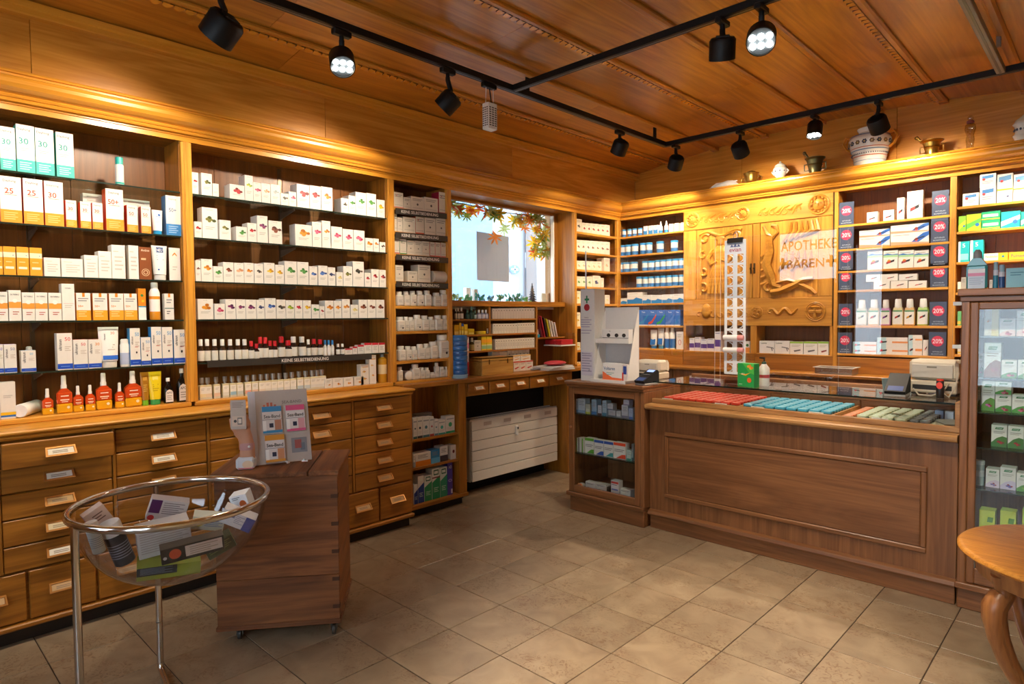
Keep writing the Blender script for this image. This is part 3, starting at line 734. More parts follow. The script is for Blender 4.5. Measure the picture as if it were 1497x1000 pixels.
# ---- counter with glass display top
ct = thing('shop_counter', 'brown oak shop counter with panelled front and glass display top', 'counter', (.78, 2.45, 0)); KL = ct.location
cx0, cx1, cy = -.088, 1.640, 2.195
bx('front_board', (cx0, cx1, cy, cy + .025, .1, .808), walnut('z'), ct, KL)
bx('plinth', (cx0 + .012, cx1 - .002, cy - .012, cy + .02, 0, .088), walnut('x'), ct, KL, c=.003)
MB().prism([(cy - .03, .088), (cy - .034, .1), (cy - .026, .118), (cy - .004, .126), (cy, .126), (cy, .088)], 0, cx0 + .005, cx1 - .002, walnut('x')).build('base_moulding', ct, KL)
px0, px1, pz0, pz1 = .03, 1.515, .222, .662
for d, ax in (((px0, px1, cy - .012, cy, pz1 - .028, pz1), 'x'), ((px0, px1, cy - .012, cy, pz0, pz0 + .028), 'x'), ((px0, px0 + .028, cy - .012, cy, pz0 + .028, pz1 - .028), 'z'), ((px1 - .028, px1, cy - .012, cy, pz0 + .028, pz1 - .028), 'z')):
    bx('panel_moulding', d, walnut(ax), ct, KL, c=.005)
bx('inset_panel', (px0 + .03, px1 - .03, cy - .005, cy, pz0 + .03, pz1 - .03), walnut('x'), ct, KL, c=.003)
lipm = wood('counter_lip_oak', '#b98a55', '#8a5c32', 'x', rough=.3)
MB().prism([(2.135, .812), (2.13, .822), (2.13, .834), (2.138, .842), (2.26, .842), (2.26, .806), (2.15, .806)], 0, cx0, cx1 + .004, lipm).build('counter_lip', ct, KL)
bx('glass_rail', (cx0, cx1, 2.222, 2.25, .842, .872), lipm, ct, KL, c=.003)
YG0, YG1, ZG = 2.232, 2.74, .988
MB().box(cx0 + .004, cx1 - .02, YG0 + .003, YG0 + .009, .872, ZG - .009, G_PANE()).build('front_glass', ct, KL)
MB().box(cx0 + .004, cx1 - .012, YG0, YG1 + .03, ZG - .009, ZG, {'*': G_PANE(), '-y': M('#16231f', .15)}).build('top_glass', ct, KL)
bx('display_floor', (cx0, cx1 - .02, 2.25, 2.76, .835, .848), M('#c99a5c', .5), ct, KL)
bx('end_post', (cx1 - .022, cx1, YG0 - .004, YG1 + .06, .842, ZG + .004), lipm, ct, KL)
bx('back_rail', (cx0, cx1, YG1 + .032, YG1 + .085, .90, ZG + .012), walnut('x'), ct, KL)
for k, (a, b) in enumerate(((cx0, .5), (.5, 1.05), (1.05, cx1))): bx('back_flap', (a + .003, b - .003, YG1 + .035, YG1 + .05, .848, .9), walnut('x'), ct, KL)
for xx in (.505, 1.045): bx('tray_divider', (xx - .008, xx + .008, 2.26, 2.76, .848, .87), lipm, ct, KL)
bx('carcass', (cx0 + .002, cx1, cy + .026, 2.82, .1, .80), walnut('x'), ct, KL)

# ---- tall glass cabinet
tc_ = thing('tall_glass_cabinet', 'tall brown oak glass door cabinet of herbal boxes at right edge', 'cabinet', (2.05, 2.45, 0)); TL = tc_.location
tx0, tx1, ty, tk = 1.648, 2.46, 2.155, 2.72
for nm, d, ax in (('side_panel', (tx0, tx0 + .02, ty + .02, tk, .12, 1.49), 'z'), ('side_panel', (tx1 - .02, tx1, ty + .02, tk, .12, 1.49), 'z'), ('back_panel', (tx0 + .02, tx1 - .02, tk - .02, tk, .12, 1.49), 'z'),
                  ('outer_stile', (tx0, tx0 + .034, ty, ty + .02, .12, 1.49), 'z'), ('outer_stile', (tx1 - .034, tx1, ty, ty + .02, .12, 1.49), 'z'),
                  ('top_moulding', (tx0 - .006, tx1, ty - .008, tk, 1.485, 1.512), 'x'), ('top', (tx0 - .014, tx1 + .01, ty - .022, tk + .01, 1.512, 1.546), 'x'),
                  ('bottom_board', (tx0 + .02, tx1 - .02, ty + .02, tk - .02, .14, .16), 'x'), ('base_moulding', (tx0 - .006, tx1 + .01, ty - .02, tk, .105, .135), 'x'), ('plinth', (tx0 + .0, tx1, ty + .012, tk - .01, 0, .105), 'x')):
    bx(nm, d, walnut(ax), tc_, TL, c=.004)
td = bx('door', (tx0 + .036, tx0 + .068, ty - .004, ty + .016, .138, 1.482), walnut('z'), tc_, TL, c=.004)
for d, ax in (((tx1 - .07, tx1 - .036, ty - .004, ty + .016, .138, 1.482), 'z'), ((tx0 + .068, tx1 - .07, ty - .004, ty + .016, 1.448, 1.482), 'x'), ((tx0 + .068, tx1 - .07, ty - .004, ty + .016, .138, .215), 'x')):
    bx('door_rail', d, walnut(ax), td, TL, c=.004)
MB().box(tx0 + .068, tx1 - .07, ty + .004, ty + .007, .215, 1.448, G_PANE()).build('door_glass', td, TL)
yT = 2.26
TZ = [z_at(py, x_at(1450, yT, 1.2), yT) for py in (491, 551, 601, 652, 712)]
for z in TZ: MB().box(tx0 + .021, tx1 - .021, ty + .03, tk - .021, z - .006, z, {'*': G_SHELF(), '-y': G_EDGE()}).build('glass_shelf', tc_, TL)
# ================================================================== LIGHTING TRACK
ZTR = 2.87
def rail(label, x0, x1, y0, y1, m, rods=()):
    t = thing('light_track', label, 'light track', ((x0 + x1) / 2, (y0 + y1) / 2, ZTR)); L = t.location
    r = MB()
    if abs(x1 - x0) < abs(y1 - y0):
        r.box(x0 - .022, x0 + .022, y0, y1, ZTR, ZTR + .038, m, c=.003)
        r.box(x0 - .006, x0 + .006, y0, y1, ZTR - .0015, ZTR + .0005, M('#26262a', .3))
    else:
        r.box(x0, x1, y0 - .022, y0 + .022, ZTR, ZTR + .038, m, c=.003)
        r.box(x0, x1, y0 - .006, y0 + .006, ZTR - .0015, ZTR + .0005, M('#26262a', .3))
    r.build('rail', t, L)
    for (rx, ry) in rods: bx('suspension_rod', (rx - .011, rx + .011, ry - .011, ry + .011, ZTR + .038, vault(rx) - .001), m, t, L)
    return t
XT1, YT1, YT2, XT2 = -.64, 1.46, 3.34, 1.645
rail('long black light track over the drawer side', XT1, XT1, -2.4, YT2, BLACK(), ((XT1, 1.6), (XT1, 3.17), (XT1, -1)))
rail('black cross light track in the middle of the ceiling', XT1 + .02, 2.4, YT1, YT1, BLACK(), ((2.0, YT1),))
rail('black light track in front of the back wall', XT1 - .018, 2.5, YT2, YT2, BLACK(), ((2.2, YT2),))
rail('grey metal light track at upper right corner', XT2, XT2, YT1 + .02, YT2 - .02, M('#7d7b78', .45, .2), ((XT2 + .03, 2.95),))
rail('black light track near the right wall', XT2, XT2, -2.4, YT1 - .02, BLACK(), ((XT2, -.5),))

def spot(label, bx_, by_, head, target, power=1.0, cone=58, lit=True, shine=True, r=.062, ln=.095):
    t = thing('spotlight', label, 'spotlight', (bx_, by_, ZTR - .002), group='black track spotlights'); L = Vector(t.location)
    head = Vector(head); d = (Vector(target) - head).normalized()
    a = MB(); a.box(bx_ - .017, bx_ + .017, by_ - .05, by_ + .05, ZTR - .03, ZTR - .002, BLACK(), c=.004).lathe([(.012, 0), (.012, .03)], BLACK(), 10, (bx_, by_, ZTR - .058)); a.build('adapter', t, L)
    side = Vector((-d.y, d.x, 0)).normalized() * .0
    top = head - d * (ln * .25) + Vector((0, 0, r * .75))
    arm = MB(); arm.tube([(bx_, by_, ZTR - .05), (bx_, by_, ZTR - .065), tuple(top), tuple(head)], .014, BLACK(), 8); arm.build('arm', t, L)
    q = d.to_track_quat('Z', 'Y').to_matrix()
    h = MB(); prof = [(r * .55, -ln * .58), (r * .86, -ln * .55), (r, -ln * .42), (r, ln * .5), (r * .93, ln * .5), (r * .90, ln * .42)]
    h.lathe(prof, BLACK(), 24, cap=False)
    h.face(range(23, -1, -1), BLACK())
    for k in range(7): h.box(-r * .5, r * .5, -.026 + k * .008, -.022 + k * .008, -ln * .64, -ln * .57, BLACK())
    h.v = [tuple(q @ Vector(v) + head) for v in h.v]; h.build('head', t, L)
    l = MB(); l.lathe([(0.0001, 0), (r * .9, 0)], M('#6f7c86', .25), 24, cap=False)
    l.v = [tuple(q @ Vector((v[0], v[1], ln * .40)) + head) for v in l.v]; lo = l.build('lens', t, L)
    if shine:
        for (ex, ey) in ((-.55, .28), (0, .3), (.55, .28), (-.55, -.28), (0, -.3), (.55, -.28)):
            e = MB(); e.lathe([(.0001, .003), (r * .2, 0.003), (r * .23, 0)], emit('led', (1, .93, .82), 28.0), 12, (ex * r, ey * r, ln * .41), cap=False)
            e.v = [tuple(q @ Vector(v) + head) for v in e.v]; e.build('led', lo, L)
    if lit:
        lt = bpy.data.lights.new('spot_beam', 'SPOT'); lt.energy = SPOT_W * power; lt.color = WARM; lt.spot_size = math.radians(cone); lt.spot_blend = .75; lt.shadow_soft_size = .03
        o = bpy.data.objects.new('spot_beam', lt); COL.objects.link(o); o.parent = t
        o.location = head + d * (ln * .62) - L; o.rotation_euler = (-d).to_track_quat('Z', 'Y').to_euler()
def sp_l(label, px, py, tg, **k): p = on(px, py, 0, XT1); spot(label, XT1, p.y + k.pop('dy', 0), p, tg, **k)
def sp_b(label, px, py, tg, **k): p = on(px, py, 1, YT2); spot(label, p.x, YT2, p, tg, **k)
def sp_c(label, px, py, tg, **k): p = on(px, py, 1, YT1); spot(label, p.x, YT1, p, tg, **k)
sp_l('black track spotlight aimed at sunscreen shelves, upper left of photo', 324, 42, (-1.5, -.75, 1.8), power=.5, cone=105, r=.076, ln=.105)
sp_l('lit black track spotlight with six shining lamps above the drawer side', 500, 90, (1.1, -.6, 0.2), power=.7, cone=60)
sp_l('black track spotlight turned to tea shelves beside white hanging transformer', 655, 150, (-1.5, .45, 1.8), power=.66, cone=100)
sp_l('small black track spotlight on drawer side nearest the room corner', 906, 216, (-1.55, 3.0, 1.5), power=.6, cone=90)
sp_b('black track spotlight nearest the corner on the back track', 988, 238, (-1.2, 3.95, 1.8), power=.75, cone=100)
sp_b('black track spotlight above brass pot with ring handles', 1082, 219, (.0, 4.05, 2.05), power=.55, cone=115)
sp_b('small lit black track spotlight above bronze mortar', 1191, 190, (.62, 2.75, .9), power=1.5, cone=85, r=.052, ln=.10)
sp_b('black track spotlight in front of painted faience vase', 1284, 182, (1.1, 4.05, 2.0), power=.6, cone=115)
sp_c('unlit-looking black track spotlight left of the brightest lamp', 1056, 72, (.3, 2.3, .9), power=1.0, cone=70)
sp_c('brightest lit black track spotlight at top centre right of ceiling', 1113, 56, (1.75, -.75, .75), power=1.0, cone=50, r=.066)
for yv, tg, pw in ((-1.0, (-1.5, -1.15, 1.7), .42),):
    spot('black track spotlight out past the left edge over sunscreen shelves', XT1, yv, (XT1 - .02, yv, ZTR - .13), tg, power=pw, cone=75)
for xx, tg, pw, nm in ((1.95, (1.9, 3.9, 1.8), 1.2, 'black track spotlight beyond right edge on the back track'),): spot(nm, xx, YT2, (xx, YT2 + .02, ZTR - .13), tg, power=pw, cone=75)
for yv, tg, pw, nm in ((.75, (1.45, 2.2, .7), 1.0, 'black track spotlight near right wall aimed at tall cabinet'), (.1, (1.02, .72, 0), 3.4, 'black track spotlight near right wall aimed at the floor'), (-.6, (2.1, 1.0, .7), .7, 'black track spotlight near right wall aimed at round table')):
    spot(nm, XT2, yv, (XT2, yv, ZTR - .13), tg, power=pw, cone=50)
# hanging perforated transformer
p = on(716, 168, 0, XT1); tr = thing('transformer_box', 'white perforated transformer box hanging from black track', 'transformer', (XT1, p.y, ZTR - .002)); L = tr.location
a = MB(); a.box(XT1 - .017, XT1 + .017, p.y - .06, p.y + .05, ZTR - .03, ZTR - .002, BLACK(), c=.004); a.build('adapter', tr, L)
hz = .165; z1 = z_at(152, XT1, p.y) ; z0 = z_at(190, XT1, p.y)
MB().tube([(XT1, p.y, ZTR - .03), (XT1 + .004, p.y + .01, z1 + .01), (XT1, p.y, z1)], .004, BLACK(), 6).build('cable', tr, L)
fr = MB(); wmx = M('#dcd8d2', .4)
for sy in (-1, 1): fr.tube([(XT1, p.y + sy * .03, ZTR - .03), (XT1, p.y + sy * .034, z1)], .0025, wmx, 6)
fr.build('hanger_wire', tr, L)
b = MB(); b.box(XT1 - .028, XT1 + .028, p.y - .038, p.y + .038, z0, z1, wmx, c=.003)
for k in range(9):
    zz = z0 + (z1 - z0) * (.12 + .084 * k)
    for s_ in (-1, 0, 1): b.box(XT1 + .0281, XT1 + .0286, p.y + s_ * .023 - .008, p.y + s_ * .023 + .008, zz, zz + .007, M('#4a4038', .6)).box(XT1 + s_ * .017 - .006, XT1 + s_ * .017 + .006, p.y - .0386, p.y - .0381, zz, zz + .007, M('#4a4038', .6))
b.build('housing', tr, L)
# ================================================================== PRODUCT KIT
class Shelf:
    """a row of goods: 'L' = left wall (front plane x=f), 'B' = faces the counter side (front plane y=f)"""
    def __init__(s, side, f, z, phrase, group): s.side, s.f, s.z, s.phrase, s.group, s.n = side, f, z, phrase, group, 0
    def span(s, p0, p1, py, back=0.0, dz=0.0):
        z = s.z + dz; pm = (p0 + p1) / 2
        if s.side == 'L':
            x = s.f - back; a, b = y_at(p0, x, z), y_at(p1, x, z); h = z_at(py, x, (a + b) / 2) - z
            return Vector((x, (a + b) / 2, z)), b - a, h, math.pi / 2
        y = s.f + back; a, b = x_at(p0, y, z), x_at(p1, y, z); h = z_at(py, (a + b) / 2, y) - z
        return Vector(((a + b) / 2, y, z)), b - a, h, 0.0
    def lab(s, desc, count=True, where=None):
        if count: s.n += 1
        return '%s, %s from left on %s' % (desc, ORD[s.n], s.phrase) if where is None else '%s, %s on %s' % (desc, where, s.phrase)
INK = '#4a4a4c'
def prints(mb, w, h, pr, y=-.0005, rnd=None):
    rnd = rnd or random
    for k, p in enumerate(pr):
        yy = y - .00012 * k
        X = lambda u: (u - .5) * w
        if p[0] == 'r':
            mb.poly([(X(p[1]), yy, p[2] * h), (X(p[3]), yy, p[2] * h), (X(p[3]), yy, p[4] * h), (X(p[1]), yy, p[4] * h)], M(p[5]))
        elif p[0] == 'q':  # free polygon
            mb.poly([(X(u), yy, v * h) for u, v in p[1]], M(p[2]))
        elif p[0] == 'e':
            n = 18; mb.poly([(X(p[1]) + p[3] * w * math.cos(2 * math.pi * i / n), yy, p[2] * h + p[4] * w * math.sin(2 * math.pi * i / n)) for i in range(n)], M(p[5]))
        elif p[0] == 'b':  # little picture: a cluster of blobs
            u, v, r, c1, c2 = p[1:6]
            for q in range(5):
                a = q * 1.35 + rnd.random(); rr = r * w * rnd.uniform(.38, .6); d = r * w * .62 if q else 0
                n = 9; mb.poly([(X(u) + d * 1.25 * math.cos(a) + rr * math.cos(2 * math.pi * i / n), yy - .0001 * q, v * h + d * .7 * math.sin(a) + rr * .75 * math.sin(2 * math.pi * i / n)) for i in range(n)], M(c1 if q % 3 != 1 else c2))
        elif p[0] == 't':
            mb.text(p[5], (X(p[1]), yy, p[2] * h), (1, 0, 0), (0, 0, 1), p[3] * h, M(p[4]), (p[6] if len(p) > 6 else .86) * w)
        elif p[0] == 'v':  # vertical lettering
            mb.text(p[5], (X(p[1]), yy, p[2] * h), (0, 0, 1), (-1, 0, 0), p[3] * w, M(p[4]), p[6] * h)
        elif p[0] == 'l':  # lines of small print
            u0, v0, u1, n, dv, c = p[1:7]
            for i in range(n): mb.poly([(X(u0), yy, (v0 - i * dv) * h), (X(u1 - .12 * (i % 2)), yy, (v0 - i * dv) * h), (X(u1 - .12 * (i % 2)), yy, (v0 - i * dv + dv * .38) * h), (X(u0), yy, (v0 - i * dv + dv * .38) * h)], M(c))
def box_mesh(w, d, h, front, side, top, pr, c=0.0008):
    mb = MB(); mb.box(-w / 2, w / 2, 0, d, 0, h, {'*': M(front), '-y': M(front), '-x': M(side), '+x': M(side), '+z': M(top), '+y': M(side), '-z': M(side)}, c=c)
    prints(mb, w, h, pr); return mb
def carton(S, p0, p1, py, desc, pr=(), front='#ece7de', side=None, top=None, d=.06, back=0.0, dz=0.0, name='carton', cat='box', count=True, where=None, gap=.0012, yaw=0.0, label=None):
    loc, w, h, rz = S.span(p0, p1, py, back, dz); w = max(w - gap, .006); h = max(h, .008)
    o = box_mesh(w, d, h, front, side or front, top or front, pr).build(KIND.get(S.group, name) if name == 'carton' else name)
    o.location = loc; o.rotation_euler.z = rz + yaw
    return tag(o, label or S.lab(desc, count, where), cat, S.group)
def round_thing(S, p0, p1, py, desc, prof, name='bottle', cat='bottle', parts=None, back=None, dz=0.0, n=14, flat=1.0, count=True, where=None, extra=None):
    """prof: dict part -> list of (r, z) in units of half-width / height, with colour; single mesh when parts is None"""
    loc, w, h, rz = S.span(p0, p1, py, 0, dz); r = w / 2
    bk = r if back is None else back
    loc, w, h, rz = S.span(p0, p1, py, bk, dz); r = w / 2
    lab = S.lab(desc, count, where)
    if parts:
        t = thing(name, lab, cat, loc, rz, S.group)
        for nm, pf, mt in prof: MB().lathe([(a * r, b * h) for a, b in pf], mt, n, sy=flat).build(nm, t)
        if extra: extra(t, r, h)
        return t
    mb = MB()
    for nm, pf, mt in prof: mb.lathe([(a * r, b * h) for a, b in pf], mt, n, sy=flat)
    o = mb.build(name); o.location = loc; o.rotation_euler.z = rz
    return tag(o, lab, cat, S.group)
def can_prof(body, lid, band=None):
    if band: return [('b', [(.94, 0), (.95, .34)], M(band, .35)), ('b2', [(.95, .34), (.95, .8)], M(body, .4)), ('l', [(1, .8), (1, .98), (.93, 1), (.0, 1)], M(lid, .3))]
    return [('b', [(.95, 0), (.95, .8)], M(body, .4)), ('l', [(1, .8), (1, .98), (.93, 1), (0, 1)], M(lid, .3))]
def bot_prof(body, label, cap, sh=.62, neck=.42, cw=.5, l0=.08, l1=.52):
    return [('body', [(.9, 0), (1, .02), (1, l0)], M(body, .15)), ('label', [(1.01, l0), (1.015, l0 + .005), (1.015, l1 - .005), (1.01, l1)], M(label, .5)), ('body', [(1, l1), (1, sh), (neck, sh + .12), (neck, sh + .16)], M(body, .15)), ('cap', [(cw, sh + .15), (cw, .985), (cw * .85, 1), (0, 1)], M(cap, .4))]
def pump_bottle(S, p0, p1, py, desc, col1, col2, parts=True):
    """flattened square spray bottle with clear cap"""
    loc, w, h, rz = S.span(p0, p1, py, .02); d = w * .5
    t = thing('spray_bottle', S.lab(desc), 'bottle', loc, rz, S.group)
    bh = h * .62
    b = MB(); b.box(-w / 2, w / 2, -d / 2, d / 2, 0, bh * .42, M(col2, .08, coat=.5), c=w * .09).box(-w / 2, w / 2, -d / 2, d / 2, bh * .40, bh * .9, M(col1, .08, coat=.5), c=w * .09)
    b.prism([(-w * .46, bh * .88), (w * .46, bh * .88), (w * .16, bh * 1.06), (-w * .16, bh * 1.06)], 1, -d * .4, d * .4, M(col1, .08, coat=.5)); b.build('body', t)
    l = MB(); prints(l, w, bh, [('r', .22, .55, .78, .6, '#f6d9b8'), ('r', .3, .48, .7, .51, '#f6d9b8'), ('r', .25, .72, .75, .76, '#ffe9cf'), ('e', .72, .25, .1, .1, '#f4e3c0')], y=-d / 2 - .0006); l.build('label', t)
    MB().lathe([(w * .2, bh * 1.04), (w * .2, h * .74), (w * .17, h * .76), (w * .16, h * .97), (w * .13, h), (0, h)], M('#e9e4da', .2), 14).build('spray_cap', t)
    return t
def tube_stand(S, p0, p1, py, desc, col, cap, pr=(), back=.02, name='tube'):
    """squeeze tube standing on its cap: wide crimp at the top"""
    loc, w, h, rz = S.span(p0, p1, py, back)
    t = thing(name, S.lab(desc), 'tube', loc, rz, S.group)
    b = MB(); n = 14; rings = [(.42, .34, .16), (.44, .3, .3), (.47, .2, .65), (.5, .03, .97), (.5, .02, 1.0)]
    for rx, ry, z in rings:
        for i in range(n): a = 2 * math.pi * i / n; b.v.append((rx * w * math.cos(a), ry * w * math.sin(a), z * h))
    for j in range(len(rings) - 1):
        for i in range(n): i2 = (i + 1) % n; b.face([j * n + i, j * n + i2, (j + 1) * n + i2, (j + 1) * n + i], M(col, .3), True)
    b.face([(len(rings) - 1) * n + i for i in range(n)], M(col, .3))
    MB().lathe([(.36 * w, 0), (.38 * w, .02 * h), (.38 * w, .15 * h), (.3 * w, .165 * h)], M(cap, .3), 14, sy=.8).build('cap', t)
    if pr:
        l = MB(); prints(l, w * .72, h, pr, y=0); 
        i0 = len(b.v); b.v += [(x, -(.34 - .31 * min(1, max(0, (z / h - .16) / .8))) * w - .002 + y, z) for x, y, z in l.v]
        for f_, m_ in zip(l.f, l.fm): b.face([q + i0 for q in f_], l.mats[m_])
    b.build('body', t)
    return t
def sq_bottle(S, p0, p1, py, desc, body='#f4f1ea', cap='#ffffff', dot=None, back=0.02, n=12):
    loc, w, h, rz = S.span(p0, p1, py, back); d = w * .8
    mb = MB(); mb.box(-w / 2, w / 2, -d / 2, d / 2, 0, h * .76, M(body, .35), c=w * .12).lathe([(w * .3, h * .75), (w * .38, h * .78), (w * .38, h * .98), (w * .34, h), (0, h)], M(cap, .35), n)
    pr = [('l', .2, .52, .8, 3, .09, '#a9a49c'), ('r', .15, .1, .85, .13, '#c9c4ba')]
    if dot: pr.append(('e', .62, .3, .1, .1, dot))
    prints(mb, w, h * .76, pr, y=-d / 2 - .0006)
    o = mb.build('pill_bottle'); o.location = loc; o.rotation_euler.z = rz
    return tag(o, S.lab(desc), 'bottle', S.group)
# ================================================================== FREE-STANDING THINGS
# ---- wooden crate on casters
BR, BLc, BBk = Vector((-.307, -.044, .06)), Vector((-.626, -.456, .06)), Vector((-.632, .258, .06))
u_ = (BR - BLc).normalized(); v_ = Vector((-u_.y, u_.x, 0)); wC, dC = (BR - BLc).length, .445
ang = math.atan2(u_.y, u_.x)
cr = thing('wooden_crate', 'old brown wooden chest on casters with wristband display on top', 'chest', (BLc.x, BLc.y, 0), ang)
zb, zt = .062, .735
for z0, z1 in ((zb + .02, .285), (.2865, zt)): bx('front_board', (0.0, wC, 0, .02, z0, z1), cratew('x'), cr, c=.0015)
for z0, z1 in ((zb + .02, .33), (.3315, zt)): bx('side_board', (wC - .02, wC, .02, dC, z0, z1), wood('crate_side_pine', '#9a612a', '#6b3d18', 'y', scale=6, rough=.5), cr, c=.0015)
bx('side_board', (0, .02, .02, dC, zb + .02, zt), cratew('y'), cr, c=.0015); bx('back_board', (.02, wC - .02, dC - .02, dC, zb + .02, zt), cratew('x'), cr, c=.0015)
bx('base_board', (-.006, wC + .006, -.006, dC + .006, zb, zb + .02), cratew('x'), cr, c=.003)
bx('lid_board', (-.02, wC * .755, -.012, dC + .006, zt, zt + .022), cratew('y'), cr, c=.003); bx('lid_board', (wC * .765, wC + .008, -.012, dC + .006, zt, zt + .022), cratew('y'), cr, c=.003)
bx('inner_floor', (.02, wC - .02, .02, dC - .02, zb + .02, zb + .03), cratew('x'), cr, c=0)
for k in range(5): bx('dovetail', (wC - .03, wC + .0012, -.0008, .021, .13 + .125 * k, .148 + .125 * k), M('#4b2a14', .7), cr, c=.001)
for k, (a, b) in enumerate(((.08, .05), (wC - .03, .03), (.05, dC - .05), (wC - .04, dC - .05))):
    c = MB(); c.box(a - .02, a + .02, b - .02, b + .02, zb - .006, zb, M('#6f675c', .4, .7)); 
    c.box(a - .014, a - .011, b - .012, b + .012, .022, zb - .006, M('#6f675c', .4, .7)).box(a + .011, a + .014, b - .012, b + .012, .022, zb - .006, M('#6f675c', .4, .7))
    i0 = len(c.v); c.lathe([(.016, -.009), (.024, -.007), (.024, .007), (.016, .009)], M('#3b3732', .5), 16)
    c.v[i0:] = [(a + z, b + x, .0245 + y) for x, y, z in c.v[i0:]]
    c.build('caster', cr)
CRM = Matrix.Translation(cr.location) @ Matrix.Rotation(ang, 4, 'Z')
ZC = zt + .022

# ---- wristband display on the crate: easel-backed card with hanging packs
dp = on(418, 678, 2, ZC); DYAW = ang + .34
ds = thing('counter_display', 'grey cardboard display card with hanging wristband packs on wooden chest', 'display', (dp.x, dp.y, ZC + .007), DYAW)
tilt = math.radians(19)
def card_pt(x, h, o=0.0): return (x, h * math.sin(tilt) - o * math.cos(tilt), h * math.cos(tilt) + o * math.sin(tilt))
CW, CH = .235, .345
def slab(mb, x0, x1, h0, h1, o0, o1, m):
    P = [card_pt(x, h, o) for o in (o0, o1) for h in (h0, h1) for x in (x0, x1)]; b = len(mb.v); mb.v += P
    for q in ((0, 2, 3, 1), (4, 5, 7, 6), (0, 1, 5, 4), (2, 6, 7, 3), (0, 4, 6, 2), (1, 3, 7, 5)): mb.face([b + i for i in q], m)
bd = MB(); slab(bd, -CW / 2, CW / 2, 0.0, CH, 0, .004, M('#b9aea6', .5))
sd = MB(); slab(sd, -CW / 2 - .03, -CW / 2, .0, CH, -.02, .002, M('#c8ccd6', .5)); sd.build('side_card', ds)
lt = bd
lt.text('SEA-BAND', card_pt(.045, .285, .0052), (1, 0, 0), (0, math.sin(tilt), math.cos(tilt)), .014, M('#7c756f'), .12)
for k in range(5):
    a = -.4 + .22 * k; slab(lt, -.085 + .016 * k, -.075 + .016 * k, .245, .27 + .018 * math.sin(k * .8 + .4), .0045, .006, M('#b5614c', .6))
slab(lt, -.088, -.012, .225, .25, .0045, .006, M('#c07a62', .6))
slab(lt, .03, .10, .04, .11, .0045, .0052, M('#8a8a90', .6)); slab(lt, .045, .075, .06, .1, .0053, .006, M('#a85a55', .6)); slab(lt, .07, .09, .05, .085, .0053, .006, M('#6f7884', .6))
bd.build('back_card', ds)
def pack(nm, lab, x, h, c1, c2, off=.006, w=.085):
    k = MB(); slab(k, x - w / 2, x + w / 2, h, h + .125, off, off + .012, M('#ded8d6', .3)); y = off + .0125
    slab(k, x - w / 2, x + w / 2, h + .1, h + .125, y, y + .0006, M(c1, .4)); slab(k, x - w / 2, x + w / 2, h, h + .012, y, y + .0006, M(c1, .4))
    slab(k, x - w * .16, x + w * .05, h + .025, h + .045, y, y + .0006, M('#28304a', .4)); slab(k, x + w * .12, x + w * .46, h + .012, h + .06, y, y + .0006, M(c2, .4)); slab(k, x - w / 2, x - w * .32, h + .01, h + .058, y, y + .0006, M('#f3f1ee', .4))
    slab(k, x - w / 2, x + w / 2, h + .062, h + .064, y, y + .0006, M('#8a8488', .4))
    k.text('Sea-Band', card_pt(x, h + .078, y + .001), (1, 0, 0), (0, math.sin(tilt), math.cos(tilt)), .016, M('#2b2b30'), w * .85)
    # each pack is lifted off the card on its own: a thing in the display's frame
    o = k.build(nm); o.matrix_world = Matrix.Translation(ds.location) @ Matrix.Rotation(DYAW, 4, 'Z')
    tag(o, lab, 'packet', 'wristband packs on the chest display')
pack('wristband_pack', 'blue wristband pack on the chest display card', -.05, .14, '#3f8fc4', '#b98268')
pack('wristband_pack', 'pink wristband pack on the chest display card', .055, .14, '#d65a86', '#d9a0a6')
pack('wristband_pack', 'orange wristband pack low on the chest display card', -.045, .005, '#d9963a', '#c98f6a')
st = MB()
for s_ in (-1, 1): st.tube([(.04 + .045 * s_, .012, .004), (.04 + .03 * s_, -.03, .004), (.045 + .045 * s_, -.045, .006)], .004, M('#e9e9ec', .2), 6)
st.build('foot_clip', ds)
es = MB(); es.poly([(-.03, .07, .2), (.03, .07, .2), (.03, .15, 0), (-.03, .15, 0)], M('#c8c0b8', .6)); es.poly([(-.03, .073, .2), (-.03, .153, 0), (.03, .153, 0), (.03, .073, .2)], M('#c8c0b8', .6)); es.build('easel_leg', ds)
# hand-shaped display beside it: a hand and forearm holding a card, standing on a white sleeve block
hp = on(362, 685, 2, ZC); hd = thing('hand_display', 'cardboard hand display with wristband and card on wooden chest', 'display', (hp.x, hp.y, ZC), ang + .05)
SK = M('#c08a6c', .55)
b = MB(); b.box(-.045, .035, -.03, .03, 0, .055, M('#d7d9de', .5), c=.01); prints(b, .08, .055, [('e', .6, .45, .3, .22, '#e6c9a8'), ('r', .1, .1, .9, .18, '#e0707a')], y=-.031); b.build('sleeve_block', hd)
arm = MB(); arm.tube([(.0, 0, .05), (.002, 0, .10), (-.008, 0, .145), (-.022, 0, .175)], [.034, .031, .031, .038], SK, 12, flat=(.45, 1))
palm = MB(); palm.tube([(-.018, 0, .165), (-.026, 0, .2), (-.034, 0, .235), (-.036, 0, .245)], [.034, .044, .04, .02], SK, 12, flat=(.4, 1))
for q in range(4): palm.tube([(-.052 + .011 * q, -.008, .228), (-.056 + .013 * q, -.014, .248 - .003 * abs(q - 1.5)), (-.052 + .012 * q, -.02, .236), (-.048 + .011 * q, -.022, .222)], [.0065, .0062, .0058, .004], SK, 6)
palm.tube([(-.008, -.004, .18), (.008, -.014, .2), (.004, -.02, .222), (-.004, -.022, .232)], [.011, .01, .008, .005], SK, 6)
i0 = len(arm.v); 
for vv in palm.v: arm.v.append(vv)
for f_, m_, s_ in zip(palm.f, palm.fm, palm.fs): arm.face([i + i0 for i in f_], palm.mats[m_], s_)
arm.build('hand', hd)
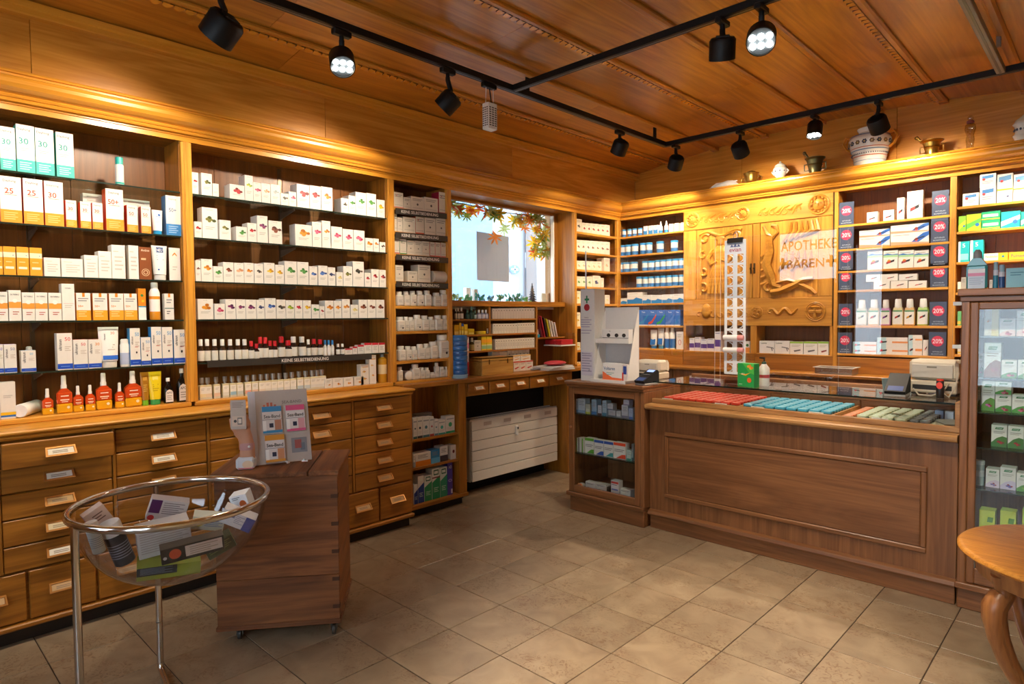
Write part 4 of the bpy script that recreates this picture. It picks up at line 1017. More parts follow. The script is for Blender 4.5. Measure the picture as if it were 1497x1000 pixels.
wb_ = MB(); wb_.lathe([(.030, .085), (.032, .09), (.032, .112), (.030, .117)], M('#b98a86', .8), 14, sy=.5).ball((.012, -.016, .102), (.006, .004, .006), M('#eeeae4', .4), 8, 5); wb_.build('wristband', hd)
cdm = MB(); cdm.box(-.06, .005, -.030, -.026, .185, .315, M('#b9a596', .5)); prints(cdm, .065, .13, [('l', .12, .9, .85, 4, .05, '#8a7668'), ('r', .1, .1, .9, .45, '#cdb29c'), ('e', .3, .28, .1, .1, '#3a3634'), ('r', .45, .16, .75, .4, '#6c625c'), ('r', .5, .2, .7, .36, '#d9c5b2')], y=-.0305)
cdm.v = [(x - .0275 if i >= 8 else x, y, z + (.185 if i >= 8 else 0)) for i, (x, y, z) in enumerate(cdm.v)]; cdm.build('held_card', hd)

# ---- acrylic bowl on chrome tripod
BC, BRd, ZR = Vector((-.262, -.735, 0)), .318, .775
bw_ = thing('bowl_stand', 'clear acrylic bowl stand with chrome rim and legs, lower left', 'bowl stand', (BC.x, BC.y, 0)); BL_ = bw_.location
prof = []; n = 16
for i in range(n + 1): a = math.pi / 2 * i / n; prof.append((BRd * .985 * math.sin(a) + 1e-4, ZR - .285 * math.cos(a)))
inn = [(max(r - .004, 1e-4), z + .003) for r, z in prof[::-1]]
MB().lathe(prof + inn, G_BOWL(), 48, (BC.x, BC.y, 0), cap=False).build('bowl', bw_, BL_)
MB().tube([(BC.x + BRd * math.cos(2 * math.pi * k / 64), BC.y + BRd * math.sin(2 * math.pi * k / 64), ZR) for k in range(64)], .0125, CHROME(), 12, closed=True).build('rim', bw_, BL_)
legA = [Vector((-.577, -.700)) - Vector((BC.x, BC.y))]
a0 = math.atan2(legA[0].y, legA[0].x)
lp = on(103, 775, 2, ZR - .01); a1 = math.atan2(lp.y - BC.y, lp.x - BC.x)
for a in (a0, a1):
    ca, sa = math.cos(a), math.sin(a); R0 = BRd + .004
    P = [(BC.x + R0 * ca, BC.y + R0 * sa, ZR), (BC.x + R0 * ca, BC.y + R0 * sa, .045), (BC.x + (R0 - .006) * ca, BC.y + (R0 - .006) * sa, .024), (BC.x + (R0 - .03) * ca, BC.y + (R0 - .03) * sa, .013), (BC.x + .10 * ca + .06, BC.y + .10 * sa - .02, .013)]
    lo = MB().tube(P, .0125, CHROME(), 12).build('leg', bw_, BL_)
    MB().lathe([(.0129, 0), (.0129, .003)], M('#4a4744', .4), 14, (BC.x + R0 * ca, BC.y + R0 * sa, .21)).build('joint_ring', lo, BL_)
fa = math.radians(40); F0 = (BC.x + .10 * math.cos(a0) + .06, BC.y + .10 * math.sin(a0) - .02, .013); F1 = (BC.x + .10 * math.cos(a1) + .06, BC.y + .10 * math.sin(a1) - .02, .013)
MB().tube([F0, (BC.x + .12, BC.y + .1, .013), (BC.x + .2, BC.y, .013), (BC.x + .12, BC.y - .1, .013), F1], .0125, CHROME(), 12).build('floor_frame', bw_, BL_)
# goods in the bowl, lying on its inner surface
E1, E2 = Vector((.302, .953, 0)), Vector((.953, -.302, 0))      # to the right / towards the viewer, as the bowl is seen
def bowl_at(u, e, z): return Vector((BC.x, BC.y, z)) + E1 * u + E2 * e
BYAW = math.atan2(E1.y, E1.x)
from mathutils import Euler
def in_bowl(nm, lab, u, e, z, dims, rot, front, side, pr=()):
    w, dd, h = dims; mb = box_mesh(w, dd, h, front, side, front, pr)
    mb.v = [(x, y - dd / 2, z_ - h / 2) for x, y, z_ in mb.v]
    Rm = Euler((0, 0, BYAW)).to_matrix() @ Euler([math.radians(v) for v in rot]).to_matrix()
    o = mb.build(nm); o.matrix_world = Matrix.Translation(bowl_at(u, e, z)) @ Rm.to_4x4()
    return tag(o, lab, 'box', 'sale goods in the acrylic bowl')
GR = lambda c, n=6: [('l', .08, .86, .92, n, .12, c)]
in_bowl('carton', 'lime green and black carton lowest in the clear bowl', -.02, .02, .552, (.20, .085, .05), (14, 3, 2), '#9aa83a', '#b2c040', [('r', .0, .35, .62, 1, '#28303a'), ('l', .05, .88, .55, 5, .1, '#7f93a8')])
in_bowl('carton', 'dark green carton lying right of the lime one in bowl', .145, .03, .60, (.10, .06, .05), (10, -24, 0), '#3d4a2c', '#8a9a3a', [('l', .1, .8, .9, 4, .15, '#77844e')])
in_bowl('carton', 'large white carton with fine grey print in clear bowl', -.035, -.02, .648, (.17, .085, .10), (10, -5, 6), '#c9c6c4', '#e2e2e4', [('l', .05, .9, .95, 9, .09, '#a8a19c')])
in_bowl('carton', 'black carton with orange circle on top of clear bowl pile', .055, .10, .628, (.20, .045, .058), (12, -5, 3), '#1f1f20', '#2a2a2c', [('r', .38, .2, .97, .9, '#cdbcae'), ('e', .22, .55, .095, .095, '#c2502e'), ('l', .45, .72, .9, 4, .14, '#9a8a7c'), ('e', .06, .4, .03, .03, '#dcdcdc')])
in_bowl('carton', 'white and navy carton at right side of clear bowl', .212, .035, .69, (.12, .045, .06), (18, 28, -12), '#d5d3d6', '#1f3f86', [('r', .72, 0, 1, 1, '#21408c'), ('r', .05, .6, .4, .85, '#6a6f8c'), ('l', .42, .8, .7, 5, .12, '#8c8fa4')])
in_bowl('carton', 'white carton with orange flower highest at right of bowl', .235, -.06, .728, (.065, .06, .065), (8, -14, -25), '#ececee', '#e2e2e6', [('e', .68, .42, .2, .24, '#d06a32'), ('l', .15, .85, .6, 2, .1, '#55565e')])
in_bowl('carton', 'pale carton with yellow mark behind the black one in bowl', .115, -.035, .675, (.11, .04, .06), (24, 12, -6), '#c4c6b4', '#d8d04a', [('e', .2, .55, .16, .16, '#d8cc3a'), ('l', .4, .85, .95, 5, .13, '#6a74a0')])
in_bowl('carton', 'white carton with purple panel leaning at back of bowl', -.02, -.135, .715, (.13, .035, .09), (20, 16, 4), '#cfc8c8', '#d8d2d0', [('r', .02, .35, .3, .98, '#5a2a5e'), ('l', .35, .85, .9, 6, .1, '#8a8084'), ('e', .12, .12, .09, .09, '#c22b2b')])
in_bowl('carton', 'pink edged carton at the far left of clear bowl', -.235, -.03, .745, (.07, .035, .075), (6, -30, 18), '#d9bfae', '#b0688e', [('l', .3, .7, .8, 3, .14, '#7a5a4c')])
def bowl_bottle(lab, u, e, z, r, h, rot, body, cap):
    p = bowl_at(u, e, z); rot = (rot[0], rot[1], math.degrees(BYAW))
    tg_ = thing('bottle', lab, 'bottle', p, rot=[math.radians(v) for v in rot], group='sale goods in the acrylic bowl')
    MB().lathe([(r * .9, -h * .5), (r, -h * .48), (r, h * .22)], M(body, .3), 18).build('body', tg_)
    MB().lathe([(r * 1.02, h * .22), (r * 1.02, h * .46), (r * .95, h * .5), (r * .6, h * .5)], M(cap, .35), 18).build('cap', tg_)
    l = MB()
    for k in range(6): l.lathe([(r * 1.006, h * (-.3 + .06 * k)), (r * 1.006, h * (-.28 + .06 * k))], M('#8f93a0', .4), 18, cap=False)
    l.build('label_print', tg_)
bowl_bottle('dark bottle with big white cap at left of clear bowl', -.175, .025, .662, .033, .16, (8, -16, 0), '#22242c', '#e6e4e2')
bowl_bottle('pale bottle with small white cap at left of clear bowl', -.235, .07, .705, .02, .11, (4, -12, 0), '#c8cfcb', '#eceae6')

# ---- round side table
TCn, TRr, TZt = Vector((2.15, 1.0, 0)), .325, .70
tb = thing('round_table', 'round honey wood side table with carved curved legs, right edge', 'table', (TCn.x, TCn.y, 0)); TB = tb.location
tw = wood('table_top_wood', '#d8963f', '#a8641c', 'x', scale=22, rough=.4, knots=4); te = wood('table_leg_wood', '#a9713f', '#744422', 'z', scale=7, rough=.36)
MB().lathe([(.0001, .672), (TRr - .035, .672), (TRr - .012, .678), (TRr, .688), (TRr, .692), (TRr - .006, .6985), (TRr - .016, .700), (.0001, .7005)], tw, 64, (TCn.x, TCn.y, 0), cap=False).build('table_top', tb, TB)
MB().lathe([(TRr - .06, .615), (TRr - .05, .62), (TRr - .045, .672)], te, 64, (TCn.x, TCn.y, 0), cap=False).build('apron', tb, TB)
for k in range(4):
    a = math.radians(222) + k * math.pi / 2; ca, sa = math.cos(a), math.sin(a)
    prof = [(.262, .655, .030), (.252, .622, .030), (.245, .598, .034), (.262, .578, .040), (.276, .555, .042), (.276, .52, .040), (.262, .46, .036), (.235, .39, .033), (.19, .31, .030), (.14, .24, .027), (.11, .18, .025), (.12, .12, .024), (.17, .065, .022), (.23, .03, .022), (.262, .016, .015)]
    lg = MB().tube([(TCn.x + r * ca, TCn.y + r * sa, z) for r, z, _ in prof], [w for *_, w in prof], te, 12, flat=(1.0, .8)).build('leg', tb, TB)
    ed = MB()
    for s_ in (-1, 1): ed.tube([(TCn.x + (r + .006) * ca - s_ * sa * w * .82, TCn.y + (r + .006) * sa + s_ * ca * w * .82, z) for r, z, w in prof[2:12]], .0055, te, 6)
    ed.build('leg_edging', lg, TB)
MB().lathe([(.02, .15), (.06, .165), (.085, .18), (.06, .2), (.03, .215)], te, 24, (TCn.x, TCn.y, 0)).build('lower_boss', tb, TB)
KIND.update({'sunscreen goods on the left glass shelves': 'sunscreen_carton', 'white plant-picture boxes in the middle bay': 'plant_box', 'medicine packs in the narrow bay': 'medicine_box', 'boxes in the low open shelf unit': 'eye_care_box', 'pharmacy goods below the window': 'pill_box', 'medicine boxes in the corner bay': 'medicine_box', 'blue and white goods on the back wall': 'nutrition_box', 'oral care goods in the discount bay': 'toothpaste_box', 'boxes in the right back-wall bay': 'remedy_box', 'boxes in the low glass cabinet': 'medicine_box', 'herbal boxes in the tall glass cabinet': 'herbal_box'})
# ================================================================== GOODS: LEFT WALL
def cv(crop): ox, oy, sc = crop; return (lambda x: ox + x / sc), (lambda y: oy + y / sc)
GL1 = 'sunscreen goods on the left glass shelves'
XF = XL - .022
def sh(z, ph, g, f=XF, side='L'): return Shelf(side, f, z + .0005, ph, g)
LS = [sh(z, '%s sunscreen shelf' % n, GL1) for z, n in zip(GZ, ('top', 'second', 'third', 'fourth', 'fifth'))] + [sh(ZBASE, 'sunscreen bay base', GL1)]
def daylong(c, num, cs): return [('t', .42, .9, .065, '#4a4a4e', 'Daylong', .72), ('t', .4, .66, .13, '#1a9088', num, .6), ('r', .18, .55, .78, .56, c), ('l', .18, .5, .7, 2, .04, '#d9b8a4'), ('r', 0, 0, 1, .27, c), ('l', .15, .2, .8, 4, .045, cs)]
X1, Y1 = cv((0, 150, 4.166))
for a, b, t in ((5, 100, 148), (105, 218, 137), (221, 335, 160), (347, 455, 184)): carton(LS[0], X1(a), X1(b), Y1(t), 'white sunscreen carton with turquoise base', daylong('#3fb9ad', '30', '#a9e0d8'), side='#1fa593', d=.075)
def spray(S, a, b, t, desc, cap, body='#f1efe9', band=None):
    return round_thing(S, a, b, t, desc, [('body', [(.92, 0), (1, .02), (1, .7), (.9, .74)], M(body, .3)), ('label_band', [(1.01, .03), (1.012, .1)], M(band or cap, .4)), ('cap', [(.88, .73), (.88, .97), (.8, 1), (0, 1)], M(cap, .3))], parts=True)
spray(LS[0], X1(703), X1(757), Y1(335), 'white spray can with turquoise cap', '#35b3aa')
def og(num): return [('t', .45, .9, .065, '#4a4a4e', 'Daylong', .72), ('t', .42, .69, .12, '#d2401c', num, .6), ('r', .2, .6, .78, .61, '#e2683a'), ('r', 0, 0, 1, .28, '#f09a2a'), ('l', .15, .21, .8, 4, .045, '#f6c47c')]
for a, b, t, nm in ((5, 138, 450, '25'), (147, 268, 465, '25'), (276, 392, 481, '30')): carton(LS[1], X1(a), X1(b), Y1(t), 'tall white and orange sunscreen carton', og(nm), side='#e0541c', d=.075)
for a, b, t in ((404, 470, 595), (492, 558, 605), (566, 630, 611)): carton(LS[1], X1(a), X1(b), Y1(t), 'small white and orange carton', og('30'), side='#e0541c', d=.05)
carton(LS[1], X1(649), X1(757), Y1(527), 'tall white and orange carton', og('50+'), side='#e0541c', d=.07)
for a, b, t in ((776, 842, 625), (862, 922, 634)): carton(LS[1], X1(a), X1(b), Y1(t), 'small white and orange carton', og('50'), side='#d84a1c', d=.05)
tube_stand(LS[1], X1(926), X1(993), Y1(655), 'white sun tube with blue cap', '#eef0f0', '#2b9ad6', [('r', .3, .7, .8, .74, '#7a9fc4'), ('e', .7, .8, .16, .16, '#2a66b4'), ('r', .2, .5, .75, .52, '#9ab4c8')])
carton(LS[1], X1(1014), X1(1105), Y1(568), 'white and blue sunscreen carton', [('t', .45, .91, .05, '#8a8a8c', 'Daylong', .62), ('t', .45, .64, .1, '#4a6a9a', '50+', .5), ('r', 0, 0, 1, .29, '#3a86c8'), ('l', .15, .22, .8, 4, .05, '#a9cbe8')], side='#5b8fc0', d=.07)
carton(LS[1], X1(510), X1(632), Y1(556), 'pale carton behind the small orange ones', [('l', .2, .9, .8, 3, .1, '#b9b4ac')], back=.085, d=.05, count=False, where='standing', front='#d9d6d0')
carton(LS[1], X1(752), X1(918), Y1(592), 'flat pale green carton behind small orange ones', [('l', .2, .9, .8, 3, .1, '#b9b4ac')], back=.085, d=.05, count=False, where='lying', front='#cfd8d2')
# third shelf
OC = [('r', .0, .62, 1, .8, '#f5e3c0'), ('e', .8, .7, .05, .05, '#3a78b8'), ('r', .15, .22, .85, .3, '#f8ecd4'), ('r', .2, .45, .7, .48, '#f7d79a')]
for a, b, t in ((-14, 21, 874), (23, 100, 876), (104, 180, 879), (184, 261, 884)): carton(LS[2], X1(a), X1(b), Y1(t), 'amber sun care carton', OC, front='#eda22c', side='#d9821c', d=.06)
WL3 = [('l', .2, .62, .85, 4, .12, '#c9c2b8'), ('r', .1, .8, .5, .82, '#e0b8a0')]
for a, b, t in ((270, 370, 945), (376, 508, 951), (516, 600, 930), (602, 682, 906), (684, 767, 868)): carton(LS[2], X1(a), X1(b), Y1(t), 'plain white skin care carton', WL3, d=.07)
carton(LS[2], X1(787), X1(848), Y1(870), 'tall white carton with thin print', WL3, side='#d8d2c8', d=.05)
carton(LS[2], X1(851), X1(926), Y1(880), 'brown carton with white swirl', [('t', .5, .9, .07, '#e9d9c4', 'Avène', .7), ('r', .15, .6, .55, .66, '#d9b894'), ('e', .5, .22, .34, .34, '#d9b894'), ('e', .5, .22, .28, .28, '#8a4a22'), ('e', .5, .22, .2, .2, '#d9b894'), ('e', .5, .22, .13, .13, '#8a4a22')], front='#8a4a22', side='#6a3416', d=.05)
tube_stand(LS[2], X1(926), X1(1021), Y1(872), 'white tube with blue square', '#f2f1ee', '#eceae6', [('r', .2, .8, .82, .95, '#1f4a8a'), ('t', .5, .87, .09, '#ffffff', 'NEU', .5), ('l', .2, .7, .8, 3, .06, '#9fb0bf'), ('e', .3, .3, .08, .08, '#1f5aa8')])
carton(LS[2], X1(1032), X1(1102), Y1(885), 'white carton with orange chevron', [('q', ((.3, .78), (.5, .86), (.7, .78), (.7, .74), (.5, .81), (.3, .74)), '#e0852a'), ('l', .3, .4, .7, 2, .08, '#c9c2b8')], side='#5a3a22', d=.05)
# fourth shelf
X2, Y2 = cv((0, 370, 4.166))
EA = [('r', 0, .42, 1, .62, '#f0a040'), ('e', .5, .66, .2, .2, '#f6f2ea'), ('t', .5, .86, .05, '#6a6a70', 'EAU THERMALE', .7), ('l', .3, .28, .8, 2, .07, '#b84a3a')]
for a, b, t in ((-24, 52, 236), (56, 134, 226), (138, 216, 240), (217, 294, 240), (299, 379, 242)): carton(LS[3], X2(a), X2(b), Y2(t), 'white sun carton with orange wave', EA, d=.055)
carton(LS[3], X2(381), X2(460), Y2(187), 'tall plain white carton', [('t', .5, .88, .03, '#6a6a70', 'DERMA', .5), ('r', .1, .46, .9, .465, '#c22'), ('l', .2, .4, .8, 2, .05, '#c9c2b8')], d=.06)
LR = [('r', 0, 0, 1, .37, '#f0a62a'), ('r', .42, .86, .6, 1, '#e88a20'), ('l', .12, .78, .85, 2, .08, '#8a8a8c'), ('t', .3, .52, .08, '#e88a20', '50+', .4), ('l', .12, .3, .7, 3, .08, '#f8d48e')]
for a, b, t in ((468, 556, 243), (568, 658, 245), (668, 756, 246), (758, 839, 247)): carton(LS[3], X2(a), X2(b), Y2(t), 'white and amber sunscreen carton', LR, side='#d98a1c', d=.055)
carton(LS[3], X2(845), X2(893), Y2(216), 'narrow orange and white carton', [('r', 0, 0, 1, .4, '#f4f1ea'), ('r', 0, .4, 1, .44, '#2a9ac4'), ('e', .5, .78, .2, .2, '#3a8a4a'), ('e', .6, .6, .18, .18, '#e8c02a')], front='#f08a1c', side='#c86a14', d=.04)
round_thing(LS[3], X2(912), X2(977), Y2(180), 'white spray bottle with orange base', [('body', [(.95, 0), (1, .01), (1, .22)], M('#f0a02a', .3)), ('body', [(1, .22), (1, .72), (.8, .8), (.62, .84)], M('#f3f0ea', .3)), ('cap', [(.66, .84), (.66, .98), (.6, 1), (0, 1)], M('#e8e6e2', .15)), ('badge', [(1.012, .55), (1.012, .63)], M('#f0a02a', .4))], parts=True)
carton(LS[3], X2(1005), X2(1062), Y2(247), 'narrow white carton with orange square', [('r', .4, .86, .62, 1, '#e88a20'), ('l', .2, .74, .8, 2, .1, '#8a8a8c'), ('r', 0, .42, 1, .45, '#1f6a6a'), ('l', .2, .3, .6, 2, .08, '#555')], d=.04)
# fifth shelf
def ultra(c, num, extra=()): return [('v', .2, .68, .2, '#2a2a34', 'ultrasun', .5), ('t', .7, .84, .10, c, num, .42), ('r', 0, .03, 1, .17, '#1f4fc0'), ('r', .2, .09, .8, .105, '#7fa4e8'), ('l', .5, .62, .9, 3, .05, '#c9bcae'), *extra]
for a, b, t, c in ((-30, 26, 556, '#8a7ac8'), (28, 106, 556, '#9a9ab8')): carton(LS[4], X2(a), X2(b), Y2(t), 'white sun carton with violet top', ultra(c, '50'), top='#7a5ac0', d=.055)
carton(LS[4], X2(131), X2(223), Y2(593), 'wide pale blue and white carton', ultra('#7ac0e0', '50'), top='#4a9ad0', d=.05)
round_thing(LS[4], X2(155), X2(207), Y2(568), 'white round-capped bottle behind pale blue carton', [('body', [(1, 0), (1, .8), (.8, .86)], M('#e9e6e0', .3)), ('cap', [(.75, .86), (.7, .97), (.4, 1), (0, 1)], M('#f3f1ec', .3))], parts=True, back=.08, count=False, where='standing')
for a, b, t, c in ((352, 446, 488, '#e06060'), (450, 539, 527, '#e06060'), (541, 622, 526, '#e89a4a')): carton(LS[4], X2(a), X2(b), Y2(t), 'white sun carton with red top', ultra(c, '50' if c != '#e89a4a' else '30'), top='#d83a2a', side='#e8e2dc', d=.055)
tube_stand(LS[4], X2(602), X2(728), Y2(450), 'big white sun tube with blue band', '#f3f0ea', '#e9e4da', [('v', .2, .75, .12, '#3a3a44', 'ultrasun', .4), ('t', .75, .85, .07, '#e89a7a', '30', .3), ('r', 0, .2, 1, .3, '#2a6ad0'), ('l', .35, .55, .85, 3, .06, '#c9c2b8')])
round_thing(LS[4], X2(733), X2(791), Y2(523), 'small white bottle with blue label', [('body', [(.95, 0), (1, .02), (1, .78), (.85, .84)], M('#f3f0ea', .3)), ('label', [(1.01, .08), (1.012, .5)], M('#b9c4e0', .5)), ('cap', [(.85, .84), (.85, .97), (.6, 1), (0, 1)], M('#efece6', .3))], parts=True)
for a, b, t, d in ((796, 859, 458, ''), (862, 922, 513, 'small '), (926, 989, 450, ''), (991, 1056, 451, ''), (1062, 1138, 466, '')): carton(LS[4], X2(a), X2(b), Y2(t), d + 'white sun carton with sky-blue top', ultra('#7ab4dc', '50', [('l', .45, .5, .8, 1, .03, '#d83a3a'), ('e', .62, .36, .08, .12, '#333')]), top='#3a9ad8', side='#4aa0d8', d=.055)
# base
carton(LS[5], X2(5), X2(101), Y2(785), 'tall white bottle-shaped pack with yellow stripe', [('r', 0, .1, 1, .18, '#f0c020'), ('r', 0, .05, 1, .1, '#2a6ac0'), ('l', .2, .62, .8, 2, .05, '#c9c4bc')], d=.05, name='lotion_pack')
round_thing(LS[5], X2(-40), X2(3), Y2(880), 'white bottle at photo edge', [('body', [(1, 0), (1, .7), (.7, .8)], M('#f1eee8', .3)), ('cap', [(.7, .8), (.7, 1), (0, 1)], M('#e8e4dc', .3))], parts=True)
lb_loc, lw_, lh_, _ = LS[5].span(X2(105), X2(212), Y2(905), .05)
LS[5].n += 1; lyb = thing('lotion_bottle', 'white lotion bottle lying on its side on sunscreen bay base', 'bottle', lb_loc + Vector((.0, 0, .032)), 0, GL1, rot=(0, math.radians(90), math.radians(-28)))
MB().lathe([(.026, -.14), (.031, -.13), (.031, .02), (.03, .03)], M('#eeebe6', .35), 20).build('body', lyb); MB().lathe([(.0315, .03), (.0315, .062), (.029, .066), (0.0001, .064)], M('#f6f4f0', .35), 20, cap=False).build('cap', lyb)
for a, b, t, big in ((258, 326, 825, 0), (345, 441, 745, 1), (446, 509, 808, 0), (521, 582, 803, 0), (586, 681, 730, 1), (702, 759, 790, 0), (761, 861, 718, 1)):
    pump_bottle(LS[5], X2(a), X2(b), Y2(t), ('big' if big else 'small') + ' orange and yellow oil spray bottle', '#cf4a1c', '#e8a81c')
tube_stand(LS[5], X2(858), X2(912), Y2(725), 'amber tube with green cap', '#a8741c', '#7ac02a', [('r', .2, .75, .8, .85, '#c89a3a'), ('l', .2, .6, .8, 4, .06, '#d8b860')])
tube_stand(LS[5], X2(906), X2(987), Y2(722), 'yellow tube with green cap', '#e8cf1c', '#3aa85a', [('r', .2, .75, .8, .85, '#f2e070'), ('l', .2, .6, .8, 4, .06, '#b89a1c')])
for a, b, t, sz in ((996, 1056, 760, 'small'), (1077, 1142, 702, 'large')):
    def lab_(tt, r, h):
        l = MB(); prints(l, r * 1.5, h, [('q', ((.0, .05), (1, .05), (1, .42), (.85, .5), (.5, .55), (.15, .5), (0, .42)), '#e6dfd6'), ('t', .5, .42, .08, '#2a2220', 'APO', .7), ('l', .15, .28, .85, 3, .07, '#9a9088')], y=-r * .83); l.build('label', tt)
    round_thing(LS[5], X2(a), X2(b), Y2(t), sz + ' black bottle with white label', [('body', [(.95, 0), (1, .02), (1, .52), (.85, .62), (.3, .74), (.3, .86)], M('#17100c', .12)), ('cap', [(.4, .86), (.4, .99), (.35, 1), (0, 1)], M('#f1ede6', .35))], parts=True, flat=.8, extra=lab_)

# ---- middle bay: white boxes with plant pictures
GM = 'white plant-picture boxes in the middle bay'
MS = [sh(z, '%s plant-box shelf' % n, GM) for z, n in zip(GZ, ('top', 'second', 'third', 'fourth', 'fifth'))] + [sh(ZBASE, 'plant-box bay base', GM)]
PC = dict(red=('#c0303a', '#7a1f22'), olive=('#7a7a3a', '#4a5428'), green=('#5a9a4a', '#3f7a3a'), yel=('#e8c020', '#c8901c'), pink=('#d86a8a', '#b83a5a'), peach=('#e8b48a', '#d0906a'), dark=('#3a3a34', '#6a5a4a'), orange=('#e0952a', '#b86a1c'), brown=('#8a4a32', '#5a2a1c'), blue=('#5a80c8', '#2f4a8a'), navy=('#2f3a62', '#55608a'), purp=('#8a3a6a', '#5a2a52'), grey=('#b9b9b9', '#9aa'), cream=('#e8d890', '#cdbb70'), lime=('#b0c030', '#7a9a2a'), none=('#ece6da', '#e2dccf'))
CN = dict(red='red fruit', olive='olive root', green='green leaf', yel='yellow flower', pink='pink blossom', peach='peach-coloured', dark='dark seed', orange='orange fruit', brown='brown bark', blue='blue flower', navy='dark blue berry', purp='purple flower', grey='pale grey', cream='cream-coloured', lime='lime green', none='faint')
def plant_row(S, crop, items):
    X, Y = cv(crop)
    for a, b, t, c in items:
        r = random.Random(a * 7 + t); w = .25 + .06 * r.random()
        pr = [('t', .5, .93, .035, '#a8a49c', 'NATURA', .4), ('b', .58, .62, w, *PC[c]), ('l', .2, .36, .8, 2, .06, '#b9b5ac')]
        carton(S, X(a), X(b), Y(t), 'white box with %s picture' % CN[c], pr, side='#dcdad8', d=.07 + .02 * r.random())
C3 = (270, 230, 4.678); C4 = (270, 400, 4.678)
plant_row(MS[0], C3, [(50, 97, 103, 'red'), (116, 190, 110, 'olive'), (192, 235, 180, 'none'), (309, 411, 188, 'red'), (413, 470, 124, 'lime'), (471, 525, 172, 'pink'), (527, 588, 180, 'peach'), (590, 655, 187, 'grey'), (657, 712, 246, 'dark'), (713, 765, 236, 'pink'), (768, 855, 186, 'red'), (857, 934, 196, 'red'), (936, 1013, 204, 'orange'), (1071, 1122, 281, 'dark'), (1123, 1170, 262, 'green'), (1171, 1243, 240, 'green'), (1245, 1312, 248, 'green'), (1316, 1370, 291, 'yel')])
plant_row(MS[1], C3, [(68, 119, 440, 'red'), (122, 228, 345, 'olive'), (240, 318, 430, 'olive'), (353, 429, 475, 'green'), (431, 495, 450, 'red'), (497, 571, 400, 'purp'), (576, 668, 435, 'brown'), (757, 872, 461, 'orange'), (874, 938, 443, 'pink'), (940, 1000, 435, 'orange'), (1004, 1080, 475, 'pink'), (1082, 1155, 492, 'pink'), (1157, 1232, 500, 'pink'), (1235, 1290, 553, 'orange'), (1292, 1330, 556, 'orange'), (1334, 1374, 580, 'dark')])
plant_row(MS[2], C3, [(75, 113, 705, 'brown'), (115, 193, 696, 'orange'), (197, 263, 746, 'green'), (266, 338, 718, 'brown'), (340, 407, 722, 'peach'), (409, 475, 722, 'orange'), (478, 540, 728, 'dark'), (543, 618, 722, 'yel'), (620, 682, 736, 'yel'), (684, 769, 711, 'green'), (771, 850, 716, 'green'), (853, 910, 746, 'blue'), (915, 979, 741, 'blue'), (981, 1033, 753, 'navy'), (1038, 1084, 786, 'cream'), (1086, 1149, 745, 'olive'), (1151, 1228, 713, 'dark'), (1231, 1275, 790, 'red'), (1277, 1330, 766, 'red'), (1332, 1378, 770, 'red')])
plant_row(MS[3], C4, [(90, 198, 173, 'orange'), (205, 278, 206, 'pink'), (281, 351, 175, 'purp'), (353, 418, 176, 'purp'), (420, 492, 178, 'purp'), (494, 548, 180, 'navy'), (550, 626, 168, 'blue'), (629, 692, 178, 'dark'), (694, 752, 182, 'lime'), (754, 808, 182, 'red'), (810, 866, 183, 'yel'), (869, 922, 211, 'green'), (924, 958, 223, 'red'), (961, 1020, 185, 'orange'), (1022, 1075, 186, 'orange'), (1077, 1132, 175, 'orange'), (1136, 1189, 213, 'cream'), (1191, 1250, 178, 'brown'), (1252, 1308, 178, 'brown'), (1310, 1368, 179, 'brown')])
X4, Y4 = cv(C4)
MS[4].group = 'small bottles in the middle bay'; MS[5].group = 'flower essence bottles in the middle bay'
def mini(S, a, b, t, desc, body, label, cap, **k): round_thing(S, X4(a), X4(b), Y4(t), desc, bot_prof(body, label, cap, sh=.56, neck=.5, cw=.62, l0=.06, l1=.5), **k)
for a in (90, 134, 185, 238, 291, 344, 390): mini(MS[4], a, a + 44, 449, 'amber dropper bottle with white cap', '#3a2414', '#eae4d6', '#f2efe8')
for a, b, t in ((438, 476, 461), (472, 512, 480), (499, 538, 434), (532, 574, 436), (566, 604, 459), (600, 636, 461), (638, 686, 430), (682, 734, 457)): mini(MS[4], a, b, t, 'dark bottle with red cap', '#2a1510', '#e6e0d4', '#d0202a')
for a, b, t in ((720, 770, 431), (778, 828, 431), (832, 862, 450)): mini(MS[4], a, b, t, 'dark bottle with white cap', '#2a1a12', '#e6e0d4', '#efece4')
for a, b, t in ((864, 904, 447), (906, 946, 450)): mini(MS[4], a, b, t, 'dark bottle with red cap', '#2a1510', '#e6e0d4', '#d0202a')
for a, b, t in ((950, 972, 455), (974, 998, 455), (1000, 1022, 455)): mini(MS[4], a, b, t, 'slim white bottle with blue cap', '#e9e6de', '#f2efe8', '#3a86c8')
for a, b, t in ((1036, 1062, 480), (1066, 1092, 480)): mini(MS[4], a, b, t, 'small dark bottle with white cap', '#3a2a20', '#e9e4da', '#f2efe8')
for a, b, t in ((1097, 1148, 513), (1150, 1181, 500), (1184, 1226, 488), (1228, 1280, 475), (1282, 1325, 474), (1328, 1370, 473)): carton(MS[4], X4(a), X4(b), Y4(t), 'white tub with red lid', [('r', 0, .8, 1, 1, '#d02a3a'), ('l', .2, .6, .8, 3, .14, '#b9b4aa')], top='#d02a3a', name='tub', cat='tub', d=.04)
TINT = ['#e9d9a8', '#e6d2b0', '#e9c8a8', '#e0dccf', '#9cc4d4', '#c8d0c8', '#e8a890', '#e8c4a8', '#e6d8c4', '#e0ddd0', '#dfe0d8', '#d8dcd8', '#e2e0d8', '#e6e4da', '#b8ccd4', '#c8d4d8', '#e4e2da', '#e0e0d8', '#e2e0d6']
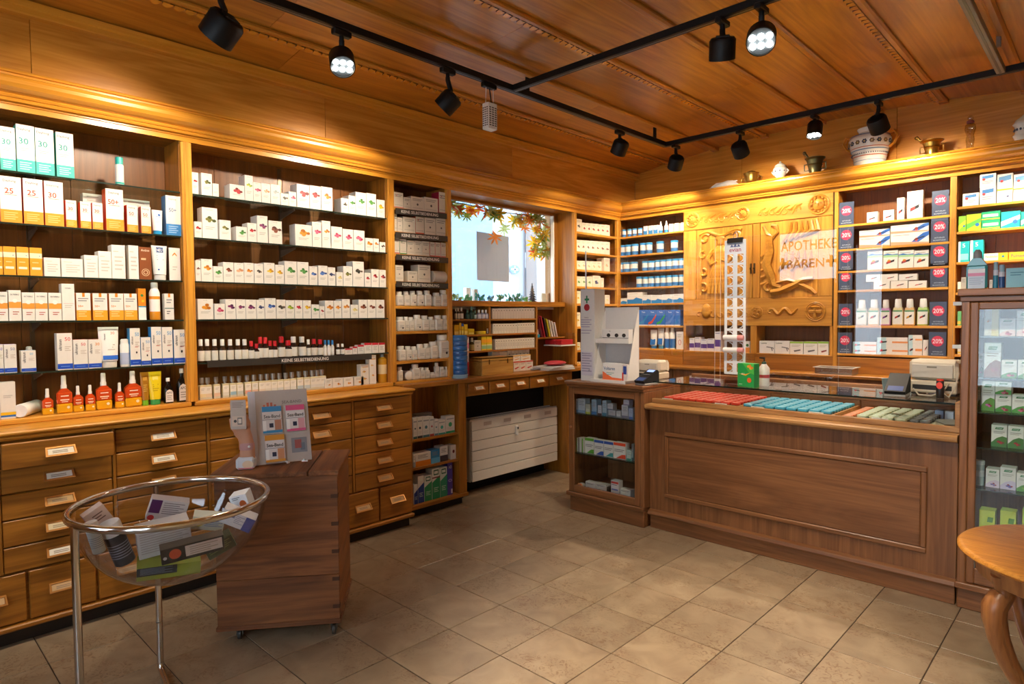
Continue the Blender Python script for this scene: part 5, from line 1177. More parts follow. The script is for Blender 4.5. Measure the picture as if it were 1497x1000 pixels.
for k, (cx, t) in enumerate(zip((120, 160, 217, 277, 327, 374, 428, 475, 523, 564, 606, 648, 692, 735, 783, 829, 873, 906, 938), (712, 710, 706, 702, 700, 698, 694, 690, 687, 684, 681, 679, 677, 672, 667, 664, 660, 658, 655))):
    loc, w, h, rz = MS[5].span(X4(cx - 22), X4(cx + 22), Y4(t), .03); t_ = thing('essence_bottle', MS[5].lab('square glass essence bottle with clear cap'), 'bottle', loc, rz, MS[5].group)
    b = MB(); b.box(-w / 2, w / 2, -w * .4, w * .4, 0, h * .1, M('#d8d0b8', .1)).box(-w / 2, w / 2, -w * .4, w * .4, h * .1, h * .66, M('#dccfa4', .12), c=w * .08); prints(b, w * .92, h, [('r', 0, .1, 1, .58, '#f0ecdf'), ('r', 0, .1, 1, .26, TINT[k]), ('l', .2, .48, .8, 2, .06, '#c4beb0')], y=-w * .4 - .0006); b.build('body', t_)
    MB().lathe([(w * .24, h * .65), (w * .24, h * .74), (w * .34, h * .75), (w * .34, h * .98), (w * .28, h), (0, h)], M('#a9a49a', .12, .3), 12).build('cap', t_)
for a, b, t in ((962, 1010, 722), (1012, 1085, 716), (1088, 1153, 712), (1158, 1226, 705)): carton(MS[5], X4(a), X4(b), Y4(t), 'low white box with orange drop', [('b', .6, .35, .14, '#e0952a', '#b86a1c'), ('l', .2, .8, .8, 2, .14, '#b9b4aa')], d=.05)
for a, b, t in ((1206, 1262, 622), (1266, 1312, 558)): carton(MS[5], X4(a), X4(b), Y4(t), 'tall white box with honey drops', [('b', .5, .3, .16, '#e8b04a', '#d0852a'), ('b', .4, .65, .16, '#e8c06a', '#d0952a'), ('r', .2, .85, .9, .88, '#e0a84a')], d=.05)
round_thing(MS[5], X4(1326), X4(1378), Y4(545), 'amber honey bottle with grey cap', [('body', [(.95, 0), (1, .02), (1, .8), (.4, .88)], M('#d0962a', .15)), ('label', [(1.012, .3), (1.012, .62)], M('#e8d0a0', .5)), ('cap', [(.45, .87), (.45, .99), (.4, 1), (0, 1)], M('#8a8a8a', .3, .6))], parts=True)

def shelf_sign(label, px0, py0, px1, py1, hpx, x=XL + .002, tw=.7, ph=.0):
    a, b = on(px0, py0, 0, x), on(px1, py1, 0, x); h = a.z - on(px0, py0 + hpx, 0, x).z
    t = thing('shelf_sign', label, 'sign', (x, (a.y + b.y) / 2, a.z - h)); n = b.y - a.y
    mb = MB(); v = [(.0, a.y, a.z), (0, b.y, b.z), (0, b.y, b.z - h), (0, a.y, a.z - h)]; L = t.location
    P = [(x + d, y, z) for d in (0, .003) for _, y, z in v]; mb.v += P
    for q in ((4, 7, 6, 5), (0, 1, 2, 3), (0, 4, 5, 1), (1, 5, 6, 2), (2, 6, 7, 3), (3, 7, 4, 0)): mb.face(q, M('#3a3733', .35))
    mb.build('strip', t, L)
    yd = Vector((0, b.y - a.y, b.z - a.z)).normalized(); up = Vector((0, 0, 1)); c = (Vector((x, a.y, a.z)) + Vector((x, b.y, b.z))) / 2 - Vector((-.0036, -n * ph, h / 2))
    MB().text('KEINE SELBSTBEDIENUNG', c, yd, up, h * .52, M('#f2efe8', .5), n * tw).build('lettering', t, L)
shelf_sign('grey no-self-service strip under small bottles in the middle bay', 303, 527.5, 543, 517, 10, tw=.4, ph=.05, x=XL + .004)
for nm, p in (('topmost', (578, 304, 653, 312.5)), ('second', (578, 339, 654, 345.5)), ('third', (579, 371.5, 655, 377)), ('lowest', (579, 411, 655, 414.5))):
    shelf_sign('%s grey no-self-service strip of the narrow bay' % nm, *p, 8.5, tw=.8, ph=-.04)

# ---- narrow bay
GN = 'medicine packs in the narrow bay'
NS_ = [sh(z, '%s narrow-bay shelf' % n, GN) for z, n in zip(NZ, ('top', 'second', 'third', 'fourth', 'fifth', 'sixth', 'seventh'))] + [sh(ZBASE, 'narrow bay base', GN)]
X5, Y5 = cv((560, 260, 4.99)); X6, Y6 = cv((560, 430, 4.99))
def med(c=None, dots=True): 
    p = [('l', .12, .82, .88, 2, .1, '#8a857c'), ('r', .1, .18, .9, .21, '#b9b2a6')]
    if c: p += [('r', 0, 0, 1, .08, c), ('e', .3, .8, .06, .06, c)]
    if dots: p += [('e', .5, .45, .07, .07, '#5a544c')]
    return p
for S, its in ((NS_[0], ((78, 149, 106, '#e08a8a'), (151, 203, 143, None), (204, 300, 140, None), (301, 402, 146, None), (409, 464, 106, '#b0203a'))), (NS_[1], ((84, 104, 262, None), (106, 144, 291, None), (146, 237, 287, None), (239, 300, 284, '#d85a3a'), (304, 384, 292, None), (386, 464, 294, None))), (NS_[2], ((84, 121, 430, '#c86a6a'), (123, 172, 446, '#4a9a5a'), (176, 230, 456, None), (231, 285, 459, None), (286, 340, 462, None), (343, 380, 469, '#d85a5a'), (382, 420, 471, '#d85a5a'), (423, 465, 474, '#c86a6a'))), (NS_[3], ((91, 150, 638, None), (181, 252, 681, None), (256, 347, 636, None)))):
    for a, b, t, c in its: carton(S, X5(a), X5(b), Y5(t), 'cream medicine box' + {None: '', '#b0203a': ' with dark red side', '#e08a8a': ' with pink edge', '#d85a3a': ' with orange edge', '#4a9a5a': ' with green edge'}.get(c, ' with red edge'), med(c, dots=c is None), front='#ded5c4', side=c or '#cfc6b4', d=.09)
rl_, w_, h_, _ = NS_[3].span(X5(352), X5(478), Y5(682), .03); NS_[3].n += 1
ro = MB(); ro.lathe([(.0001, -w_ / 2), (h_ / 2, -w_ / 2), (h_ / 2, w_ / 2), (.0001, w_ / 2)], M('#d8d0c2', .5), 18, cap=False); ro = ro.build('paper_roll'); ro.location = rl_ + Vector((0, 0, h_ / 2)); ro.rotation_euler = (math.pi / 2, 0, 0); tag(ro, 'white paper roll lying at right on fourth narrow-bay shelf', 'roll', GN)
for a, b, t in ((90, 140, 830), (145, 188, 828), (192, 236, 826), (242, 290, 825), (295, 343, 823), (362, 411, 838), (413, 463, 819)): sq_bottle(NS_[4], X5(a), X5(b), Y5(t), 'white square pill bottle', '#e4ddcf', '#ece7db', '#3a352e' if a in (192, 242) else None)
for a, b, t in ((96, 150, 165), (152, 184, 165), (186, 220, 168), (222, 273, 152), (275, 325, 157), (328, 368, 165), (371, 425, 155), (427, 470, 155)): sq_bottle(NS_[5], X6(a), X6(b), Y6(t), 'white pill bottle', '#e2dbcd', '#ebe5d9', '#3a352e' if a in (96, 222) else None)
for a, b, t in ((103, 156, 379), (160, 203, 380), (205, 243, 382), (245, 294, 365), (296, 334, 362), (336, 390, 346), (392, 468, 296)): sq_bottle(NS_[6], X6(a), X6(b), Y6(t), 'white pill bottle', '#e2dbcd', '#ebe5d9', '#3a352e' if a in (160, 392) else None)
for a, b, t in ((104, 139, 531), (207, 258, 512), (262, 299, 535), (301, 334, 535), (337, 374, 570), (376, 404, 500), (407, 444, 530), (446, 486, 528)): sq_bottle(NS_[7], X6(a), X6(b), Y6(t), 'small white pill bottle', '#e0d9cb', '#ebe5d9')
rl_, w_, h_, _ = NS_[7].span(X6(150), X6(206), Y6(555), .04)
jr = thing('pill_jar', 'white pill jar lying with its lid to the front, narrow bay base', 'jar', rl_ + Vector((0, 0, w_ * .5)), 0, GN, rot=(0, math.radians(90), 0))
MB().lathe([(w_ * .45, -.07), (w_ * .47, 0)], M('#ddd6c8', .4), 18).build('body', jr); MB().lathe([(w_ * .5, 0), (w_ * .5, .02), (w_ * .42, .024), (.0001, .022)], M('#ece7dc', .4), 18, cap=False).build('lid', jr)

# ---- open low unit
GO = 'boxes in the low open shelf unit'
X7, Y7 = cv((590, 590, 5.88)); XO = XR - .03
OS = [Shelf('L', XO, .5605, 'upper low-unit shelf', GO), Shelf('L', XO, .3565, 'middle low-unit shelf', GO), Shelf('L', XO, .0885, 'bottom of low unit', GO)]
def eye(c1, c2='#e9e6e0'): return [('e', .5, .5, .2, .2, c1), ('r', .1, .8, .9, .86, '#8a8a90'), ('r', 0, 0, 1, .12, c1), ('l', .15, .3, .85, 2, .07, '#b9b4ac')]
for a, b, t, c, dsc in ((84, 118, 127, '#3a5a5a', 'dark green'), (120, 164, 121, '#1f2f3a', 'black'), (166, 224, 116, '#3f6a72', 'teal'), (226, 262, 112, '#a83a34', 'red'), (266, 298, 133, '#5a7a86', 'grey blue'), (300, 360, 141, '#3a9a86', 'mint'), (364, 440, 106, '#2a9a6a', 'green')): carton(OS[0], X7(a), X7(b), Y7(t), 'white eye care box with %s mark' % dsc, eye(c), front='#cfcac4', d=.06)
carton(OS[0], X7(110), X7(246), Y7(82), 'wide grey carton behind the eye care boxes', [], front='#8d857e', back=.10, d=.05, count=False, where='standing')
for a, b, t, fr_, c, dsc in ((84, 101, 436, '#c9c2b8', '#8a8a90', 'grey carton'), (104, 235, 420, '#d8d0c8', '#d0781c', 'white and orange carton'), (238, 312, 396, '#2a7ab0', '#5aa8d8', 'blue carton'), (314, 381, 366, '#d0cac6', '#3a3238', 'white and black carton'), (408, 452, 357, '#d6d0cc', '#6a1f24', 'white box with dark red dot')): carton(OS[1], X7(a), X7(b), Y7(t), dsc, [('r', 0, 0, 1, .4, c), ('l', .15, .8, .8, 3, .1, '#7a7470')] if 'dot' not in dsc else [('e', .5, .55, .22, .26, c)], front=fr_, d=.07)
for a, b, t, top_, c, dsc in ((92, 124, 697, '#d6d2ce', '#1f3a86', 'white and blue lens carton'), (126, 178, 623, '#d6d2ce', '#1f3a86', 'taller white and navy lens carton'), (181, 245, 617, '#d6d6d0', '#2a8a5a', 'white and green lens carton'), (248, 315, 556, '#d6d8d2', '#1f8a5a', 'tall green lens carton with dark red band'), (317, 377, 546, '#cfd4ce', '#2a8a6a', 'tall green lens carton')): carton(OS[2], X7(a), X7(b), Y7(t), dsc, [('r', 0, 0, 1, .5, c), ('q', ((0, .5), (1, .5), (1, .75), (0, .55)), c), ('r', .18, .78, .82, .95, '#1f5a44' if 'green' in dsc else '#d6d2ce'), ('r', .26, .82, .74, .91, '#d8dcd6'), ('l', .2, .35, .8, 3, .06, '#b9d0c4')] + ([('r', 0, .68, 1, .72, '#7a2a30')] if 'dark red' in dsc else []), front=top_, d=.08)
carton(OS[2], X7(379), X7(424), Y7(507), 'purple lens care carton', [('t', .5, .86, .1, '#e9e4f0', 'AO', .6), ('e', .5, .45, .34, .2, '#c9b8e0'), ('e', .5, .45, .26, .14, '#5a4aa0'), ('r', .65, .04, .95, .18, '#d8d0e8')], front='#4a3a98', side='#3a2a86', d=.08)
# ================================================================== GOODS: WINDOW NICHE
GW = 'pharmacy goods below the window'
NX = [Shelf('L', XN - .012, z + .0005, ph, GW) for z, ph in zip(NSZ, ('upper niche shelf', 'middle niche shelf', 'lower niche shelf'))]
NT = Shelf('L', -1.5, .9625, 'window worktop', GW)
XQ, YQ = cv((650, 440, 7.485))
def slim(S, a, b, t, desc, body, label, cap): round_thing(S, XQ(a), XQ(b), YQ(t), desc, bot_prof(body, label, cap, sh=.55, neck=.4, cw=.45, l0=.06, l1=.5), n=10)
for a, b in ((112, 132), (135, 160), (164, 200)): slim(NX[0], a, b, 74, 'dropper bottle with white label', '#3a3028', '#d8d0c4', '#cfc8bc')
for a, b, t in ((232, 268, 95), (271, 317, 62), (319, 345, 105)): slim(NX[0], a, b, t, 'dark green bottle', '#1f3a2c', '#2f4a3a' if b < 318 else '#b9c4c4', '#5a7a68')
for a, b in ((355, 392), (394, 433), (435, 467), (468, 487)): slim(NX[0], a, b, 97, 'pale violet small bottle', '#8a8698', '#c4bec8', '#e0dce0')
def thin_row(S, a0, a1, t0, t1, n, desc, col, mark):
    for k in range(n):
        a = a0 + (a1 - a0) * k / n; b = a0 + (a1 - a0) * (k + 1) / n
        carton(S, XQ(a), XQ(b), YQ(t0 + (t1 - t0) * (k + .5) / n), desc, [('e', .5, .8, .18, .18, mark), ('l', .2, .55, .8, 3, .12, '#b0a79a')], front=col, d=.08, gap=.0008)
thin_row(NX[0], 522, 985, 84, 76, 16, 'narrow grey-white pill box', '#b3a69c', '#6a6058')
for a, b, t, c, dsc in ((106, 158, 262, '#e8b81c', 'yellow carton'), (161, 182, 238, '#e8b81c', 'tall narrow yellow carton'), (184, 210, 246, '#e8c020', 'yellow carton with blue top'), (215, 254, 256, '#e8c020', 'yellow carton'), (258, 325, 305, '#e0bc1c', 'low yellow carton')): carton(NX[1], XQ(a), XQ(b), YQ(t), dsc, [('r', .1, .1, .9, .35, '#f2dc7a'), ('r', 0, .45, 1, .5, '#c8901c')] + ([('r', 0, .75, 1, 1, '#1f4a9a')] if 'blue' in dsc else []), front=c, side='#d09a14', d=.05)
round_thing(NX[1], XQ(340), XQ(434), YQ(330), 'flat round yellow tin', [('body', [(1, 0), (1, .65)], M('#d8b41c', .35)), ('lid', [(1.02, .6), (1.02, .95), (.96, 1), (0, 1)], M('#e8c81c', .35))], name='tin', cat='tin', parts=True, n=20)
slim(NX[1], 466, 497, 240, 'brown dropper bottle with white label', '#5a2a1c', '#e0d8cc', '#7a4a34')
thin_row(NX[1], 530, 798, 250, 247, 9, 'narrow cream pill box', '#d8cebc', '#7a6e5e'); thin_row(NX[1], 800, 985, 243, 237, 7, 'narrow cream pill box', '#d8cebc', '#7a6e5e')
carton(NX[2], XQ(221), XQ(268), YQ(396), 'white pack with pink panel', [('r', .0, .2, 1, .6, '#d88aa8'), ('l', .2, .9, .8, 2, .08, '#a85a7a')], front='#e4dcd8', d=.05)
slim(NX[2], 276, 322, 404, 'brown spray bottle with white top', '#4a3a1c', '#a8965a', '#e6e0d4')
carton(NX[2], XQ(326), XQ(400), YQ(432), 'white square carton', med(), front='#d4ccbc', d=.05)
for a, b, t in ((405, 461, 390), (462, 520, 386)): carton(NX[2], XQ(a), XQ(b), YQ(t), 'yellow and orange tea carton', [('r', 0, .55, 1, .8, '#f2a82a'), ('r', 0, .1, 1, .35, '#9ac48a'), ('r', 0, .35, 1, .42, '#e8dc9a')], front='#e8c41c', side='#c89a1c', d=.05)
thin_row(NX[2], 555, 985, 420, 401, 16, 'narrow ivory pill box', '#dcd3c0', '#8a7c68')
# things on the window worktop
bl_, bw2, bh2, _ = Shelf('L', -1.495, .9625, '', GW).span(XQ(97), XQ(234), YQ(372))
wf_ = thing('blue_dispenser', 'blue translucent cylinder of stacked trays on the window worktop', 'container', bl_, 0, GW)
MB().lathe([(bw2 * .47, 0), (bw2 * .5, .01), (bw2 * .5, .03)], M('#9fc4d8', .2), 24).build('base', wf_)
for k in range(8): MB().lathe([(bw2 * .46, .03 + k * (bh2 - .04) / 8), (bw2 * .48, .034 + k * (bh2 - .04) / 8), (bw2 * .48, .026 + (k + 1) * (bh2 - .04) / 8), (bw2 * .46, .029 + (k + 1) * (bh2 - .04) / 8)], M(('#1f62a8', '#2a72b8')[k % 2], .12, coat=.6), 24).build('tray', wf_)
MB().lathe([(bw2 * .46, bh2 - .012), (bw2 * .44, bh2), (0, bh2)], M('#2f7ac0', .15), 24).build('lid', wf_)
carton(Shelf('L', -1.535, .9625, '', GW), XQ(238), XQ(268), YQ(565), '', [('r', 0, 0, 1, .6, '#a8202a')], front='#d8d0c8', side='#8a1a22', label='red and white carton standing between blue cylinder and wooden box', d=.05)
# wooden box
w0 = Shelf('L', -1.47, .9625, '', GW); wl_, ww_, wh_, _ = w0.span(XQ(412), XQ(752), YQ(615))
wx = thing('wooden_box', 'small light wooden hinged box on the window worktop', 'box', wl_, math.pi / 2, GW); wdm = wood('light_box_wood', '#d0a052', '#a8762f', 'x', scale=8)
D_ = .17
for nm, d in (('front_board', (-ww_ / 2, ww_ / 2, 0, .01, 0, wh_ * .78)), ('back_board', (-ww_ / 2, ww_ / 2, D_ - .01, D_, 0, wh_ * .78)), ('end_board', (-ww_ / 2, -ww_ / 2 + .01, .01, D_ - .01, 0, wh_ * .78)), ('end_board', (ww_ / 2 - .01, ww_ / 2, .01, D_ - .01, 0, wh_ * .78)), ('bottom_board', (-ww_ / 2 + .01, ww_ / 2 - .01, .01, D_ - .01, 0, .008))): bx(nm, d, wdm, wx, c=.0015)
lid = MB(); lid.box(-ww_ / 2, ww_ / 2, 0, .01, wh_ * .82, wh_, wdm).box(-ww_ / 2, ww_ / 2, D_ - .01, D_, wh_ * .80, wh_, wdm).box(-ww_ / 2, -ww_ / 2 + .01, .01, D_ - .01, wh_ * .81, wh_, wdm).box(ww_ / 2 - .01, ww_ / 2, .01, D_ - .01, wh_ * .81, wh_, wdm); lid.box(-ww_ / 2, ww_ / 2, 0, D_, wh_ - .008, wh_, wdm); lid.build('lid', wx)
for s_ in (-.28, .31): MB().box(s_ * ww_ - .006, s_ * ww_ + .006, -.004, 0, wh_ * .62, wh_ * .9, M('#6a4a2a', .35, .8), c=.001).build('latch', wx)
NT2 = Shelf('L', -1.60, .9625, 'window worktop pile', GW)
carton(Shelf('L', -1.66, .9625, '', GW), XQ(520), XQ(600), YQ(551), '', [('e', .5, .5, .3, .12, '#e09a3a')], front='#e8dcc8', label='white carton with orange oval behind the wooden box', d=.05)
carton(Shelf('L', -1.66, .9625, '', GW), XQ(602), XQ(688), YQ(552), '', [('e', .5, .5, .2, .1, '#4a4a3a')], front='#e4dac6', label='white carton with dark emblem behind the wooden box', d=.05)
for k in range(6): carton(Shelf('L', -1.66, .9625, '', GW), XQ(690 + 40 * k), XQ(730 + 40 * k), YQ(541 - 2.4 * k), '', [('e', .5, .8, .2, .1, '#8a7c68'), ('l', .2, .6, .8, 4, .05, '#b9ae9c')], front='#dcd2be', label='tall ivory box behind the worktop stack, %s from left' % ORD[k + 1], d=.05)
for row, its in ((0, ((756, 823, 660), (824, 890, 656), (892, 968, 650))), (1, ((752, 830, 595), (832, 942, 586)))):
    for a, b, t in its:
        zlo = 0 if row == 0 else z_at(YQ(656), -1.575, y_at(XQ(860), -1.575, 1.05)) - .9625 + .001
        S_ = Shelf('L', -1.56 - .012 * row, .9625, '', GW); S_.n = 0
        k = its.index((a, b, t))
        carton(S_, XQ(a), XQ(b), YQ(t), '', [('q', ((.1, .3), (.75, .45), (.9, .38), (.3, .2)), '#c8402a' if row == 0 else '#d8902a'), ('r', 0, .86, 1, 1, '#c8402a' if row == 0 else '#e8b02a'), ('l', .15, .75, .8, 2, .08, '#9a8c7c')], front='#e8dccc', dz=zlo, label='white carton with %s swoosh, %s from left in %s worktop stack row' % (('red', 'orange')[row], ORD[k + 1], ('lower', 'upper')[row]), d=.055)
# magazines leaning in the right part of the niche, wall pocket, paper pile
GQ = 'booklets in the window niche'
yA = yN1 + .025
ncub = bx('shelf', (-1.775, XN - .01, yA, 3.17, z_at(494, XN, 2.75) - .012, z_at(494, XN, 2.75)), oakd('y'), ns, NL); zsh = z_at(494, XN, 2.75)
for k, (c, dsc) in enumerate((('#7a1f2a', 'dark red'), ('#b8303a', 'red'), ('#3a2a2a', 'black'), ('#c8b81c', 'yellow'), ('#e6e2d8', 'white'), ('#cfc8c0', 'pale grey'), ('#d8d2cc', 'narrow white'))):
    h = .21 - .012 * k; th = .009; y0 = yA + .03 + .035 * k + .008; lean = math.radians(16)
    o = MB().box(-.055, .055, 0, th, 0, h, M(c, .4), c=.001).build('booklet'); o.location = (-1.655, y0 + .02, zsh + .0025); o.rotation_euler = (-lean * -1, 0, 0); tag(o, '%s booklet leaning in the niche right of the pill boxes' % dsc, 'booklet', GQ)
t_ = thing('booklet_holder', 'teal and white leaflet holder beside leaning booklets in the niche', 'holder', (-1.62, yA + .025, zsh), 0, GQ)
bx('leaflet', (-.02, -.012, -.02, .02, .002, .075), M('#dcd8d2', .4), t_, c=0); bx('stand', (-.012, .0, -.022, .022, 0, .03), M('#1f8aa8', .3), t_)
ps = on(812, 505, 0, -1.53); 
pk = thing('wall_pocket', 'clear acrylic ledge on the niche side panel', 'shelf', (-1.6, 3.08, ps.z - .01), 0, GQ)
bx('ledge', (-.10, .11, -.12, .1, 0, .012), M('#d8d4ce', .25), pk); bx('back_plate', (-.10, .11, .094, .1, .012, .12), glass('acrylic_sheet', (.985, .985, .99)), pk, c=0)
for k, (a, b, c) in enumerate(((-.1, .02, '#a81f26'), (.022, .1, '#b8282c'))): o = bx('red_packet', (-1.6 + a, -1.6 + b, 2.98, 3.15, ps.z + .0035, ps.z + .05), M(c, .35), None, (-1.6 + (a + b) / 2, 3.06, ps.z + .0035), c=.004); tag(o, ('wide' if k == 0 else 'narrow') + ' red packet on the clear ledge in the niche', 'packet', GQ)
pp = on(815, 540, 2, .9625); 
for k in range(4):
    o = bx('paper_sheaf', (-.12, .11, -.15, .16, 0, .008), M(('#d8d4ce', '#c8c2bc', '#e0dcd6', '#d0ccc6')[k], .5), None, c=.001); o.location = (pp.x - .03, pp.y - .02, .9625 + .0085 * k); o.rotation_euler.z = .12 * k - .2; tag(o, '%s sheaf of papers from the bottom under red bag, window worktop' % ORD[k + 1], 'papers', GQ)
rb = MB(); rb.ball((0, 0, .02), (.085, .12, .022), M('#b83a44', .4), 20, 8); rb = rb.build('red_bag'); rb.location = (pp.x - .02, pp.y - .01, .9625 + .037); tag(rb, 'flat red bag on the paper pile at right of window worktop', 'bag', GQ)
gp = on(775, 533, 2, .9625); g = MB(); g.tube([(-.08, -.2, .01), (0, -.05, .022), (.02, .08, .06), (.03, .1, .075)], [.016, .02, .014, .008], M('#6f6a70', .35), 8, flat=(1.6, .7)); g = g.build('hand_stamp'); g.location = (-1.47, 2.70, .9625); g.scale = (.6, .6, .6); tag(g, 'grey long-handled tool lying beside the paper pile on the window worktop', 'tool', GQ)

# ---- corner bay
GC = 'medicine boxes in the corner bay'
XC, YC = cv((830, 320, 6.252))
CS = [sh(z, '%s corner-bay shelf' % n, GC) for z, n in zip(CZ, ('top', 'second', 'third', 'fourth', 'fifth', 'sixth', 'seventh'))] + [sh(.977, 'corner bay base', GC)]
def crow(S, a0, a1, n, t0, t1, mark, desc, front='#ddd2bd', b_=0.0, dz=0.0):
    for k in range(n):
        a = a0 + (a1 - a0) * k / n; b = a0 + (a1 - a0) * (k + 1) / n
        carton(S, XC(a), XC(b), YC(t0 + (t1 - t0) * (k + .5) / n), desc, [('b', .5, .45, .2, *mark), ('l', .15, .85, .85, 2, .09, '#a89c8c')], front=front, d=.09, back=b_, dz=dz)
crow(CS[0], 76, 130, 1, 2, 2, PC['dark'], 'tall ivory medicine box'); crow(CS[0], 132, 385, 6, 34, 58, PC['red'], 'ivory box with red mark')
crow(CS[1], 78, 385, 7, 192, 212, PC['brown'], 'ivory box with brown root')
crow(CS[2], 78, 310, 5, 382, 392, PC['peach'], 'ivory box with peach mark', '#e6d2b8'); crow(CS[2], 332, 385, 1, 358, 358, PC['peach'], 'tall ivory box', '#e6d2b8')
crow(CS[3], 78, 225, 3, 524, 530, PC['green'], 'ivory box with green mark', '#e4d4ba'); crow(CS[3], 228, 300, 1, 521, 521, PC['navy'], 'taller ivory box with dark blade', '#e4d4ba'); crow(CS[3], 302, 330, 1, 540, 540, PC['none'], 'small ivory box', '#e4d4ba')
crow(CS[4], 78, 118, 1, 660, 660, PC['yel'], 'ivory box with yellow mark', '#e8dcb8'); crow(CS[4], 340, 385, 1, 696, 696, PC['cream'], 'ivory box', '#e8dcc4')
for S_, t in ((CS[5], 855), (CS[6], 1130), (CS[7], 1310)): crow(S_, 76, 116, 1, t, t, PC['yel'], 'ivory box with yellow mark', '#ece2c4'); crow(S_, 190, 300, 2, t, t, PC['green'], 'ivory box half hidden by display', '#e8dec4')

# ================================================================== GOODS: BACK WALL
def bsh(z, ph, g): return Shelf('B', YB + .016, z + .0005, ph, g)
GB = 'blue and white goods on the back wall'
BS = [bsh(z, '%s blue-can shelf' % n, GB) for z, n in zip(BZ, ('top', 'second', 'third', 'fourth', 'fifth', 'sixth', 'seventh'))]
def bcan(S, a, b, t, desc='white can with blue lid'): 
    o = round_thing(S, XC(a), XC(b), YC(t), desc, can_prof('#e8e4da', '#3f93c6', '#3a7ab8'), name='can', cat='can', n=16)
for a, b, t in ((455, 487, 105), (500, 532, 100), (548, 582, 95), (594, 628, 90), (643, 680, 85)): bcan(BS[0], a, b, t, 'small white can with blue lid')
BW = [('r', 0, 0, 1, .4, '#3a86c4'), ('q', ((0, .4), (1, .4), (1, .52), (.5, .42), (0, .5)), '#3a86c4'), ('l', .2, .85, .8, 2, .1, '#b0aaa0')]
for a, b, t in ((692, 726, 68), (738, 776, 62), (783, 823, 57)): carton(BS[0], XC(a), XC(b), YC(t), 'small white and blue box', BW, d=.05)
for a, b, t in ((835, 866, 25), (885, 918, 18)): round_thing(BS[0], XC(a), XC(b), YC(t), 'white dropper bottle with blue base', [('b', [(1, 0), (1, .25)], M('#3a8ac8', .3)), ('b', [(1, .25), (1, .55), (.6, .65)], M('#eeeae0', .3)), ('c', [(.55, .64), (.5, .75), (.2, 1), (0, 1)], M('#f4f1ea', .3))], n=12)
for a, b, t in ((925, 961, 45), (975, 1011, 39), (1032, 1060, 34)): carton(BS[0], XC(a), XC(b), YC(t), 'narrow plain white box', [('l', .2, .8, .8, 3, .12, '#c4bcae')], d=.05, front='#f0e8d8')
for a, b, t in ((480, 528, 243), (530, 580, 238), (586, 643, 232), (664, 716, 222), (718, 771, 218), (815, 876, 207), (944, 1006, 197)): bcan(BS[1], a, b, t)
for a, b, t in ((455, 509, 402), (512, 571, 398), (575, 638, 395), (682, 735, 388), (737, 796, 385), (799, 845, 378), (847, 900, 375), (902, 955, 370), (957, 1016, 365), (1018, 1061, 362)): bcan(BS[2], a, b, t)
for a, b, t in ((630, 685, 530), (687, 738, 530), (740, 796, 526), (798, 847, 523), (849, 901, 520), (903, 956, 516), (958, 1016, 512), (1018, 1061, 510)): bcan(BS[3], a, b, t)
WV = [('r', 0, 0, 1, .38, '#2f86c8'), ('q', ((0, .38), (.4, .38), (.6, .55), (1, .4), (1, .38), (1, .2), (0, .2)), '#2f86c8'), ('l', .1, .85, .7, 1, .1, '#b9b2a8')]
for a, b, t in ((450, 541, 725), (543, 682, 672), (684, 762, 696), (764, 862, 696), (864, 960, 691), (962, 1058, 686)): carton(BS[4], XC(a), XC(b), YC(t), 'white carton with blue wave', WV, d=.09)
for a, b, c in ((650, 734, '#2f8ac8'), (736, 809, '#d8503a'), (811, 890, '#3aa85a'), (892, 974, '#5a86d0'), (976, 1028, '#2f7ac0')): carton(BS[5], XC(a), XC(b), YC(832), 'blue carton with swoosh', [('t', .5, .86, .09, '#f0f2f4', 'Imodium'[:5] if 0 else 'Tena', .5), ('q', ((0, .05), (.5, .15), (1, .6), (1, .75), (.4, .3), (0, .2)), c), ('r', 0, 0, 1, .06, '#e8eaf0')], front='#2f6ec4', d=.09)
for a, b, t, dsc in ((951, 961, 482, 'white and blue cream tube'), (962, 971, 480, 'white cream tube with pale cap')): tube_stand(BS[6], a, b, t, dsc, '#eeeae2', '#3a7ac0' if a == 951 else '#5aa8d0', [('r', 0, .2, 1, .5, '#2f74c0')])
for a, b, t in ((972, 979, 479), (979.5, 987, 479)): round_thing(BS[6], a, b, t, 'white bottle with blue label', [('b', [(.95, 0), (1, .05)], M('#f0ece4', .3)), ('l', [(1, .05), (1, .48)], M('#2f74c0', .4)), ('b', [(1, .48), (1, .75), (.7, .82)], M('#f0ece4', .3)), ('c', [(.7, .82), (.6, 1), (0, 1)], M('#f4f2ec', .3))], n=12)
carton(BS[6], 988.5, 999, 485, 'white carton with red drawing', [('e', .5, .4, .2, .35, '#d04a4a'), ('e', .5, .4, .13, .28, '#f0ece4'), ('l', .2, .8, .8, 2, .1, '#b9b2a8')], d=.05)
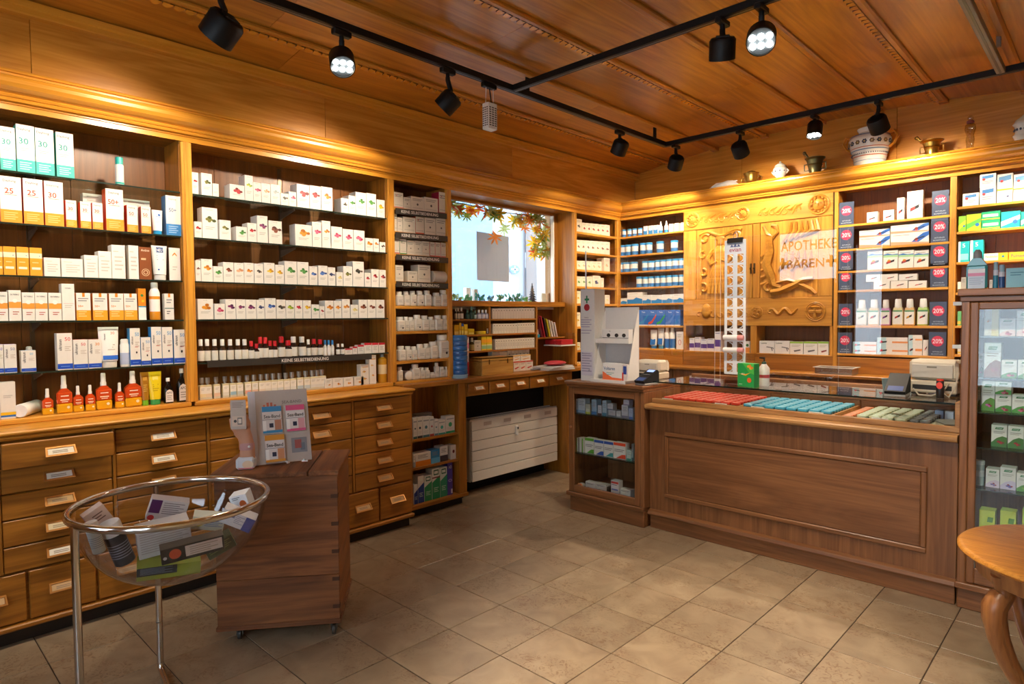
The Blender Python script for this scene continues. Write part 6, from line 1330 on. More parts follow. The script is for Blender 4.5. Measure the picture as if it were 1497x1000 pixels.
# under the carved cabinet
GCB = 'boxes below the carved cabinet'
CB = Shelf('B', YB + .02, 1.1005, 'carved-cabinet bottom shelf', GCB)
for a, b, t in ((1007.8, 1015, 494.5), (1015.5, 1024, 493), (1024.5, 1033.5, 496), (1034, 1044, 495), (1044.5, 1054, 485)): carton(CB, a, b, t, 'white carton with purple band', [('r', 0, .25, 1, .6, '#5a3f8a'), ('l', .1, .9, .8, 1, .1, '#8a86a0')], front='#e4dfe0', d=.08)
carton(CB, 1089, 1096, 499, 'green and orange carton', [('r', 0, 0, 1, .45, '#e08a2a'), ('e', .5, .65, .3, .3, '#3a7a3a')], front='#e8e4d8', d=.06)
for a, b in ((1110, 1132), (1132.5, 1154)): carton(CB, a, b, 498.5, 'white carton with grey drawing', [('t', .3, .84, .16, '#5a6a5a', 'Lasea', .45), ('q', ((.45, .5), (.9, .42), (.92, .48), (.5, .56)), '#5a5a5c'), ('q', ((.78, .45), (.85, .2), (.9, .22), (.84, .46)), '#5a5a5c'), ('e', .93, .4, .03, .06, '#6a6a6c')], front='#ece9e2', d=.08)
for a, b in ((1154.5, 1174), (1174.5, 1195), (1195.5, 1211.5)): carton(CB, a, b, 499.5, 'white carton with green top', [('r', 0, .86, 1, 1, '#9ac84a'), ('l', .15, .7, .8, 2, .1, '#b9b4aa'), ('q', ((.3, .3), (.8, .4), (.82, .3), (.35, .18)), '#8a3a3a' if a > 1190 else '#6a6a6c')], front='#ece9e2', d=.08)

# ---- discount bay
G2 = 'oral care goods in the discount bay'
DS = [bsh(z, '%s oral-care shelf' % n, G2) for z, n in zip(Z20, ('top', 'second', 'third', 'fourth', 'fifth', 'sixth'))]
SIGN = [('e', .5, .62, .36, .36, '#dc3a5c'), ('t', .5, .62, .19, '#fbeef0', '20%', .58), ('l', .14, .15, .86, 1, .07, '#aab4c4'), ('l', .1, .07, .9, 1, .07, '#aab4c4')]
SIGN = [('r', 0, 0, 1, 1, '#46526a')] + [('e', .5, .62, .36, .36, '#dc3a5c'), ('t', .5, .62, .19, '#fbeef0', '20%', .58), ('t', .5, .18, .05, '#b8c2d0', 'AKTUELLES', .8), ('t', .5, .08, .05, '#b8c2d0', 'MUNDPFLEGE', .8)]
LS20 = [(1226.5, 1248, 295.5), (1226, 1248, 331), (1226, 1247, 365), (1226, 1246, 393.5), (1225.5, 1246, 444), (1224.5, 1245.5, 486)]
RS20 = [(1362, 1387, 278.5), (1360.5, 1386, 317.5), (1360, 1385.5, 354.5), (1359.5, 1385, 384.5), (1358.5, 1384, 441), (1357.5, 1383, 485.5)]
DN = ('top', 'second', 'third', 'fourth', 'fifth', 'sixth')
for k in range(6):
    for sd, (a, b, t) in (('left', LS20[k]), ('right', RS20[k])):
        S_ = DS[k]; carton(S_, a, b, t, '', SIGN, front='#46526a', name='discount_card', cat='sign', d=.004, back=-.012, label='grey card with red twenty-percent disc at %s end of %s oral-care shelf' % (sd, DN[k]))
EL = lambda c='#c83a3a': [('q', ((.2, .25), (.75, .38), (.78, .5), (.22, .38)), '#2a2a30'), ('q', ((.24, .29), (.5, .35), (.52, .43), (.26, .38)), c), ('l', .12, .85, .8, 1, .1, '#a8a49c')]
for a, b, t, dsc in ((1267, 1283, 310, 'small white box'), (1291, 1307, 307, 'small white box'), (1311, 1322, 289, 'tall narrow white box'), (1325.5, 1349, 279, 'tall white box')): carton(DS[0], a, b, t, dsc + ' with dark logo', EL(), d=.05)
TP = [('q', ((.5, .1), (.7, .1), (1, .7), (1, 1), (.85, .9)), '#2a6ac0'), ('e', .68, .4, .045, .05, '#e04a3a'), ('q', ((.6, .3), (.88, .55), (.9, .65), (.62, .42)), '#20202a'), ('l', .06, .8, .5, 1, .1, '#b07a6a'), ('q', ((0, 0), (1, 0), (1, .12), (0, .3)), '#f0a080')]
for a, b, zt_, nm in ((1256, 1301, 346, 'lower left'), (1302, 1358, 340, 'lower right')): carton(DS[1], a, b, zt_, 'long toothpaste box with blue splash', TP, d=.05, count=False, where=nm)
for a, b, z0p, zt_, nm in ((1256, 1301, 346, 336, 'upper left'), (1302, 1358, 340, 328, 'upper right')): carton(DS[1], a, b, zt_, 'long toothpaste box with blue splash', TP, d=.05, count=False, where=nm, dz=z_at(z0p, x_at((a + b) / 2, YB + .016, 2), YB + .016) - DS[1].z + .0008)
for a, b in ((1268, 1290), (1291, 1312.5), (1313, 1335.5), (1336, 1357.5)): carton(DS[2], a, b, 366, 'white box with green and blue top', [('r', 0, .62, 1, .74, '#a8d8a0'), ('q', ((0, .74), (1, .74), (1, .8), (.6, .78), (.3, .84), (0, .78)), '#3a7ac0'), ('e', .4, .42, .12, .12, '#f0a02a'), *EL()], d=.06)
EL2 = [('q', ((.35, .3), (.75, .5), (.78, .62), (.38, .45)), '#2a2a30'), ('q', ((.38, .33), (.55, .42), (.57, .52), (.4, .45)), '#c83a3a')]
for a, b in ((1277, 1301), (1302, 1327), (1328, 1355)): carton(DS[3], a, b, 410.5, 'flat white box', EL2, d=.05, dz=0)
z2 = z_at(410.3, x_at(1315, YB + .016, 1.6), YB + .016) - DS[3].z + .0008
for a, b, nm in ((1266, 1287, 'left'), (1288, 1313, 'middle'), (1314, 1341, 'right')): carton(DS[3], a, b, 400.5, 'flat white box stacked on others at %s' % nm, EL2, d=.05, dz=z2)
for (a, b, t), (c1, cn, cl) in zip(((1252, 1268, 438.5), (1269.5, 1286, 438), (1287.5, 1302, 438), (1305, 1321, 437), (1322, 1338, 437), (1341, 1358, 436.5)), (('#d8d8c8', 'milky', '#c8d0b8'), ('#e0c890', 'amber', '#c83a2a'), ('#d8a0d0', 'pink', '#8a3a9a'), ('#e8d8a8', 'honey', '#c83a2a'), ('#e0b070', 'peach', '#e0a02a'), ('#b8d060', 'lime', '#c83a2a'))):
    loc, w, h, rz = DS[4].span(a, b, t, .03); t_ = thing('mouthwash_bottle', DS[4].lab('%s mouthwash bottle with white cap' % cn), 'bottle', loc, rz, G2)
    bo = MB(); bo.box(-w / 2, w / 2, -w * .3, w * .3, 0, h * .5, M(c1, .12), c=w * .1).prism([(-w * .5, h * .48), (w * .5, h * .48), (w * .36, h * .68), (-w * .36, h * .68)], 1, -w * .28, w * .28, M(c1, .12)); bo.build('body', t_)
    lb2 = MB(); prints(lb2, w * .86, h, [('r', 0, .06, 1, .55, '#ecebe2'), ('r', 0, .52, 1, .58, '#5a9a6a'), ('q', ((.2, .26), (.75, .34), (.78, .42), (.22, .33)), '#2a2a30'), ('q', ((.22, .28), (.5, .31), (.5, .38), (.24, .33)), cl)], y=-w * .3 - .0008); lb2.build('label', t_)
    MB().lathe([(w * .3, h * .66), (w * .33, h * .7), (w * .3, h * .96), (w * .26, h), (0, h)], M('#f0ede6', .3), 14).build('cap', t_)
OX = [('r', 0, 0, .3, 1, '#bfe0e6'), ('q', ((.08, .3), (.32, .42), (.33, .6), (.1, .5)), '#2a2a30'), ('e', .14, .48, .045, .045, '#e04a5a'), ('r', .5, .35, 1, .55, '#f0a060')]
for a, b, ps_, dsc in ((1246.5, 1281, ((508.5, 0),), 'left'), (1282, 1327, ((506, 0),), 'middle'), (1328, 1348, ((502, 0),), 'right')):
    carton(DS[5], a, b, ps_[0][0], 'lower %s toothpaste box with orange stripe' % dsc, OX, d=.05, front='#f0ebe2', top='#d8eef0')
    zz = z_at(ps_[0][0], x_at((a + b) / 2, YB + .016, 1.15), YB + .016) - DS[5].z + .0008
    carton(DS[5], a, b, {1246.5: 500, 1282: 493.5, 1328: 490}[a], 'upper %s toothpaste box with orange stripe' % dsc, OX, d=.05, front='#f0ebe2', dz=zz, count=False, where='stacked')
carton(DS[5], 1348.8, 1357, 497, 'narrow cream box beside discount card', EL2, d=.04)
# ---- right bay
G3 = 'boxes in the right back-wall bay'
R3 = [bsh(z, '%s right-bay shelf' % n, G3) for z, n in zip(ZRB, ('top', 'second', 'third', 'fourth', 'fifth', 'sixth'))]
CL_ = [('q', ((.15, .62), (.85, .68), (.85, .9), (.15, .85)), '#4a8ac8'), ('e', .25, .6, .1, .1, '#e04a4a'), ('l', .15, .4, .8, 2, .12, '#9aa0a8')]
carton(R3[0], 1407, 1431, 282.5, 'single white box with blue picture', CL_, d=.06)
def stack2(S, a, b, tm, tt, desc, pr, **k):
    carton(S, a, b, tm, 'lower ' + desc, pr, **k); zz = z_at(tm, x_at((a + b) / 2, S.f, S.z), S.f) - S.z + .0008; carton(S, a, b, tt, 'upper ' + desc, pr, dz=zz, count=False, where='stacked', **k)
stack2(R3[0], 1432, 1456, 273.5, 254, 'white box with blue picture', CL_, d=.06)
for a, b, dsc in ((1457, 1480, 'tall white box with yellow-green stripe'), (1481, 1506, 'tall white box with lime stripe at photo edge')): carton(R3[0], a, b, 254, dsc, [('q', ((.1, .72), (.9, .78), (.9, .95), (.1, .9)), '#6aa0d0'), ('r', 0, .42, 1, .48, '#c8d83a'), ('e', .3, .75, .1, .1, '#e04a4a'), ('e', .7, .2, .1, .06, '#2a3a6a')], d=.06)
for a, b, t, f_, dsc, c in ((1401, 1412, 316, '#8ac83a', 'bright green box', '#e8e03a'), (1412.5, 1434, 313, '#a8d02a', 'lime green box', '#5ab84a'), (1463, 1491, 309, '#1fa8a0', 'teal box with white band', '#e6eef0'), (1492, 1510, 309, '#1f9a8a', 'green box at photo edge', '#d8ecc8')): carton(R3[1], a, b, t, dsc, [('q', ((0, .1), (1, .5), (1, .75), (0, .4)), c), ('e', .75, .35, .14, .14, '#2a6ab8')], front=f_, d=.06)
stack2(R3[1], 1434.5, 1462, 322, 309, 'green box with cream label', [('r', .08, .4, .9, .7, '#dfe8c0'), ('r', 0, .1, 1, .2, '#e8c02a')], front='#1f9a6a', d=.06)
for a, b, t in ((1400.5, 1417, 353), (1418, 1437, 351)): carton(R3[2], a, b, t, 'turquoise box', [('t', .5, .8, .2, '#d8f0f0', '5', .3), ('r', .1, .1, .9, .4, '#8ad0d0'), ('r', 0, 0, .2, 1, '#e8f0e8')], front='#1fb0b8', d=.06)
carton(R3[2], 1438, 1473.5, 370, 'flat yellow and white box', [('r', 0, 0, .6, 1, '#f2ead0'), ('e', .8, .5, .06, .06, '#2a7a9a'), ('t', .32, .55, .3, '#e0a82a', 'Perskindol', .5)], front='#f0b82a', d=.06)
carton(R3[2], 1474.5, 1508, 368, 'flat yellow box with dark lettering', [('t', .4, .5, .5, '#3a5a6a', 'Pulmex', .6)], front='#f0c02a', d=.06)
for k, (t, c) in enumerate(((412, '#f0e8d0'), (455, '#6ab87a'), (505, '#e8e0d0'))): carton(R3[3 + k], 1399.5, 1404.5, t, 'small slim box', [('r', 0, .1, 1, .3, '#e8c84a')], front=c, d=.04)
# ================================================================== LOW GLASS CABINET GOODS
GG = 'boxes in the low glass cabinet'
XG, YGp = cv((820, 560, 4.545))
S1 = Shelf('B', yI, zg1 + .0005, 'upper low-cabinet shelf', GG); S2 = Shelf('B', yI, zg2 + .0005, 'middle low-cabinet shelf', GG); S3 = Shelf('B', yI, .1555, 'low cabinet floor', GG)
PB = lambda c: [('r', 0, 0, 1, .2, c), ('l', .15, .8, .85, 3, .12, '#8a92a0')]
for a, b, t, f_, c, dsc in ((101, 113, 105, '#a8b4c4', '#5a86b8', 'pale blue box'), (114, 161, 104, '#c4ccd4', '#8aa4c0', 'wide pale box'), (163, 195, 140, '#c8ccb8', '#b8c04a', 'small box with lime base'), (203, 237, 110, '#8fb0cc', '#3a7ab0', 'blue box'), (245, 271, 148, '#c8ccd4', '#3a3f50', 'narrow grey box'), (275, 303, 118, '#a8c0d0', '#3a86a8', 'tall blue-white box'), (315, 362, 181, '#c0c4cc', '#6a7a90', 'flat white box'), (368, 398, 187, '#c8ccd0', '#8a9aa8', 'little white box'), (403, 446, 148, '#c4c8d2', '#7a86a0', 'taller white box'), (450, 478, 168, '#a8b8d8', '#5a7ac0', 'lavender-blue box')):
    carton(S1, XG(a), XG(b), YGp(t), dsc, PB(c), front=f_, d=.06)
carton(S1, XG(307), XG(346), YGp(138), 'small white box stacked on flat one', PB('#6a7a90'), front='#c8ccd4', d=.05, dz=z_at(YGp(180), x_at(892, yI, .75), yI) - S1.z + .0005, count=False, where='stacked')
carton(S1, XG(415), XG(453), YGp(112), 'small mauve-white box stacked on taller one', PB('#8a80a0'), front='#c4c0d0', d=.05, dz=z_at(YGp(147), x_at(914, yI, .75), yI) - S1.z + .0005, count=False, where='stacked')
for a, b, t, c in ((103, 114, 365, '#6ab03a'), (116, 137, 365, '#8a8a86'), (140, 157, 370, '#6ab03a')): carton(S2, XG(a), XG(b), YGp(t), 'narrow white box edge-on', [('r', 0, 0, .4, 1, c)], front='#d0d0c8', d=.06)
for a, b, t, c, cn in ((160, 219, 366, '#5aa83a', 'green'), (221, 284, 380, '#2a5ab8', 'blue'), (286, 348, 390, '#2a9aa0', 'teal'), (350, 430, 398, '#e04a2a', 'red')): carton(S2, XG(a), XG(b), YGp(t), 'white medicine box with %s corners' % cn, [('r', 0, .82, 1, 1, c if cn != 'teal' else '#2a5ab8'), ('q', ((.2, .03), (1, .03), (1, .3), (.7, .28)), c), ('l', .08, .55, .9, 2, .1, '#6a6a70')], front='#dcdcd8', d=.05)
carton(S2, XG(437), XG(467), YGp(446), 'little mint bottle box', PB('#4a9a86'), front='#b8ccc4', d=.04); carton(S2, XG(469), XG(482), YGp(405), 'tall grey-green box', PB('#4a6a6a'), front='#9ab0ac', d=.04)
bl2, bw3, bh3, _ = S3.span(XG(120), XG(160), YGp(662), .03); S3.n += 1
cb_ = MB(); cb_.ball((0, 0, bh3 * .5), (bw3 * .5, .03, bh3 * .5), M('#c8c0ba', .15), 14, 8); 
for k in range(5): cb_.ball((bw3 * (-.3 + .15 * k), -.026, bh3 * (.35 + .25 * (k % 2))), (.01, .008, .014), M(('#e0703a', '#e8a06a', '#8aa8c8')[k % 3], .4), 8, 5)
cb_ = cb_.build('cellophane_bag'); cb_.location = bl2; tag(cb_, 'cellophane bag of orange sweets on low cabinet floor', 'bag', GG)
for a, b, t, f_, c, dsc in ((163, 229, 658, '#d6d2cc', '#6a5a4a', 'white box with brown corner'), (233, 304, 672, '#d6d2cc', '#6a5a4a', 'second white box with brown corner'), (306, 321, 690, '#2a1c16', '#1a120e', 'thin dark box'), (332, 385, 650, '#d8d4d8', '#8a96c8', 'tall white box with red band'), (394, 463, 706, '#d8d8d0', '#8a9a5a', 'white box with green base')): carton(S3, XG(a), XG(b), YGp(t), dsc, [('l', .1, .8, .9, 2, .1, '#55565c')] + ([('r', .05, .8, .95, .94, '#c8342a'), ('r', .1, .35, .9, .45, '#6a72b8')] if 'red' in dsc else [('r', 0, 0, 1, .25, c)] if 'green' in dsc else [('q', ((0, 0), (.8, 0), (.3, .35), (0, .2)), c)]), front=f_, d=.05)

# ================================================================== TALL CABINET GOODS
GT = 'herbal boxes in the tall glass cabinet'
TS = [Shelf('B', yT, z + .0005, '%s tall-cabinet shelf' % n, GT) for z, n in zip(TZ, ('top', 'second', 'third', 'fourth', 'fifth'))] + [Shelf('B', yT, .1605, 'tall cabinet floor', GT)]
def vog(c, fl='#d87a9a', lab='#1f7a52', low=.42): return [('q', ((0, 0), (1, 0), (1, low * .9), (.7, low), (.35, low * .8), (0, low * .35)), c), ('b', .6, low * .42, .2, fl, '#8a2a3a'), ('q', ((.22, .8), (.3, .9), (.8, .9), (.72, .8)), lab), ('t', .51, .85, .06, '#e8f2ea', 'A.Vogel', .42), ('l', .15, .68, .85, 2, .07, '#9aa4a0')]
carton(TS[0], 1438.5, 1460, 448, 'tall pale yellow box with small flower', [('r', .5, 0, 1, 1, '#d8cf8a'), ('b', .3, .5, .12, '#c8902a', '#8a4a2a'), ('r', .3, .18, .8, .2, '#b08a5a')], front='#d0d4c8', d=.07)
carton(TS[0], 1460.5, 1484.5, 465.5, 'white herbal box with pink flowers', vog('#e8d0d0', '#c8607a', low=.36), front='#dde4e2', d=.07); carton(TS[0], 1485.5, 1511, 454, 'taller white herbal box with pink flowers', vog('#e8d0d0', '#c8607a', low=.4), front='#dde4e2', d=.07)
round_thing(TS[0], 1429.5, 1438, 453, 'dark jar with white lid', [('b', [(1, 0), (1, .7)], M('#4a5658', .2)), ('l', [(1.02, .7), (1.02, .98), (.9, 1), (0, 1)], M('#b8c8dc', .3))], n=14, name='jar', cat='jar')
carton(TS[1], 1429.5, 1437, 517, 'narrow herbal box at frame', vog('#5a7a4a'), front='#c8d0cc', d=.06); carton(TS[1], 1438, 1463, 501.5, 'tall white herbal box with seed heap', vog('#8a5a44', '#a8604a', low=.5), front='#d8e4e4', d=.07)
carton(TS[1], 1463.5, 1486.5, 526.5, 'white herbal box with red cone flower', vog('#5a9a4a', '#c85a6a', low=.32), front='#dde6e2', d=.07); carton(TS[1], 1487.5, 1511, 526.5, 'white herbal box with cone flower at photo edge', vog('#5a9a4a', '#c85a6a', low=.32), front='#dde6e2', d=.07)
carton(TS[2], 1428, 1433, 562, 'thin herbal box at frame', vog('#5a7a4a'), front='#c8d0cc', d=.06); carton(TS[2], 1433.5, 1454, 557.5, 'tall white herbal box with lilac cone flower', vog('#5a9a4a', '#c86ab8', low=.45), front='#d8e4e8', d=.07)
stack2(TS[2], 1454.5, 1478.5, 577, 558.5, 'white herbal box with cone flower', vog('#4a9a4a', '#d06a8a', low=.4), front='#dde6e4', d=.07); carton(TS[2], 1479, 1503, 577.5, 'white herbal box with green arc at photo edge', vog('#4a9a4a', '#d06a8a', low=.4), front='#dde6e4', d=.07)
for a, b, t in ((1448.5, 1472, 621.5), (1472.7, 1496.5, 623.5)): carton(TS[3], a, b, t, 'white herbal box with red berries', vog('#3f7a3f', '#b82a3a', low=.5), front='#dde6e2', d=.07)
carton(TS[3], 1497, 1512, 624, 'herbal box cut by photo edge', vog('#3f7a3f', '#b82a3a', low=.5), front='#dde6e2', d=.07)
for k, (a, b, t) in enumerate(((1423.5, 1439, 687), (1424, 1440, 673))): round_thing(TS[4], a, b, t, ('lower', 'upper')[k] + ' pale blue jar of a stack', [('b', [(.96, 0), (.96, .6)], M('#9ab0b4', .25)), ('l', [(1, .6), (1, .97), (.9, 1), (0, 1)], M('#b8c8cc', .3))], n=16, name='jar', cat='jar', dz=0 if k == 0 else z_at(687, x_at(1431, yT + .02, .6), yT + .02) - TS[4].z + .001, count=k == 0, where=None if k == 0 else 'stacked')
carton(TS[4], 1440.5, 1461, 686, 'white herbal box with mauve flowers', vog('#c8c0d8', '#6a5a9a'), front='#d4dcdc', d=.07); carton(TS[4], 1461.5, 1485, 684, 'taller white herbal box with violet flowers', vog('#c0c0e0', '#5a5aa8'), front='#d4dcdc', d=.07); carton(TS[4], 1485.5, 1508, 692.5, 'herbal box with green arc at photo edge', vog('#5a9a4a', '#7ab04a'), front='#d4dcdc', d=.07)
for a, b, t in ((1429.5, 1453, 746), (1460, 1483.5, 747.5), (1492, 1515, 746)): carton(TS[5], a, b, t, 'lime green herbal box', [('l', .25, .62, .85, 3, .06, '#7a9a2a'), ('q', ((.5, .82), (.55, .9), (.9, .9), (.85, .82)), '#4a8a3a'), ('r', 0, 0, 1, .2, '#d8e4d0')], front='#b4d044', side='#a0bc38', d=.07)

# ---- on top of the tall cabinet
ZTC = 1.5465; GTT = 'things on the tall cabinet'
TT = Shelf('B', 2.28, ZTC, 'tall cabinet top', GTT)
loc, w, h, rz = TT.span(1413, 1444, 365, .03); pb = thing('pump_bottle', 'blue-green disinfectant bottle with grey cap on tall cabinet', 'bottle', loc, 0, GTT)
MB().box(-w / 2, w / 2, -w * .32, w * .32, 0, h * .62, M('#3f8f98', .15, coat=.5), c=w * .12).prism([(-w * .48, h * .6), (w * .48, h * .6), (w * .2, h * .78), (-w * .2, h * .78)], 1, -w * .28, w * .28, M('#3f8f98', .15, coat=.5)).build('body', pb)
l = MB(); prints(l, w * .8, h * .6, [('r', 0, .02, 1, .85, '#b9cbe0'), ('r', 0, .55, 1, .68, '#d088b0'), ('l', .08, .45, .9, 4, .08, '#8fa4c4'), ('r', 0, .68, 1, .85, '#d8e0ea')], y=-w * .32 - .001); l.build('label', pb)
MB().lathe([(w * .2, h * .77), (w * .22, h * .8), (w * .2, h * .93), (w * .1, h), (0, h)], M('#8f9499', .4), 16).build('cap', pb)
for a, b, t, c1, c2, dsc in ((1404.5, 1412.5, 405, '#e0d8c4', '#c8c0a8', 'cream narrow box'), (1446, 1451, 409, '#e0dcd0', '#c8b8a0', 'slim white tube box'),): carton(TT, a, b, t, '', [('l', .2, .8, .8, 3, .1, '#b0a898')], front=c1, label=dsc + ' beside the disinfectant bottle on tall cabinet', d=.03)
for k, (a, b, t, c) in enumerate(((1451.5, 1459, 383, '#2a7a9a'), (1459.5, 1469, 387, '#1f4a86'))): round_thing(TT, a, b, t, 'x', [('b', [(1, 0), (1, .5)], M(c, .2)), ('l', [(1, .5), (1, .7)], M('#c0c8d8', .4)), ('c', [(.9, .7), (.9, .97), (.8, 1), (0, 1)], M('#8fb0c4', .25))], n=14, count=False, where='%s dark blue bottle' % ('left', 'right')[k])
carton(TT, 1470, 1503, 391.5, '', [('l', .2, .75, .8, 2, .12, '#4a8aa8')], front='#8cc8dc', label='light blue box at photo edge on tall cabinet', d=.08)

# ================================================================== DISPLAY COUNTER TINS
def tin_mesh(lid_c, body_c, w=.052, d=.046, h=.022):
    mb = MB(); n = 16
    def ring(rx, ry, z): return [((rx) * (abs(math.cos(a)) ** .55) * (1 if math.cos(a) >= 0 else -1), ry * (abs(math.sin(a)) ** .55) * (1 if math.sin(a) >= 0 else -1), z) for a in [2 * math.pi * i / n for i in range(n)]]
    prof = [(w / 2 * .97, d / 2 * .97, 0, body_c), (w / 2 * .97, d / 2 * .97, h * .6, body_c), (w / 2, d / 2, h * .6, lid_c), (w / 2, d / 2, h * .9, lid_c), (w / 2 * .9, d / 2 * .9, h, lid_c)]
    for rx, ry, z, _ in prof: mb.v += ring(rx, ry, z)
    for j in range(len(prof) - 1):
        for i in range(n): i2 = (i + 1) % n; mb.face([j * n + i, j * n + i2, (j + 1) * n + i2, (j + 1) * n + i], M(prof[j + 1][3], .3), False)
    mb.face([(len(prof) - 1) * n + i for i in range(n)], M(lid_c, .3))
    mb.poly([(-w * .3, -d * .18, h + .0004), (w * .3, -d * .18, h + .0004), (w * .3, d * .05, h + .0004), (-w * .3, d * .05, h + .0004)], M('#f0d8c8' if lid_c.startswith('#d') else '#d8ecf0', .4))
    return mb
def tin_field(nm, lid, body, x0, x1, nx, ny, lab, grp, tilt_=0.0, hh=.022, skip=()):
    first = None; pitch = (x1 - x0) / nx; dy = .46 / ny
    for i in range(nx):
        for j in range(ny):
            if (i, j) in skip: continue
            if first is None: o = first = tin_mesh(lid, body, pitch * .90, dy * .88, hh).build(nm)
            else: o = first.copy(); COL.objects.link(o)
            o.location = (x0 + pitch * (i + .5), 2.282 + dy * (j + .5), .8485); o.rotation_euler = (tilt_, 0, 0)
            tag(o, '%s, %s column from left, %s row from front' % (lab, ORD[i + 1], ORD[j + 1]), 'tin', grp)
tin_field('sweet_tin', '#d23a28', '#3a1512', -.04, .495, 9, 9, 'red sweet tin in glass counter', 'red sweet tins in the counter', hh=.034)
tin_field('sweet_tin', '#48a4c4', '#12262e', .515, 1.035, 8, 9, 'blue sweet tin in glass counter', 'blue sweet tins in the counter', hh=.034)
tin_field('pastille_box', '#d8825a', '#a85a3a', 1.085, 1.14, 1, 9, 'orange pastille box in glass counter', 'orange pastille boxes in the counter', hh=.02)
tin_field('sweet_tin', '#b9c4a8', '#4a5044', 1.155, 1.40, 4, 8, 'pale green sweet tin in glass counter', 'pale green tins in the counter', hh=.03)
tin_field('sweet_tin', '#6f7478', '#1c1c20', 1.41, 1.50, 2, 8, 'dark grey sweet tin in glass counter', 'dark grey tins in the counter', hh=.03)
for k, (a, py) in enumerate(((968, 581), (1045, 589.5), (1098, 593), (1182, 599), (1274, 609))):
    yy = 2.262; x0_ = x_at(a, yy, .86); o = MB().box(-.04, .04, -.001, .001, 0, .028, {'*': M('#e9e4da', .5)}); prints(o, .08, .028, [('l', .12, .7, .85, 2, .3, '#9a948a')], y=-.0015); o = o.build('price_card'); o.location = (x0_ + .04, yy, .8485); tag(o, 'white price card, %s from left inside the counter glass front' % ORD[k + 1], 'card', 'price cards in the counter')
for k, (c, dsc, dx, dy, rz, rx) in enumerate((('#8f9098', 'grey leaflet lowest in the counter end pile', 1.555, 2.36, .1, 0), ('#c8c4ac', 'cream leaflet lying across the counter end pile', 1.528, 2.40, -.5, .12), ('#9fa49c', 'greenish leaflet on top of the counter end pile', 1.56, 2.44, .5, .18))):
    o = bx('leaflet', (-.05, .05, -.085, .085, 0, .003), M(c, .4), None, c=0); o.location = (dx, dy, .8495 + .006 * k); o.rotation_euler = (0, 0, rz); tag(o, dsc, 'leaflet', 'leaflets in the counter')
for k in range(3):
    o = MB().box(-.04, .04, -.03, .03, 0, .05, M(('#7f9ac0', '#a8b8cc', '#5a7aa8')[k], .35), c=.002).build('carton'); o.location = (1.49 + .047 * k, 2.62 - .01 * k, .8487); o.scale = (.5, 1, 1); tag(o, '%s blue-grey carton at far right inside the counter' % ORD[k + 1], 'box', 'cartons in the counter')

# ================================================================== COUNTER-TOP THINGS
ZCT = .9605; GK = 'things on the counter'
# white dispenser display
yD = 2.19
def xq(px, y=yD, z=1.1): return x_at(px, y, z)
xl, xm, xr_ = xq(849), xq(869.5), xq(934, 2.32); z1_ = z_at(422.5, xq(858), yD)
dd = thing('dispenser_display', 'white cardboard medicine dispenser with green cross and red dot', 'display', ((xl + xr_) / 2, 2.28, ZCT), 0, GK); DDL = dd.location
cw_ = M('#cfccc8', .5)
cmn = MB().box(xl, xm, yD, yD + .125, ZCT, z1_, {'*': cw_, '-y': M('#d2d0ce', .5)}, c=.002)
cp = MB(); W_, H_ = xm - xl, z1_ - ZCT
pr = [('r', .30, .875, .62, .897, '#1f7a4a'), ('r', .41, .845, .51, .927, '#1f7a4a'), ('e', .46, .80, .2, .2, '#a81f2c'), ('t', .42, .69, .012, '#55505a', 'Voltaren', .6), ('l', .05, .66, .78, 4, .025, '#a09ab0'), ('l', .05, .545, .78, 2, .03, '#a8a2b4'), ('r', .04, .06, .86, .315, '#c4bfcc'), ('t', .4, .30, .016, '#5a5468', 'Akutschmerz', .7), ('l', .1, .27, .78, 7, .028, '#8f889e'), ('t', .62, .12, .02, '#4a4458', 'uf', .2)]
prints(cp, W_, H_, pr, y=0); i0 = len(cmn.v); cmn.v += [(x + (xl + xm) / 2, yD - .001 + y, z + ZCT) for x, y, z in cp.v]
for f_, m_ in zip(cp.f, cp.fm): cmn.face([q + i0 for q in f_], cp.mats[m_])
cmn.build('column', dd, DDL)
xb0, xb1 = xq(884, 2.32), xr_; zbk = z_at(449.5, xb0 + .1, 2.32)
bx('back_panel', (xm, xb1, 2.318, 2.324, ZCT, zbk), M('#c6c4c4', .5), dd, DDL, c=.001)
zmid = z_at(495, xq(890), 2.20); zm2 = z_at(502, xq(890), 2.20)
xt1 = xq(919, 2.2); xt2 = xq(914, 2.17, .97)
bx('mid_tray', (xm, xt1, 2.20, 2.318, zm2, zmid), M('#d6d3cf', .5), dd, DDL, c=.001)
bx('low_tray', (xq(863, 2.165, .97), xt2, 2.165, 2.318, ZCT, ZCT + .02), M('#d6d3cf', .5), dd, DDL, c=.001)
for xx in (xm + .001, xb1 - .004):
    g_ = MB(); g_.prism([(2.318, ZCT + .02), (2.318, zbk - .02), (2.28, zbk - .12), (2.18, ZCT + .06), (2.17, ZCT + .02)], 0, xx, xx + .004, M('#dedad6', .5)); g_.build('gusset', dd, DDL)
DP1 = Shelf('B', 2.212, zmid + .0005, '', GK); DP2 = Shelf('B', 2.185, ZCT + .0205, '', GK)
carton(DP1, 880, 919.5, 481.5, '', [('t', .3, .8, .1, '#4a4a50', 'GEL', .3), ('e', .25, .35, .07, .06, '#1f1c1c'), ('e', .55, .35, .07, .06, '#1f1c1c'), ('e', .82, .35, .07, .06, '#1f1c1c'), ('r', .02, .05, .98, .1, '#2a2a2c')], front='#d9d6d4', label='white box with black capsule pictures on dispenser middle tray', d=.05)
carton(DP2, 881, 909, 531, '', [('t', .35, .68, .2, '#2a5a8a', 'Voltaren', .6), ('q', ((0, 0), (1, 0), (1, .12), (.5, .15), (0, .5)), '#e06a3a'), ('l', .2, .4, .6, 2, .1, '#8ab0a8')], front='#e4e2de', label='white and orange gel box on dispenser lower tray', d=.04)
